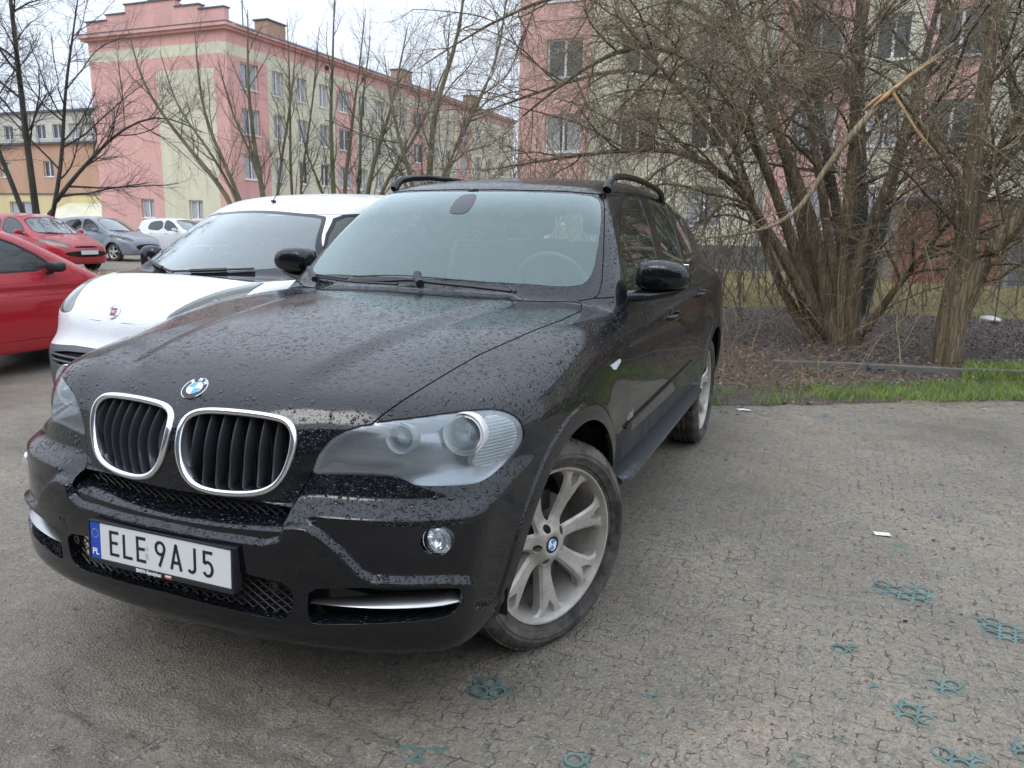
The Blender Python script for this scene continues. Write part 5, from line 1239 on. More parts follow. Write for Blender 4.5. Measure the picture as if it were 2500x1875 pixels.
names_ = ['middle distance right of the car, largest patch', 'right edge of the photo', 'lone ring between the two larger patches and the bottom', 'in front of the front tyre', 'strung out to the right of the lower cluster', 'long cluster near the bottom right', 'lowest cluster touching the bottom edge', 'beside the bottom edge, below the front wheel', 'small arc left of the lower clusters', 'short strip left of the lower clusters', 'next to the lower right cluster', 'tiny arc among the sand', 'farther up by the right edge', 'faint and far toward the grass']
for (a, b_, c_), nm in zip(EX, names_):
    sel = (np.hypot(CC[:, 0]-a, CC[:, 1]-b_) < max(c_, .034)) & ~taken
    if not sel.any(): continue
    taken |= sel; V, Q = cell_mesh(CC[sel], zt0[sel]+.0022+.003*vnoise(CC[sel][:, 0], CC[sel][:, 1], .09, 77)); o = mesh_obj('paver_grid', V, Q, M['paver'], smooth=False)
    tag(o, 'exposed green honeycomb paver rings, '+nm, 'paver grid', 'exposed honeycomb pavers')
zt0 = zt0-.0035*(1-sstep(CC[:, 1], -.7, -.1)); sel = ~taken & (hs_.min(1) < zt0+.0006); V, Q = cell_mesh(CC[sel], zt0[sel]); o = mesh_obj('buried_paver_edges', V, Q, M['paver'], smooth=False); o['kind'] = 'stuff'; print('cells', sel.sum(), len(CC))
# soil bed, verge and lawns: sheets laid over the ground
def sheet(name, poly, z, mat, step=.25, noise_=.03, kind='structure', zf=None):
    poly = np.array(poly, float); x0, y0 = poly.min(0); x1, y1 = poly.max(0); xs_ = np.arange(x0, x1+step, step); ys_ = np.arange(y0, y1+step, step); Xg, Yg = np.meshgrid(xs_, ys_, indexing='ij'); f = np.stack([Xg.ravel(), Yg.ravel()], 1); d = poly_sd(f, poly)
    Z = z+noise_*vnoise(f[:, 0], f[:, 1], .5, 11)+noise_*.5*vnoise(f[:, 0], f[:, 1], .15, 12); Z = np.where(d < 0, -.05, Z*sstep(d, -.02, .25)+.004)
    if zf: Z = Z+zf(f[:, 0], f[:, 1])*sstep(d, 0, .3)
    k = np.arange(len(xs_)*len(ys_)).reshape(len(xs_), len(ys_)); T = np.concatenate([np.stack([k[:-1, :-1].ravel(), k[1:, :-1].ravel(), k[1:, 1:].ravel()], 1), np.stack([k[:-1, :-1].ravel(), k[1:, 1:].ravel(), k[:-1, 1:].ravel()], 1)])
    s = Shell(np.stack([f[:, 0], f[:, 1], Z], 1), T, np.tile([0, 0, 1.], (len(f), 1))); s = s.clip(d+.0)
    o = mesh_obj(name, s.V, s.T, mat); o['kind'] = kind; return o
def soil_mat(name, a, b_, c_, sc=6):
    m, n, bs = material(name, a, .8); t = n.new('ShaderNodeTexCoord').outputs['Object']; f = n.noise(sc, 6, t, .7); g = n.noise(60, 4, t)
    cc_ = n.ramp(f, [(.3, a), (.5, b_), (.7, c_)]); cc_ = n.mix(n.val(g, [(.4, .6), (.6, 0)]), cc_, tuple(x*.4 for x in a)); n.l.new(cc_, bs.inputs['Base Color'])
    bp = n.new('ShaderNodeBump', {'Distance': .03, 'Height': g}); n.l.new(bp.outputs[0], bs.inputs['Normal']); return m
M['soil'] = soil_mat('leafy_soil', (.075, .058, .048), (.12, .092, .076), (.17, .135, .105)); M['lawn'] = soil_mat('winter_lawn', (.12, .115, .035), (.20, .17, .06), (.26, .21, .10), 2); M['verge'] = soil_mat('dry_verge', (.16, .13, .05), (.26, .20, .09), (.30, .25, .13), 3)
EDGE = [(-1.6, 3.6), (.84, 4.02), (1.49, 4.45), (2.31, 4.93), (3.30, 5.52), (5.5, 6.6), (9, 8.0)]
sheet('soil_bed', EDGE+[(9, 12), (4.5, 13), (-3, 12.0), (-4.5, 9), (-3.0, 5)], .03, M['soil'], .08, .05, zf=lambda x, y: .05*sstep(y-.28*x, 5.2, 6.2))
sheet('back_lawn', [(-9, 11.6), (-3, 11.5), (4.5, 12.5), (12, 11.5), (22, 14), (22, 25), (-9, 25)], .05, M['lawn'], .3, .06, zf=lambda x, y: x*0+.04)
sheet('grass_verge', [(-60, 8.2), (-8, 8.6), (-3.2, 9.5), (-3.0, 12.4), (-14, 12.0), (-60, 11.6)], .06, M['verge'], .25, .10)
# kerb stones
ks = np.array([(1.15, 5.98), (1.97, 6.25), (2.92, 6.42), (4.6, 6.9), (6.5, 7.6)]); kr = resample(ks, 7, False)
for i in range(6):
    a, b_ = kr[i], kr[i+1]; d = b_-a; L_ = np.hypot(*d); rz = math.atan2(d[1], d[0]); c_ = (a+b_)/2
    mb = MB().box(c_[0]-L_/2+.004, c_[0]+L_/2-.004, c_[1]-.04, c_[1]+.04, -.05, .135+.006*random.uniform(-1, 1), rz); o = mb.build('kerb_stone', M.setdefault('kerb', simple('old_concrete', (.12, .115, .10), .85, var=.35, scale=9, bump=.003)), bevel=.008); o['kind'] = 'structure'

# ================================================================== BUILDINGS
def stucco(name, c): 
    m, n, b = material(name, c, .85); t = n.new('ShaderNodeTexCoord').outputs['Object']
    mpn = n.new('ShaderNodeMapping'); n.l.new(t, mpn.inputs[0]); mpn.inputs['Scale'].default_value = (1, 1, .35)
    f = n.noise(1.1, 6, mpn.outputs[0], .65); n.l.new(n.ramp(f, [(.3, [x*.84 for x in c]), (.5, c), (.72, [min(1, x*1.07) for x in c])]), b.inputs['Base Color'])
    bp = n.new('ShaderNodeBump', {'Distance': .01, 'Height': n.noise(14, 4, t)}); n.l.new(bp.outputs[0], b.inputs['Normal']); return m
M['pink'] = stucco('pink_render', (.62, .355, .315)); M['cream'] = stucco('cream_render', (.60, .57, .43)); M['orange'] = stucco('orange_render', (.46, .28, .19)); M['yellow'] = stucco('yellow_render', (.60, .50, .27)); M['beige'] = stucco('beige_render', (.52,.49,.41))
M['roofing'] = simple('slate_grey_roofing', (.10, .105, .12), .6, var=.2, scale=3); M['wframe'] = simple('white_window_frame', (.72, .72, .70), .4); M['curtain'] = simple('net_curtain', (.40, .41, .42), .9, var=.2, scale=8); M['brick'] = None
def glassy():
    m, n, b = material('dark_window_glass', (.035, .04, .045), .06); b.inputs['Specular IOR Level'].default_value = .8; return m
M['wglass'] = glassy()
def facade(root, origin, u, out, segs, z0, z1, cols, rows_, ww, wh, thick=.30):
    """wall built as piers and bands around real openings. u: direction along the wall, out: outward; segs: (s0,s1,material)"""
    u = Vector(u); out = Vector(out); O = Vector(origin)
    def blk(mb, s0, s1, a, b_, d0, d1):
        vs_ = [O+u*s+out*d+Vector((0, 0, z)) for z in (a, b_) for d in (d0, d1) for s in (s0, s1)]; mb.add(vs_, [(0, 2, 3, 1), (4, 5, 7, 6), (0, 1, 5, 4), (2, 6, 7, 3), (0, 4, 6, 2), (1, 3, 7, 5)])
    for (s0, s1, mt) in segs:
        mb = MB(); cs = [c for c in cols if s0 < c[0] < s1]; s = s0
        for (c, w_) in sorted(cs):
            blk(mb, s, c-w_/2, z0, z1, -thick, 0); z = z0
            for zc_ in sorted(rows_):
                blk(mb, c-w_/2, c+w_/2, z, zc_-wh/2, -thick, 0); z = zc_+wh/2
            blk(mb, c-w_/2, c+w_/2, z, z1, -thick, 0); s = c+w_/2
        blk(mb, s, s1, z0, z1, -thick, 0); mb.build('wall', mt, root)
    cache = {}
    for (c, w_) in cols:
        for zc_ in rows_:
            key = round(w_, 2)
            T4 = Matrix.Translation(O+u*c+Vector((0, 0, zc_))) @ Matrix((u, Vector((0, 0, 1)), out)).transposed().to_4x4()
            if key not in cache:
                fr_ = MB(); e = .07; d0, d1 = -.20, -.13
                for q in ((-w_/2, -w_/2+e, -wh/2, wh/2), (w_/2-e, w_/2, -wh/2, wh/2), (-w_/2+e, w_/2-e, -wh/2, -wh/2+e), (-w_/2+e, w_/2-e, wh/2-e, wh/2), (-.045, .045, -wh/2+e, wh/2-e)): fr_.box(q[0], q[1], q[2], q[3], d0, d1)
                fr_.box(-w_/2-.05, w_/2+.05, -wh/2-.05, -wh/2-.002, -.22, .06)
                a = fr_.build('window', M['wframe'], None); p1 = MB().box(-w_/2+e, w_/2-e, -wh/2+e, wh/2-e, -.19, -.175).build('pane', M['wglass'], a)
                cu = MB(); nf = 9
                for side_ in (-1, 1):
                    for k in range(nf):
                        x0 = side_*(w_*.10+k*w_*.038); cu.box(min(x0, x0+side_*w_*.034), max(x0, x0+side_*w_*.034), -wh/2+e, wh/2-e, -.172-.004*(k % 2), -.168)
                p2 = cu.build('curtain', M['curtain'], a); cache[key] = (a, p1, p2); a.parent = root; a.matrix_local = T4
            else:
                a0, q1, q2 = cache[key]; a = a0.copy(); COL.objects.link(a); a.parent = root; a.matrix_local = T4
                c1 = q1.copy(); COL.objects.link(c1); c1.parent = a
                if random.random() < .6: c2 = q2.copy(); COL.objects.link(c2); c2.parent = a
M['dimroom'] = simple('dim_room', (.05, .045, .04), .9)
bl = thing('apartment_block', 'pink and cream four-storey apartment block with stepped parapet, left background', 'building', (0, 0, 0))
bx0, bx1, by0, by1, HC = -40.75, -30.35, 33.2, 74., 11.80
MB().box(bx0+.35, bx1-.35, by0+.35, by1-.3, 0, HC-.1).build('core', M['dimroom'], bl)
cols_ = [(1.75, 1.5), (4.2, 1.0), (6.5, 1.0), (8.75, 1.0), (11.15, 1.5), (13.3, 1.0), (15.4, 1.0), (17.5, 1.0), (18.85, 1.0), (21.2, 1.5), (24.0, 1.0), (26.5, 1.0), (29.5, 1.5), (32.5, 1.0), (35, 1.0), (38, 1.5)]
sg = [(0, 3.3, M['pink']), (3.3, 10.1, M['cream']), (10.1, 12.4, M['pink']), (12.4, 19.9, M['cream']), (19.9, 22.8, M['pink']), (22.8, 28, M['cream']), (28, 31, M['pink']), (31, by1-by0, M['cream'])]
facade(bl, (bx1, by0+.003, 0), (0, 1, 0), (1, 0, 0), sg, 0, 10.4, cols_, [2.0, 4.5, 7.0, 9.48], 1.0, 1.42)
def part(nm, mt, *bxs, root=bl, bev=0):
    mb = MB()
    for q in bxs: mb.box(*q)
    return mb.build(nm, mt, root, bevel=bev)
part('cream_band', M['cream'], (bx1-.3, bx1+.003, by0-.003, by1, 10.40, 11.0)); part('upper_wall', M['pink'], (bx1-.3, bx1, by0, by1, 11.0, HC))
for s in (15.0, 19.2, 30, 40): part('attic_vent', M['dark'], (bx1-.02, bx1+.006, by0+s-6, by0+s-5.6, 11.15, 11.45))
# gable wall pieces
facade(bl, (bx0, by0, 0), (1, 0, 0), (0, -1, 0), [(0, 5.2, M['pink']), (9.45, bx1-bx0-.302, M['pink'])], 0, 9.72, [(3.85, 1.05)], [2.05], 1.05, 1.12)
facade(bl, (bx0, by0, 0), (1, 0, 0), (0, -1, 0), [(5.2, 9.45, M['cream'])], 0, 9.72, [(7.6, 1.05)], [2.0], 1.05, 1.12)
part('wall', M['pink'], (bx0, bx1-.302, by0, by0+.3, 9.72, 10.45)); part('cream_band', M['cream'], (bx0, bx1-.3, by0-.003, by0+.3, 10.45, 11.05)); part('wall', M['pink'], (bx0, bx1-.3, by0, by0+.3, 11.05, HC))
part('cornice', M['pink'], (bx0-.45, bx1+.40, by0-.40, by0+.3, HC-.02, HC+.16), (bx0-.30, bx1+.28, by0-.25, by0+.3, HC-.16, HC-.02), (bx1-.1, bx1+.40, by0+.3, by1, HC-.02, HC+.14), (bx1-.1, bx1+.22, by0+.3, by1, HC-.16, HC-.02))
part('cornice_flashing', M['roofing'], (bx0-.48, bx1+.43, by0-.43, by0+.1, HC+.16, HC+.20))
for (a, b_, zt_) in ((bx0, -39.1, 12.70), (-39.1, -37.6, 12.98), (-37.6, -33.8, 13.42), (-33.8, -32.1, 13.02), (-32.1, bx1, 12.76)):
    part('parapet', M['pink'], (a, b_, by0-.02, by0+.35, HC+.16, zt_)); part('parapet_capping', M['roofing'], (a-.06, b_+.06, by0-.09, by0+.42, zt_, zt_+.07))
# low pitched roof behind the parapet
mb = MB(); mb.add([(bx1+.42, by0+.36, HC+.15), (bx1+.42, by1, HC+.15), ((bx0+bx1)/2, by1, HC+2.1), ((bx0+bx1)/2, by0+.36, HC+2.1), (bx0-.4, by0+.36, HC+.15), (bx0-.4, by1, HC+.15)], [(0, 1, 2, 3), (3, 2, 5, 4), (0, 3, 4), (1, 5, 2)]); mb.add([(bx1+.425, by0+.36, HC+.10), (bx1+.425, by1, HC+.10), (bx1+.425, by1, HC+.155), (bx1+.425, by0+.36, HC+.155)], [(0, 1, 2, 3)])
mb.build('roof', M['roofing'], bl)
M['chim'] = stucco('chimney_brick', (.42, .26, .19))
for s in (5.2, 21.0, 34.0):
    part('chimney', M['chim'], (bx1-2.4, bx1-1.4, by0+s, by0+s+1.7, HC+.4, HC+1.62), bev=.03); part('chimney_cap', M['roofing'], (bx1-2.48, bx1-1.32, by0+s-.08, by0+s+1.78, HC+1.62, HC+1.70))
mb = MB().tube([(bx1-2.4, by0+4.2, HC+.6), (bx1-2.4, by0+4.2, HC+5.5)], .035, 6).tube([(bx1-2.8, by0+4.2, HC+4.6), (bx1-2.0, by0+4.2, HC+4.6)], .02, 5).tube([(bx1-2.7, by0+4.2, HC+5.1), (bx1-2.1, by0+4.2, HC+5.1)], .02, 5); mb.build('aerial', M['plastic'], bl)

br = thing('apartment_block', 'pink and cream apartment block behind the tangled willow on the right', 'building', (0, 0, 0))
RX0, RX1, RY = -10.85, 26., 28.
MB().box(RX0+.3, RX1, RY+.35, RY+11, 0, 14.2).build('core', M['dimroom'], br)
sgr = [(0, 3.0, M['pink']), (3.0, 9.8, M['cream']), (9.8, 12.6, M['pink']), (12.6, 14.4, M['cream']), (14.4, 16.6, M['pink']), (16.6, 22.6, M['cream']), (22.6, 25.5, M['pink']), (25.5, RX1-RX0, M['cream'])]
facade(br, (RX0, RY, 0), (1, 0, 0), (0, -1, 0), sgr, .9, 14.3, [(1.9, 1.5), (4.9, 1.4), (7.6, 1.4), (11.2, 1.5), (13.5, 1.1), (15.5, 1.5), (18.5, 1.4), (21.0, 1.4), (24.0, 1.5), (27.5, 1.4), (30.5, 1.4), (33.5, 1.4)], [2.3, 5.1, 7.9, 10.7, 13.1], 1.5, 1.45)
part('plinth', M['kerb'], (RX0-.04, RX1, RY-.05, RY+.3, 0, .9), root=br); part('wall', M['pink'], (RX0+.002, RX0+.3, RY+.31, RY+11, .9, 14.3), root=br); part('roof', M['roofing'], (RX0-.4, RX1, RY-.4, RY+11.4, 14.3, 14.6), root=br)
[part('drainpipe', M['satin'], (RX0+q, RX0+q+.12, RY-.14, RY-.02, .9, 14.2), root=br) for q in (9.55, 22.5)]
# brick outhouse low behind the trees
bh = thing('brick_outhouse', 'low red brick outhouse with a grey metal door behind the right-hand trunk', 'outhouse', (0, 0, 0))
def brick_mat():
    m, n, b = material('red_brick', (.25, .09, .05), .85); t = n.new('ShaderNodeTexCoord').outputs['Object']; f = n.noise(2.3, 4, t); n.l.new(n.ramp(f, [(.3, (.20, .075, .045)), (.7, (.34, .13, .075))]), b.inputs['Base Color']); return m
M['brick'] = brick_mat(); M['mortar'] = simple('mortar', (.22, .20, .17), .95, var=.2)
OX0, OX1, OY, OZ = 3.0, 13.0, 22.5, 2.35
part('wall', M['mortar'], (OX0, OX1, OY, OY+3.5, 0, OZ), root=bh); part('roof', M['roofing'], (OX0-.2, OX1+.2, OY-.25, OY+3.7, OZ, OZ+.12), root=bh, bev=.01)
mb = MB(); row = 0; z = .05
while z < OZ-.07:
    x = OX0+(.13 if row % 2 else 0)
    while x < OX1-.25:
        if not (5.75 < x+.12 < 6.95 and z < 2.0): mb.box(x, x+.245, OY-.012-random.random()*.004, OY+.01, z, z+.066)
        x += .26
    z += .078; row += 1
o = mb.build('bricks', M['brick'], bh); o['kind'] = 'stuff'
part('door', simple('grey_metal_door', (.22, .23, .24), .5, var=.3, scale=3), (5.85, 6.85, OY-.06, OY-.014, .06, 1.95), root=bh, bev=.01)
part('door_panel', M['roofing'], (5.95, 6.75, OY-.075, OY-.061, .15, .9), (5.95, 6.75, OY-.075, OY-.061, 1.0, 1.85), root=bh)
# far left buildings
bo = thing('low_building', 'orange and yellow low building behind the bare tree at far left', 'building', (0, 0, 0))
MB().box(-90, -54.3, 45.2, 60, 0, 7.3).build('core', M['dimroom'], bo)
facade(bo, (-90, 45, 0), (1, 0, 0), (0, -1, 0), [(0, 35.6, M['orange'])], 3.4, 7.4, [(5, 1.6), (12, 1.6), (19, 1.6), (24, 1.2), (29.4, 1.2)], [5.4], 1.5, 1.3)
facade(bo, (-90, 45, 0), (1, 0, 0), (0, -1, 0), [(0, 35.6, M['yellow'])], 0, 3.3, [(9, 2.6), (25.5, 2.8)], [2.1], 2.8, 1.2)
part('string_course', M['roofing'], (-90, -54.3, 44.9, 45.2, 3.3, 3.4), root=bo); part('roof', M['roofing'], (-90, -54, 44.7, 60, 7.4, 7.55), root=bo)
bb2 = thing('beige_block', 'tall beige block with rows of windows far behind the bare left tree', 'building', (0, 0, 0))
MB().box(-110, -64.3, 60.3, 75, 0, 12.5).build('core', M['dimroom'], bb2)
facade(bb2, (-110, 60, 0), (1, 0, 0), (0, -1, 0), [(0, 46, M['beige'])], 0, 12.6, [(3+2.6*i, 1.5) for i in range(16)], [2., 5., 8., 10.6], 1.5, 1.5); part('roof', M['roofing'], (-110.3, -63.7, 59.7, 75, 12.6, 12.8), root=bb2)
mb = MB().add([(-58.6, 42, 1.3), (-50.5, 42, 1.3), (-50.5, 45, 2.6), (-58.6, 45, 2.6), (-58.6, 42, 0), (-50.5, 42, 0), (-50.5, 45, 0), (-58.6, 45, 0)], [(0, 1, 2, 3), (4, 5, 1, 0), (5, 6, 2, 1), (7, 4, 0, 3)]); o = mb.build('lean_to', M['cream']); tag(o, 'pale lean-to shed roof below the orange building', 'shed')
# unseen block added behind the camera to darken the reflections in the bumper
added_block = thing('apartment_block', 'long dark block added out of view behind the camera to darken reflections in the paint', 'building', (0, 0, 0))
M['slate'] = stucco('dark_grey_render', (.10, .10, .105))
MB().box(-34, 40, -30, -19.4, 0, 10.4).build('core', M['dimroom'], added_block)
facade(added_block, (-34, -19, 0), (1, 0, 0), (0, 1, 0), [(0, 74, M['slate'])], 0, 10.5, [(3+3.4*i, 1.4) for i in range(21)], [2., 4.8, 7.6], 1.4, 1.4); part('roof', M['roofing'], (-34.4, 40.4, -30, -18.6, 10.5, 10.8), root=added_block)
# ================================================================== TREES AND PLANTS
def bark(name, c0, c1, c2, sc=9, bd=.012):
    m, n, b = material(name, c1, .85); t = n.new('ShaderNodeTexCoord').outputs['Object']; mpn = n.new('ShaderNodeMapping'); n.l.new(t, mpn.inputs[0]); mpn.inputs['Scale'].default_value = (1, 1, .11)
    v = n.new('ShaderNodeTexVoronoi', {'Scale': float(sc*3)}, feature='DISTANCE_TO_EDGE'); n.l.new(mpn.outputs[0], v.inputs['Vector']); f = n.noise(sc, 6, mpn.outputs[0], .7)
    c = n.ramp(f, [(.3, c0), (.5, c1), (.72, c2)]); c = n.mix(n.val(v.outputs['Distance'], [(.0, .55), (.10, 0)]), c, tuple(x*.3 for x in c0)); n.l.new(c, b.inputs['Base Color'])
    h = n.math('ADD', n.math('MULTIPLY', n.val(v.outputs['Distance'], [(0, 0), (.25, 1)]), bd), n.math('MULTIPLY', f, bd)); bp = n.new('ShaderNodeBump', {'Distance': 1., 'Height': h}); n.l.new(bp.outputs[0], b.inputs['Normal']); return m
M['bark'] = bark('willow_bark', (.06, .042, .024), (.155, .115, .065), (.29, .225, .14)); M['barkdark'] = bark('dark_bark', (.025, .022, .018), (.055, .048, .040), (.09, .08, .06), 6)
M['twig'] = simple('olive_twig', (.205, .165, .10), .75, var=.85, scale=2.2); M['twigdark'] = simple('dark_twig', (.10, .088, .075), .8, var=.4, scale=1.5); M['twigmoss'] = simple('mossy_branch', (.12, .11, .06), .85, var=.5, scale=2)
M['bud'] = simple('pale_willow_bud', (.36, .35, .28), .8); M['limbpale'] = bark('pale_peeling_limb', (.16, .12, .07), (.30, .23, .14), (.40, .32, .22)); M['rawwood'] = simple('split_raw_wood', (.42, .26, .13), .7, var=.3, scale=14)
def tubes(P, R_, sides=3):
    """P (n,k,3), R (n,k) -> verts, quads"""
    n, k, _ = P.shape
    if n == 0: return np.zeros((0, 3)), np.zeros((0, 4), int)
    T = np.empty_like(P); T[:, 1:-1] = P[:, 2:]-P[:, :-2]; T[:, 0] = P[:, 1]-P[:, 0]; T[:, -1] = P[:, -1]-P[:, -2]; T /= np.maximum(np.linalg.norm(T, axis=2, keepdims=True), 1e-9)
    ref = np.where(np.abs(T[:, :, 2:3]) > .9, np.array([1., 0, 0]), np.array([0, 0, 1.])); A = np.cross(T, ref); A /= np.maximum(np.linalg.norm(A, axis=2, keepdims=True), 1e-9); B = np.cross(T, A)
    q = np.linspace(0, 2*math.pi, sides, endpoint=False); V = P[:, :, None]+R_[:, :, None, None]*(A[:, :, None]*np.cos(q)[None, None, :, None]+B[:, :, None]*np.sin(q)[None, None, :, None])
    I = np.arange(n*k*sides).reshape(n, k, sides); J = np.roll(I, -1, 2)
    return V.reshape(-1, 3), np.stack([I[:, :-1], J[:, :-1], J[:, 1:], I[:, 1:]], -1).reshape(-1, 4)
def spawn(P, R_, per, length, ang, k, rr, droop=0., up=0., t0=.15, wob=.12, rg=rng, rscale=.55, bias=None):
    """children along every parent curve"""
    n, kp, _ = P.shape; m_ = n*per; pi = np.repeat(np.arange(n), per); t = t0+(1-t0)*((np.tile(np.arange(per), n)+rg.random(m_))/per); t = np.clip(t, 0, .999); f = t*(kp-1); i = f.astype(int); a = (f-i)[:, None]
    o = P[pi, i]*(1-a)+P[pi, i+1]*a; r0 = (R_[pi, i]*(1-a[:, 0])+R_[pi, i+1]*a[:, 0]); d = P[pi, i+1]-P[pi, i]; d /= np.maximum(np.linalg.norm(d, axis=1, keepdims=True), 1e-9)
    rnd = rg.normal(size=(m_, 3)); rnd -= (rnd*d).sum(1, keepdims=True)*d; rnd /= np.linalg.norm(rnd, axis=1, keepdims=True)
    an_ = ang*(.6+.8*rg.random((m_, 1))); d0 = d*np.cos(an_)+rnd*np.sin(an_); L = length*(.45+.9*rg.random(m_))*(1-.45*t); Q = np.empty((m_, k, 3)); Q[:, 0] = o; cur = d0
    for j in range(1, k):
        cur = cur+rg.normal(size=(m_, 3))*wob+np.array([0, 0, up-droop*j/k])
        if bias is not None: cur = cur+np.array(bias)
        cur /= np.linalg.norm(cur, axis=1, keepdims=True); Q[:, j] = Q[:, j-1]+cur*(L/(k-1))[:, None]
    r = np.minimum(r0*rscale, rr*(.7+.6*rg.random(m_))); Rn = r[:, None]*np.linspace(1, .35, k)[None]
    return Q, Rn
def curve(pts, rads, k=14, wob=.02, rg=rng):
    Q = resample(np.array(pts, float), k, False); L = np.linspace(0, 1, k); Q = Q+rg.normal(size=Q.shape)*wob*np.sin(L*math.pi)[:, None]
    # round the corners
    for _ in range(2): Q[1:-1] = (Q[:-2]+2*Q[1:-1]+Q[2:])/4
    return Q, np.interp(L, np.linspace(0, 1, len(rads)), rads)
def stack(cs): return np.stack([c[0] for c in cs]), np.stack([c[1] for c in cs])
def buds(Plist, count, size, rg=rng):
    P = Plist; n, k, _ = P.shape; c = rg.integers(0, n, count); f = rg.random(count)*(k-1.001)*.85+.15*(k-1); f = np.minimum(f, k-1.001); i = f.astype(int); a = (f-i)[:, None]; p = P[c, i]*(1-a)+P[c, i+1]*a; s = size*(.6+.8*rg.random(count)); d = np.array([[1, 0, 0], [-.5, .87, 0], [-.5, -.87, 0], [0, 0, 1.8], [0, 0, -1.2]]); V = p[:, None]+d[None]*s[:, None, None]+np.array([0, 0, .3])*s[:, None, None]
    b = (np.arange(count)*5)[:, None, None]; T = np.array([[0, 1, 3], [1, 2, 3], [2, 0, 3], [1, 0, 2]]); return V.reshape(-1, 3), (b+T[None]).reshape(-1, 3)
def pxp(u, v, y): return on_plane(u*1.1302, v*1.1302, 1, y)        # sighted point on the upright plane at distance y
def tree(name, label, trunks, levels, mt, mtw, cat='tree', group=None, budn=0, buds_size=.006, sides=7):
    """trunks: list of (points, radii). levels: dicts for spawn()."""
    root = thing(name, label, cat, tuple(float(q) for q in trunks[0][0][0]), 0, group); o3 = np.array(trunks[0][0][0], float); cs = [curve(p, r, 16, .02) for p, r in trunks]; P, R_ = stack(cs)
    for i, (a, b_) in enumerate(cs):
        V, Q = tubes(a[None], b_[None], 12); mesh_obj('trunk', V-o3, Q, mt, root)
    allV = []; allQ = []; off = 0; last = None; src = (P, R_); hist = [src]
    for li, lv in enumerate(levels):
        lv = dict(lv); fr = lv.pop('from_', li); sd = lv.pop('sides', 3); s = hist[fr]; Qp, Qr = spawn(s[0], s[1], **lv); hist.append((Qp, Qr)); V, Q = tubes(Qp, Qr, sd); allV.append((V, Q, li))
    for nm, sel, mm in (('limbs', [a for a in allV if a[2] == 0], mt), ('twigs', [a for a in allV if a[2] > 0], mtw)):
        if not sel: continue
        off = 0; VV = []; QQ = []
        for V, Q, _ in sel: VV.append(V); QQ.append(Q+off); off += len(V)
        o = mesh_obj(nm, np.concatenate(VV)-o3, np.concatenate(QQ), mm, root); o['kind'] = 'stuff'
    if budn:
        V, T = buds(hist[-1][0], budn, buds_size); o = mesh_obj('buds', V-o3, T, M['bud'], root, smooth=False); o['kind'] = 'stuff'
    return root, hist
rg1 = np.random.default_rng(21)
YW = 8.0
def lim(pts, r, ys_=None):
    ys_ = ys_ or [YW]*len(pts); return ([pxp(u, v, y) for (u, v), y in zip(pts, ys_)], r)
B1 = np.array([1.75, 8.1, -.02])
def limb(pts, r, ys_): a, b_ = lim(pts, [q*.74 for q in r], ys_); a[0] = B1+np.array([(pts[0][0]-1795)*.0045, 0, 0]); return a, b_
willow = [limb([(1770, 745), (1735, 600), (1650, 330), (1570, 190), (1465, 85), (1360, 80), (1250, 150), (1130, 250)], [.13, .11, .085, .07, .055, .04, .03, .015], [8.1, 8.1, 7.9, 7.6, 7.2, 6.9, 6.6, 6.3]),
          limb([(1785, 745), (1770, 520), (1690, 300), (1610, 120), (1560, -60), (1500, -260)], [.15, .12, .09, .07, .05, .03], [8.1, 8.2, 8.3, 8.4, 8.4, 8.4]),
          limb([(1810, 745), (1825, 520), (1850, 280), (1862, 60), (1900, -180)], [.14, .11, .08, .06, .03], [8.1, 8.2, 8.5, 8.8, 9]),
          limb([(1830, 745), (1850, 560), (1940, 350), (1990, 190), (2060, 20), (2130, -150)], [.13, .10, .075, .06, .04, .02], [8.1, 8.0, 8.0, 8.2, 8.4, 8.6]),
          limb([(1760, 745), (1700, 560), (1590, 380), (1480, 310), (1330, 325), (1180, 345), (1040, 370)], [.11, .09, .065, .05, .035, .025, .01], [8.1, 7.9, 7.5, 7.1, 6.7, 6.4, 6.2]),
          limb([(1750, 745), (1690, 650), (1640, 480), (1560, 230), (1400, 130), (1210, 180), (1000, 260)], [.09, .075, .06, .05, .04, .03, .01], [8.1, 8.3, 8.6, 8.8, 8.6, 8.3, 8.0]),
          limb([(1780, 745), (1740, 560), (1700, 330), (1600, 60), (1350, -60), (1100, 20), (900, 150)], [.10, .085, .07, .055, .045, .03, .01], [8.1, 8.5, 9, 9.3, 9.3, 9.1, 9.0]),
          limb([(1800, 745), (1790, 500), (1750, 260), (1730, 60), (1650, -120)], [.10, .08, .06, .045, .02], [8.1, 8.4, 8.9, 9.4, 9.8]),
          limb([(1790, 745), (1720, 600), (1620, 430), (1500, 230), (1330, 30)], [.09, .07, .05, .04, .02], [8.1, 7.7, 7.3, 7.0, 6.8]),
          limb([(1835, 745), (1920, 640), (1990, 560), (2060, 470), (2200, 400)], [.08, .06, .045, .03, .015], [8.1, 8.0, 7.9, 7.9, 7.8])]
tw_, hw = tree('willow_tree', 'tangled many-stemmed willow arching over the roof of the black SUV', willow,
   [dict(per=17, length=2.1, ang=.85, k=9, rr=.024, droop=.28, up=.10, t0=.36, wob=.14, sides=5), dict(per=11, length=1.25, ang=.8, k=7, rr=.0085, droop=.35, up=.07, t0=.12, wob=.18), dict(per=9, length=.72, ang=.75, k=5, rr=.0048, droop=.25, up=.03, t0=.1, wob=.22), dict(per=2, length=.36, ang=.7, k=3, rr=.0034, droop=.15, wob=.18, t0=.1)], M['bark'], M['twig'], budn=20000, buds_size=.006)
B2 = np.array([2.84, 7.03, -.02])
def limb2(pts, r, ys_): a, b_ = lim(pts, [q*.85 for q in r], ys_); a[0] = B2; return a, b_
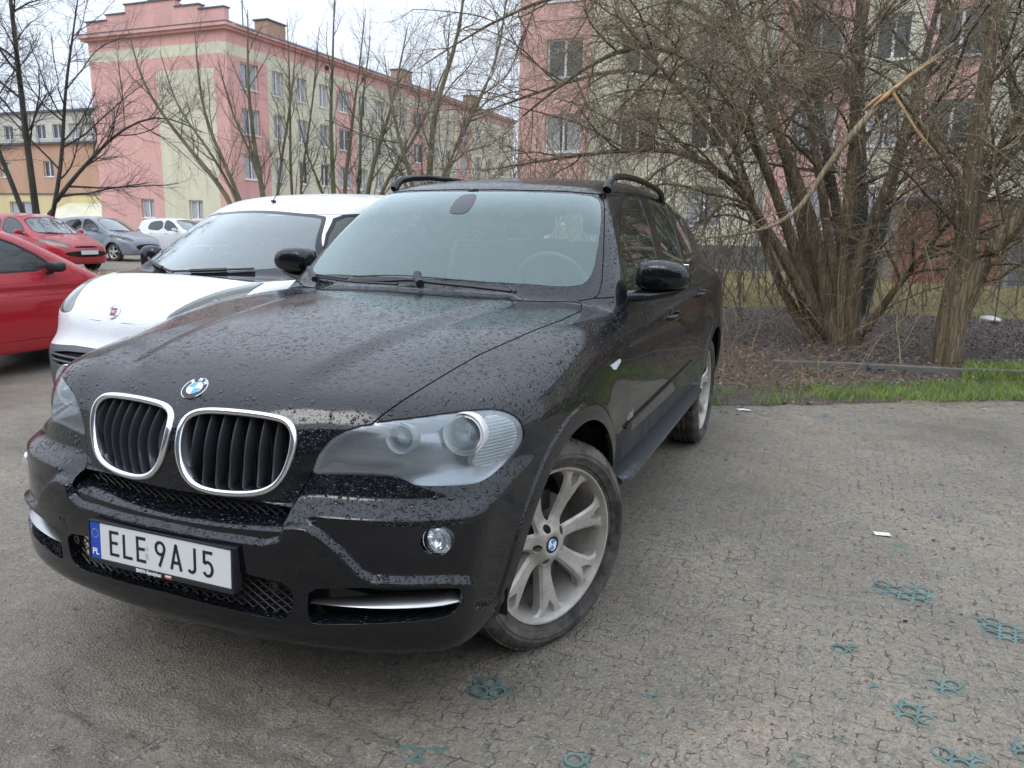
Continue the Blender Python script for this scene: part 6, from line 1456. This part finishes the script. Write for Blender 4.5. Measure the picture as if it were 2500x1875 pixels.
tree2 = [limb2([(2040, 785), (2055, 680), (2085, 540), (2100, 400), (2122, 220), (2150, 20), (2170, -160)], [.185, .15, .125, .10, .085, .07, .05], [7.03, 7.05, 7.1, 7.1, 7.2, 7.3, 7.4]),
         limb2([(2045, 785), (2075, 640), (2150, 530), (2225, 440), (2330, 300)], [.17, .13, .115, .10, .07], [7.03, 7.0, 6.95, 6.9, 6.8]),
         limb2([(2050, 785), (2090, 520), (2130, 390), (2190, 270), (2260, 120)], [.10, .09, .07, .055, .03], [7.1, 7.3, 7.4, 7.5, 7.6])]
t2, h2_ = tree('split_willow_tree', 'leaning willow with a thick forked furrowed trunk near the right edge', tree2,
   [dict(per=11, length=1.9, ang=.9, k=9, rr=.020, droop=.22, up=.10, t0=.35, wob=.13, sides=5), dict(per=9, length=1.1, ang=.8, k=8, rr=.0075, droop=.3, up=.06, wob=.16, t0=.12), dict(per=7, length=.55, ang=.75, k=6, rr=.0036, droop=.2, wob=.17, t0=.1), dict(per=2, length=.28, ang=.7, k=4, rr=.0024, droop=.1, wob=.15, t0=.1)], M['bark'], M['twig'], budn=6000)
# the snapped limb hanging from the second willow
def snag(pts, rads, y_, name, mat, par, k=18): a = [pxp(u, v, y) for (u, v), y in zip(pts, y_)]; c = curve(a, rads, k, .008); V, Q = tubes(c[0][None], c[1][None], 9); return mesh_obj(name, V-np.array(par.location), Q, mat, par), c
o_, c1 = snag([(2095, 430), (2060, 370), (2010, 300), (1965, 235), (1935, 200)], [.055, .045, .035, .025, .012], [7.1, 7.0, 6.9, 6.8, 6.75], 'limb', M['bark'], t2)
o_, c2 = snag([(2060, 95), (2000, 140), (1950, 175), (1918, 208), (1860, 262), (1800, 340), (1750, 420), (1700, 475), (1640, 500), (1560, 510), (1500, 517)], [.018, .026, .034, .036, .034, .031, .028, .024, .018, .013, .008], [6.9, 6.8, 6.75, 6.7, 6.65, 6.6, 6.5, 6.4, 6.3, 6.2, 6.1], 'broken_limb', M['limbpale'], t2, 26)
for k, (pp, rr_) in enumerate([([(1945, 178), (1918, 200), (1885, 232)], [.008, .026, .006]), ([(1925, 195), (1950, 235), (1985, 290), (2030, 340)], [.022, .012, .014, .004]), ([(1905, 205), (1880, 222), (1862, 240)], [.018, .012, .003]), ([(2035, 120), (1985, 150), (1935, 190)], [.004, .016, .012])]):
    snag(pp, rr_, [6.66, 6.63, 6.62, 6.7][:len(pp)], 'torn_wood', M['rawwood'], t2, 10)
cc2 = (c2[0][None], c2[1][None]); Q1, R1 = spawn(*cc2, per=16, length=1.1, ang=.9, k=8, rr=.006, droop=.35, t0=.2, wob=.15); Q2_, R2_ = spawn(Q1, R1, per=7, length=.45, ang=.8, k=6, rr=.003, droop=.2, wob=.16)
V1, F1 = tubes(Q1, R1, 4); V2, F2 = tubes(Q2_, R2_, 3); o = mesh_obj('hanging_twigs', np.concatenate([V1, V2])-np.array(t2.location), np.concatenate([F1, F2+len(V1)]), M['twig'], t2); o['kind'] = 'stuff'
# low whippy shoots at the willow's foot and along the soil bed
sh_p = []
def sprig(name, label, cat, n_, x0, x1, y0, y1, L, mat, rr=.004, up=1., side=.5, group=None, sub=3):
    o0 = np.stack([rng.uniform(x0, x1, n_), rng.uniform(y0, y1, n_), np.full(n_, .02)], 1); d = np.stack([rng.normal(size=n_)*side, rng.normal(size=n_)*side, np.full(n_, up)], 1); d /= np.linalg.norm(d, axis=1, keepdims=True); P = np.empty((n_, 9, 3)); P[:, 0] = o0; LL = L*(.5+rng.random(n_))
    for j in range(1, 9): d = d+rng.normal(size=(n_, 3))*.12+np.array([0, 0, -.05*j/9*2]); d /= np.linalg.norm(d, axis=1, keepdims=True); P[:, j] = P[:, j-1]+d*(LL/8)[:, None]
    R_ = rr*(.6+.8*rng.random((n_, 1)))*np.linspace(1, .4, 9)[None]; V, Q = tubes(P, R_, 4); o = mesh_obj(name, V, Q, mat)
    if sub: C_, Cr = spawn(P, R_, per=sub*2, length=L*.32, ang=.8, k=6, rr=rr*.55, droop=.2, wob=.15, t0=.2); v2, q2 = tubes(C_, Cr, 3); me_ = mesh_obj('x', np.concatenate([V, v2]), np.concatenate([Q, q2+len(V)]), mat); bpy.data.objects.remove(o); o = me_; o.name = name; o.data.name = name
    tag(o, label, cat, group); o['kind'] = 'stuff'; return o
M['twigtall'] = simple('brown_tall_stems', (.155, .128, .092), .8, var=.5, scale=.8); M['straw'] = simple('dead_stalk', (.24, .17, .09), .85, var=.4, scale=3)
sprig('undergrowth', 'low bare shoots rising round the foot of the willow', 'shrub', 55, .2, 2.4, 6.6, 9.2, 1.5, M['twig'], .0045, 1, .6)
sprig('brush_pile', 'heap of dead stalks and twigs against the rear wheel of the SUV', 'brushwood', 260, .2, 1.7, 4.7, 6.2, .42, M['straw'], .0028, .55, .9, sub=2)
sprig('dead_stalks', 'dry fallen stalks scattered along the kerb stones', 'stalks', 260, .6, 5.5, 4.7, 7.0, .35, M['straw'], .002, .18, 1.2, sub=1)
sprig('thicket', 'grey thicket of thin stems behind the SUV roof', 'thicket', 300, -7.5, 2.0, 10.5, 17, 3.4, M['twigdark'], .010, 1.3, .45, sub=5)
sprig('thicket', 'grey thicket of thin stems in front of the brick outhouse', 'thicket', 120, 2.0, 12, 11.5, 17, 2.6, M['twigdark'], .008, 1.3, .45, sub=5)
sprig('thicket', 'tall pale brown thicket filling the gap before the right-hand block', 'thicket', 110, -5, 11, 13, 19, 4.6, M['twigtall'], .014, 1.6, .35, sub=4)
# background trees
def rt(x, y, h, lean=(0, 0), n=3, r=.09, spread=.35, seed=0):
    g_ = np.random.default_rng(seed); tr_ = []
    for i in range(n):
        a = g_.uniform(0, 2*math.pi); s_ = spread*g_.uniform(.3, 1.2); hh_ = h*g_.uniform(.7, 1.05); tr_.append(([(x, y, 0), (x+lean[0]*.2+s_*.35*math.cos(a), y+s_*.3*math.sin(a), hh_*.25), (x+lean[0]*.6+s_*math.cos(a), y+lean[1]+s_*math.sin(a), hh_*.62), (x+lean[0]+s_*1.5*math.cos(a), y+lean[1]+s_*1.5*math.sin(a), hh_)], [r*(1 if i == 0 else .7), r*.7, r*.4, r*.1]))
    return tr_
LV = [dict(per=13, length=2.4, ang=.65, k=8, rr=.03, up=.10, t0=.22, wob=.10, sides=4), dict(per=8, length=1.2, ang=.7, k=6, rr=.012, up=.06, t0=.15, wob=.13), dict(per=6, length=.6, ang=.7, k=5, rr=.0065, wob=.14, t0=.1)]
bigL = [([(-22.5, 15.45, 0), (-22.6, 15.45, 2.5), (-22.7, 15.45, 5.0), (-22.75, 15.45, 8.0), (-22.6, 15.35, 11)], [0.125, 0.098, 0.079, 0.055, 0.019]), ([(-22.5, 15.45, 0), (-22.2, 15.55, 1.6), (-21.3, 16.25, 3.0), (-20.4, 17.05, 4.3), (-19.4, 17.85, 4.9), (-18.3, 18.45, 4.3)], [0.102, 0.079, 0.061, 0.042, 0.028, 0.014]), ([(-22.5, 15.45, 0), (-23.0, 14.85, 3.0), (-23.6, 14.35, 6), (-24.0, 13.85, 9)], [0.093, 0.070, 0.046, 0.014]), ([(-22.4, 15.45, 0), (-22.0, 16.05, 3), (-21.7, 16.35, 6.0), (-21.3, 16.85, 9)], [0.084, 0.061, 0.042, 0.014])]
tree('bare_tree', 'big dark bare tree with a stout trunk before the orange building at far left', bigL, [dict(per=16, length=3.6, ang=.8, k=9, rr=.05, up=.05, droop=.05, t0=.28, wob=.12, sides=4), dict(per=11, length=1.7, ang=.75, k=7, rr=.014, up=.03, t0=.15, wob=.14), dict(per=9, length=.8, ang=.75, k=5, rr=.009, wob=.15, t0=.1)], M['barkdark'], M['twigdark'])
tree('bare_tree', 'second bare tree cut by the left edge of the photo', [([(-26.3, 15.0, 0), (-26.2, 15.0, 4), (-26.0, 15.0, 8), (-25.5, 15.0, 11)], [.14, .11, .08, .03]), ([(-26.3, 15.0, 0), (-25.6, 15.1, 5), (-24.8, 15.3, 8.6), (-23.4, 15.9, 9.6)], [.11, .09, .06, .02])], [dict(per=15, length=3.2, ang=.8, k=9, rr=.045, up=.03, droop=.06, t0=.25, wob=.12, sides=4), dict(per=9, length=1.6, ang=.75, k=7, rr=.016, up=.03, t0=.15, wob=.14), dict(per=6, length=.8, ang=.75, k=5, rr=.008, wob=.15, t0=.1)], M['barkdark'], M['twigdark'])
def sap(name, label, px_pts, y_, radii, seed, lv=LV, mt=None, mtw=None, extra=(), budn=0):
    trs = []
    for pts, rr_ in zip(px_pts, radii):
        q = [pxp(u, v, y_) for u, v in pts]; q[0] = np.array([q[0][0], y_, 0.]); trs.append((q, rr_))
    return tree(name, label, trs, lv, mt or M['twigmoss'], mtw or M['twigdark'], budn=budn)
LS = [dict(per=11, length=2.0, ang=.55, k=8, rr=.02, up=.10, t0=.25, wob=.10, sides=4), dict(per=7, length=.95, ang=.6, k=6, rr=.009, up=.06, t0=.15, wob=.13), dict(per=4, length=.5, ang=.6, k=4, rr=.0055, wob=.14, t0=.1)]
sap('sapling', 'slanting young tree leaning left across the cream panel of the pink gable', [[(545, 500), (500, 430), (390, 300), (310, 190), (275, 60)], [(560, 500), (520, 430), (460, 300), (430, 200), (420, 60)], [(555, 500), (510, 420), (455, 330), (380, 230), (345, 110)]], 17.5, [[.09, .075, .06, .04, .012], [.09, .07, .055, .035, .01], [.07, .055, .04, .03, .01]], 1, LS)
sap('sapling', 'forked young tree standing before the corner of the pink block', [[(585, 500), (565, 400), (545, 300), (535, 180), (535, 20)], [(590, 500), (566, 390), (540, 330), (500, 240), (470, 130)], [(588, 500), (600, 400), (625, 250), (640, 90)]], 18.5, [[.10, .085, .065, .045, .012], [.07, .06, .045, .03, .01], [.06, .05, .035, .01]], 2, LS)
sap('sapling', 'thin upright sapling before the cream window bay', [[(640, 500), (625, 350), (628, 200), (620, 40)], [(645, 500), (650, 380), (672, 250), (690, 60)]], 19.5, [[.06, .05, .035, .01], [.05, .04, .03, .01]], 3, LS)
sap('slim_tree', 'tall slim tree rising above the roof line of the pink block', [[(735, 500), (718, 400), (715, 250), (720, 60), (725, -60)], [(740, 500), (745, 380), (770, 200), (790, 20)], [(730, 500), (700, 420), (660, 330), (640, 220)]], 20, [[.10, .08, .06, .035, .01], [.08, .065, .04, .01], [.06, .05, .03, .01]], 4, LS)
sap('slim_tree', 'pale leaning tree right of the tall slim one, crossing the roof edge', [[(760, 500), (800, 380), (850, 220), (880, 60)], [(765, 500), (830, 400), (905, 280), (960, 150)], [(755, 500), (775, 400), (780, 260), (800, 80)]], 16, [[.08, .065, .045, .012], [.07, .055, .04, .01], [.06, .05, .035, .01]], 5, LS)
sap('plum_tree', 'dark twiggy tree filling the gap between the two apartment blocks', [[(930, 520), (925, 400), (935, 250), (990, 90), (1010, -80)], [(935, 520), (950, 380), (1020, 260), (1080, 120), (1100, -60)], [(920, 520), (890, 390), (850, 260), (830, 120)]], 14, [[.10, .085, .065, .045, .012], [.08, .07, .05, .03, .01], [.07, .06, .04, .01]], 6, [dict(per=14, length=2.3, ang=.75, k=9, rr=.025, up=.07, t0=.22, wob=.14, sides=4), dict(per=9, length=1.1, ang=.75, k=7, rr=.010, t0=.12, wob=.16), dict(per=7, length=.5, ang=.75, k=5, rr=.0055, wob=.17, t0=.1)])
sap('bare_tree', 'dark upright tree close in front of the right-hand block, behind the willow', [[(1860, 560), (1858, 400), (1850, 200), (1862, -40)], [(1870, 560), (1930, 380), (1985, 180), (2040, -40)], [(1850, 560), (1800, 400), (1760, 200), (1745, 0)]], 12, [[.17, .14, .11, .07], [.12, .10, .07, .03], [.10, .08, .06, .03]], 7, [dict(per=13, length=2.3, ang=.75, k=9, rr=.025, up=.07, t0=.22, wob=.14, sides=4), dict(per=9, length=1.1, ang=.75, k=7, rr=.010, t0=.12, wob=.16), dict(per=6, length=.5, ang=.75, k=5, rr=.0055, wob=.17, t0=.1)], M['barkdark'])
sap('bare_tree', 'bare tree reaching in from beyond the right edge of the photo', [[(2300, 560), (2250, 400), (2190, 220), (2160, 0)], [(2300, 560), (2330, 350), (2300, 100), (2280, -80)]], 10, [[.13, .10, .07, .03], [.12, .09, .06, .03]], 8, [dict(per=13, length=2.3, ang=.8, k=9, rr=.022, up=.05, t0=.22, wob=.14, sides=4), dict(per=9, length=1.1, ang=.75, k=7, rr=.009, t0=.12, wob=.16), dict(per=6, length=.5, ang=.75, k=5, rr=.005, wob=.17, t0=.1)])

# ---- grass, leaf litter, litter
M['grit'] = simple('grit', (.20, .18, .15), .8, var=.9, scale=60)
def blades(name, pts, hts, lean, wd, mat, seg=2):
    n_ = len(pts); a = rng.uniform(0, 2*math.pi, n_); w_ = np.stack([np.cos(a), np.sin(a), np.zeros(n_)], 1)*wd*(.6+.8*rng.random((n_, 1))); ld = np.stack([rng.normal(size=n_), rng.normal(size=n_), np.zeros(n_)], 1)*lean*hts[:, None]; up_ = np.array([0, 0, 1.])*hts[:, None]
    V = np.stack([pts-w_, pts+w_, pts+up_*.55+ld*.35+w_*.7, pts+up_*.55+ld*.35-w_*.7, pts+up_+ld], 1).reshape(-1, 3); b = (np.arange(n_)*5)[:, None, None]
    T = np.array([[0, 1, 2], [0, 2, 3], [3, 2, 4]]); o = mesh_obj(name, V, (b+T[None]).reshape(-1, 3), mat, smooth=False); o['kind'] = 'stuff'; return o
def fill(poly, n_, dens=None):
    poly = np.array(poly, float); lo, hi = poly.min(0), poly.max(0); p = lo+(hi-lo)*rng.random((n_*3, 2)); k = poly_sd(p, poly) > 0; p = p[k]
    if dens is not None: p = p[rng.random(len(p)) < dens(p[:, 0], p[:, 1])]
    return p[:n_]
M['grass'] = simple('fresh_grass', (.15, .24, .035), .6, var=.45, scale=5); M['grassdry'] = simple('straw_grass', (.30, .235, .10), .8, var=.35, scale=4); M['leaf'] = simple('rotting_leaves', (.095, .068, .060), .5, var=.6, scale=11); M['leafpale'] = simple('pale_dead_leaves', (.21, .165, .14), .6, var=.5, scale=11)
up_edge = [(x, y+.0) for x, y in EDGE[:-1]]; strip_ = up_edge+[(5.5, 7.6), (3.4, 6.5), (2.9, 6.2), (2.2, 5.75), (1.5, 5.2), (.9, 4.6), (-1.6, 4.2)]
dn = lambda x, y: np.clip(.15+1.7*(vnoise(x, y, .35, 31)+.28)+.8*sstep(x, 2.2, 3.0), 0, 1)
p = fill(strip_, 34000, dn); blades('grass', np.column_stack([p, np.full(len(p), .02)]), .035+.06*rng.random(len(p)), .6, .0022, M['grass'])
p = fill([(2.9, 6.2), (6.5, 7.2), (6.5, 8.2), (3.0, 6.9)], 9000); blades('grass', np.column_stack([p, np.full(len(p), .06)]), .05+.09*rng.random(len(p)), .5, .0028, M['grass'])
p = fill([(-9, 11.8), (-3, 11.6), (4.5, 12.6), (12, 11.8), (16, 14), (16, 22), (-9, 22)], 26000); blades('lawn_grass', np.column_stack([p, np.full(len(p), .07)]), .04+.08*rng.random(len(p)), .7, .006, M['grassdry'])
p = fill([(-40, 8.4), (-8, 8.8), (-3.4, 9.7), (-3.2, 12.2), (-14, 11.8), (-40, 11.4)], 18000); blades('verge_grass', np.column_stack([p, np.full(len(p), .06)]), .05+.13*rng.random(len(p)), .6, .006, M['grassdry'])
def leaves(name, p, z, size, mat):
    n_ = len(p); a = rng.uniform(0, 2*math.pi, n_); s = size*(.5+rng.random(n_)); u = np.stack([np.cos(a), np.sin(a), rng.normal(size=n_)*.35], 1)*s[:, None]; v = np.stack([-np.sin(a), np.cos(a), rng.normal(size=n_)*.35], 1)*s[:, None]*.6; c = np.column_stack([p, z]); bend = np.array([0, 0, 1.])*s[:, None]*rng.uniform(-.3, .5, (n_, 1))
    V = np.stack([c-u, c+v*.9+bend, c+u, c-v*.9+bend, c+bend*.2], 1).reshape(-1, 3); b = (np.arange(n_)*5)[:, None, None]; T = np.array([[0, 4, 1], [1, 4, 2], [2, 4, 3], [3, 4, 0]]); o = mesh_obj(name, V, (b+T[None]).reshape(-1, 3), mat, smooth=False); o['kind'] = 'stuff'; return o
bed = [(-1.6, 4.2), (.9, 4.5), (1.5, 5.0), (2.3, 5.6), (3.2, 6.3), (9, 8.2), (9, 11.8), (4.5, 12.5), (-3, 11.5), (-3, 5)]
p = fill(bed, 46000); z_ = .05+.05*sstep(p[:, 1]-.28*p[:, 0], 5.2, 6.2)+.03*rng.random(len(p)); leaves('leaf_litter', p[::2], z_[::2], .018, M['leaf']); leaves('leaf_litter', p[1::4], z_[1::4], .016, M['leafpale'])
p = fill([(-1, 3.3), (1, 3.6), (2.4, 4.5), (5, 5.9), (5, 6.4), (-1, 4.4)], 500, lambda x, y: x*0+.6); leaves('leaf_litter', p, .012+.01*rng.random(len(p)), .018, M['leafpale'])
p = fill([(-2.5, -1.5), (2.6, -1.5), (4.5, 4.5), (1, 3.6), (-2.5, .5)], 5200); leaves('grit', p, ground_h(p[:, 0], p[:, 1])+.002, .0042, M['grit']); p = fill([(-2.5, -1.5), (2.6, -1.5), (4.5, 4.5), (1, 3.6), (-2.5, .5)], 420, lambda x, y: np.clip(vnoise(x, y, .6, 41)*3, 0, 1)); leaves('leaf_scraps', p, ground_h(p[:, 0], p[:, 1])+.003, .011, M['leaf']); p = fill([(.6, -1), (3.4, -1), (5, 4.5), (1, 3.6)], 260); leaves('gravel_bits', p, ground_h(p[:, 0], p[:, 1])+.004, .006, M['straw'])
def scrap(label, x, y, w_, h_, rz, mat, z=None, name='paper_scrap', cat='litter'):
    z = z if z is not None else float(ground_h(np.array([x]), np.array([y]))[0])+.006; V = []; 
    for i in range(5):
        for j in range(4): V.append(((i/4-.5)*w_+random.uniform(-.04, .04)*w_, (j/3-.5)*h_+random.uniform(-.05, .05)*h_, z+random.uniform(0, .25)*h_*.3))
    a, b_ = math.cos(rz), math.sin(rz); V = [(x+u*a-v*b_, y+u*b_+v*a, q) for u, v, q in V]; o = mesh_obj(name, V, [(i*4+j, (i+1)*4+j, (i+1)*4+j+1, i*4+j+1) for i in range(4) for j in range(3)], mat); tag(o, label, cat); return o
M['paper'] = simple('dirty_paper', (.62, .62, .60), .8, var=.15)
scrap('small white paper scrap lying on the sand right of the SUV', 2.0, 1.585, .075, .045, .2, M['paper'])
scrap('crumpled whitish litter at the edge of the grass', 1.07, 4.02, .10, .07, .5, M['paper']); 
q = pxp(2150, 612, 12.); mb = MB(); 
bm = bmesh.new(); bmesh.ops.create_icosphere(bm, subdivisions=3, radius=.17)
for v in bm.verts: v.co = Vector((v.co.x*1.2, v.co.y, v.co.z*.7))*(1+.25*(vnoise(np.array([v.co.x*9]), np.array([v.co.z*9+v.co.y*5]), 1., 3)[0]))
me = bpy.data.meshes.new('plastic_bag'); bm.to_mesh(me); bm.free(); me.materials.append(M['paper']); o = link(bpy.data.objects.new('plastic_bag', me)); o.location = (float(q[0]), 12., .13); o.scale = (.75, .6, .5); tag(o, 'white plastic bag lying on the grass behind the forked trunk', 'plastic bag')
mb = MB()
for v_ in bpy.data.objects: pass

for m in list(bpy.data.meshes):
    if m.users == 0: bpy.data.meshes.remove(m)
print('TRIS', sum(len(m.loops)-2*len(m.polygons) for m in bpy.data.meshes))
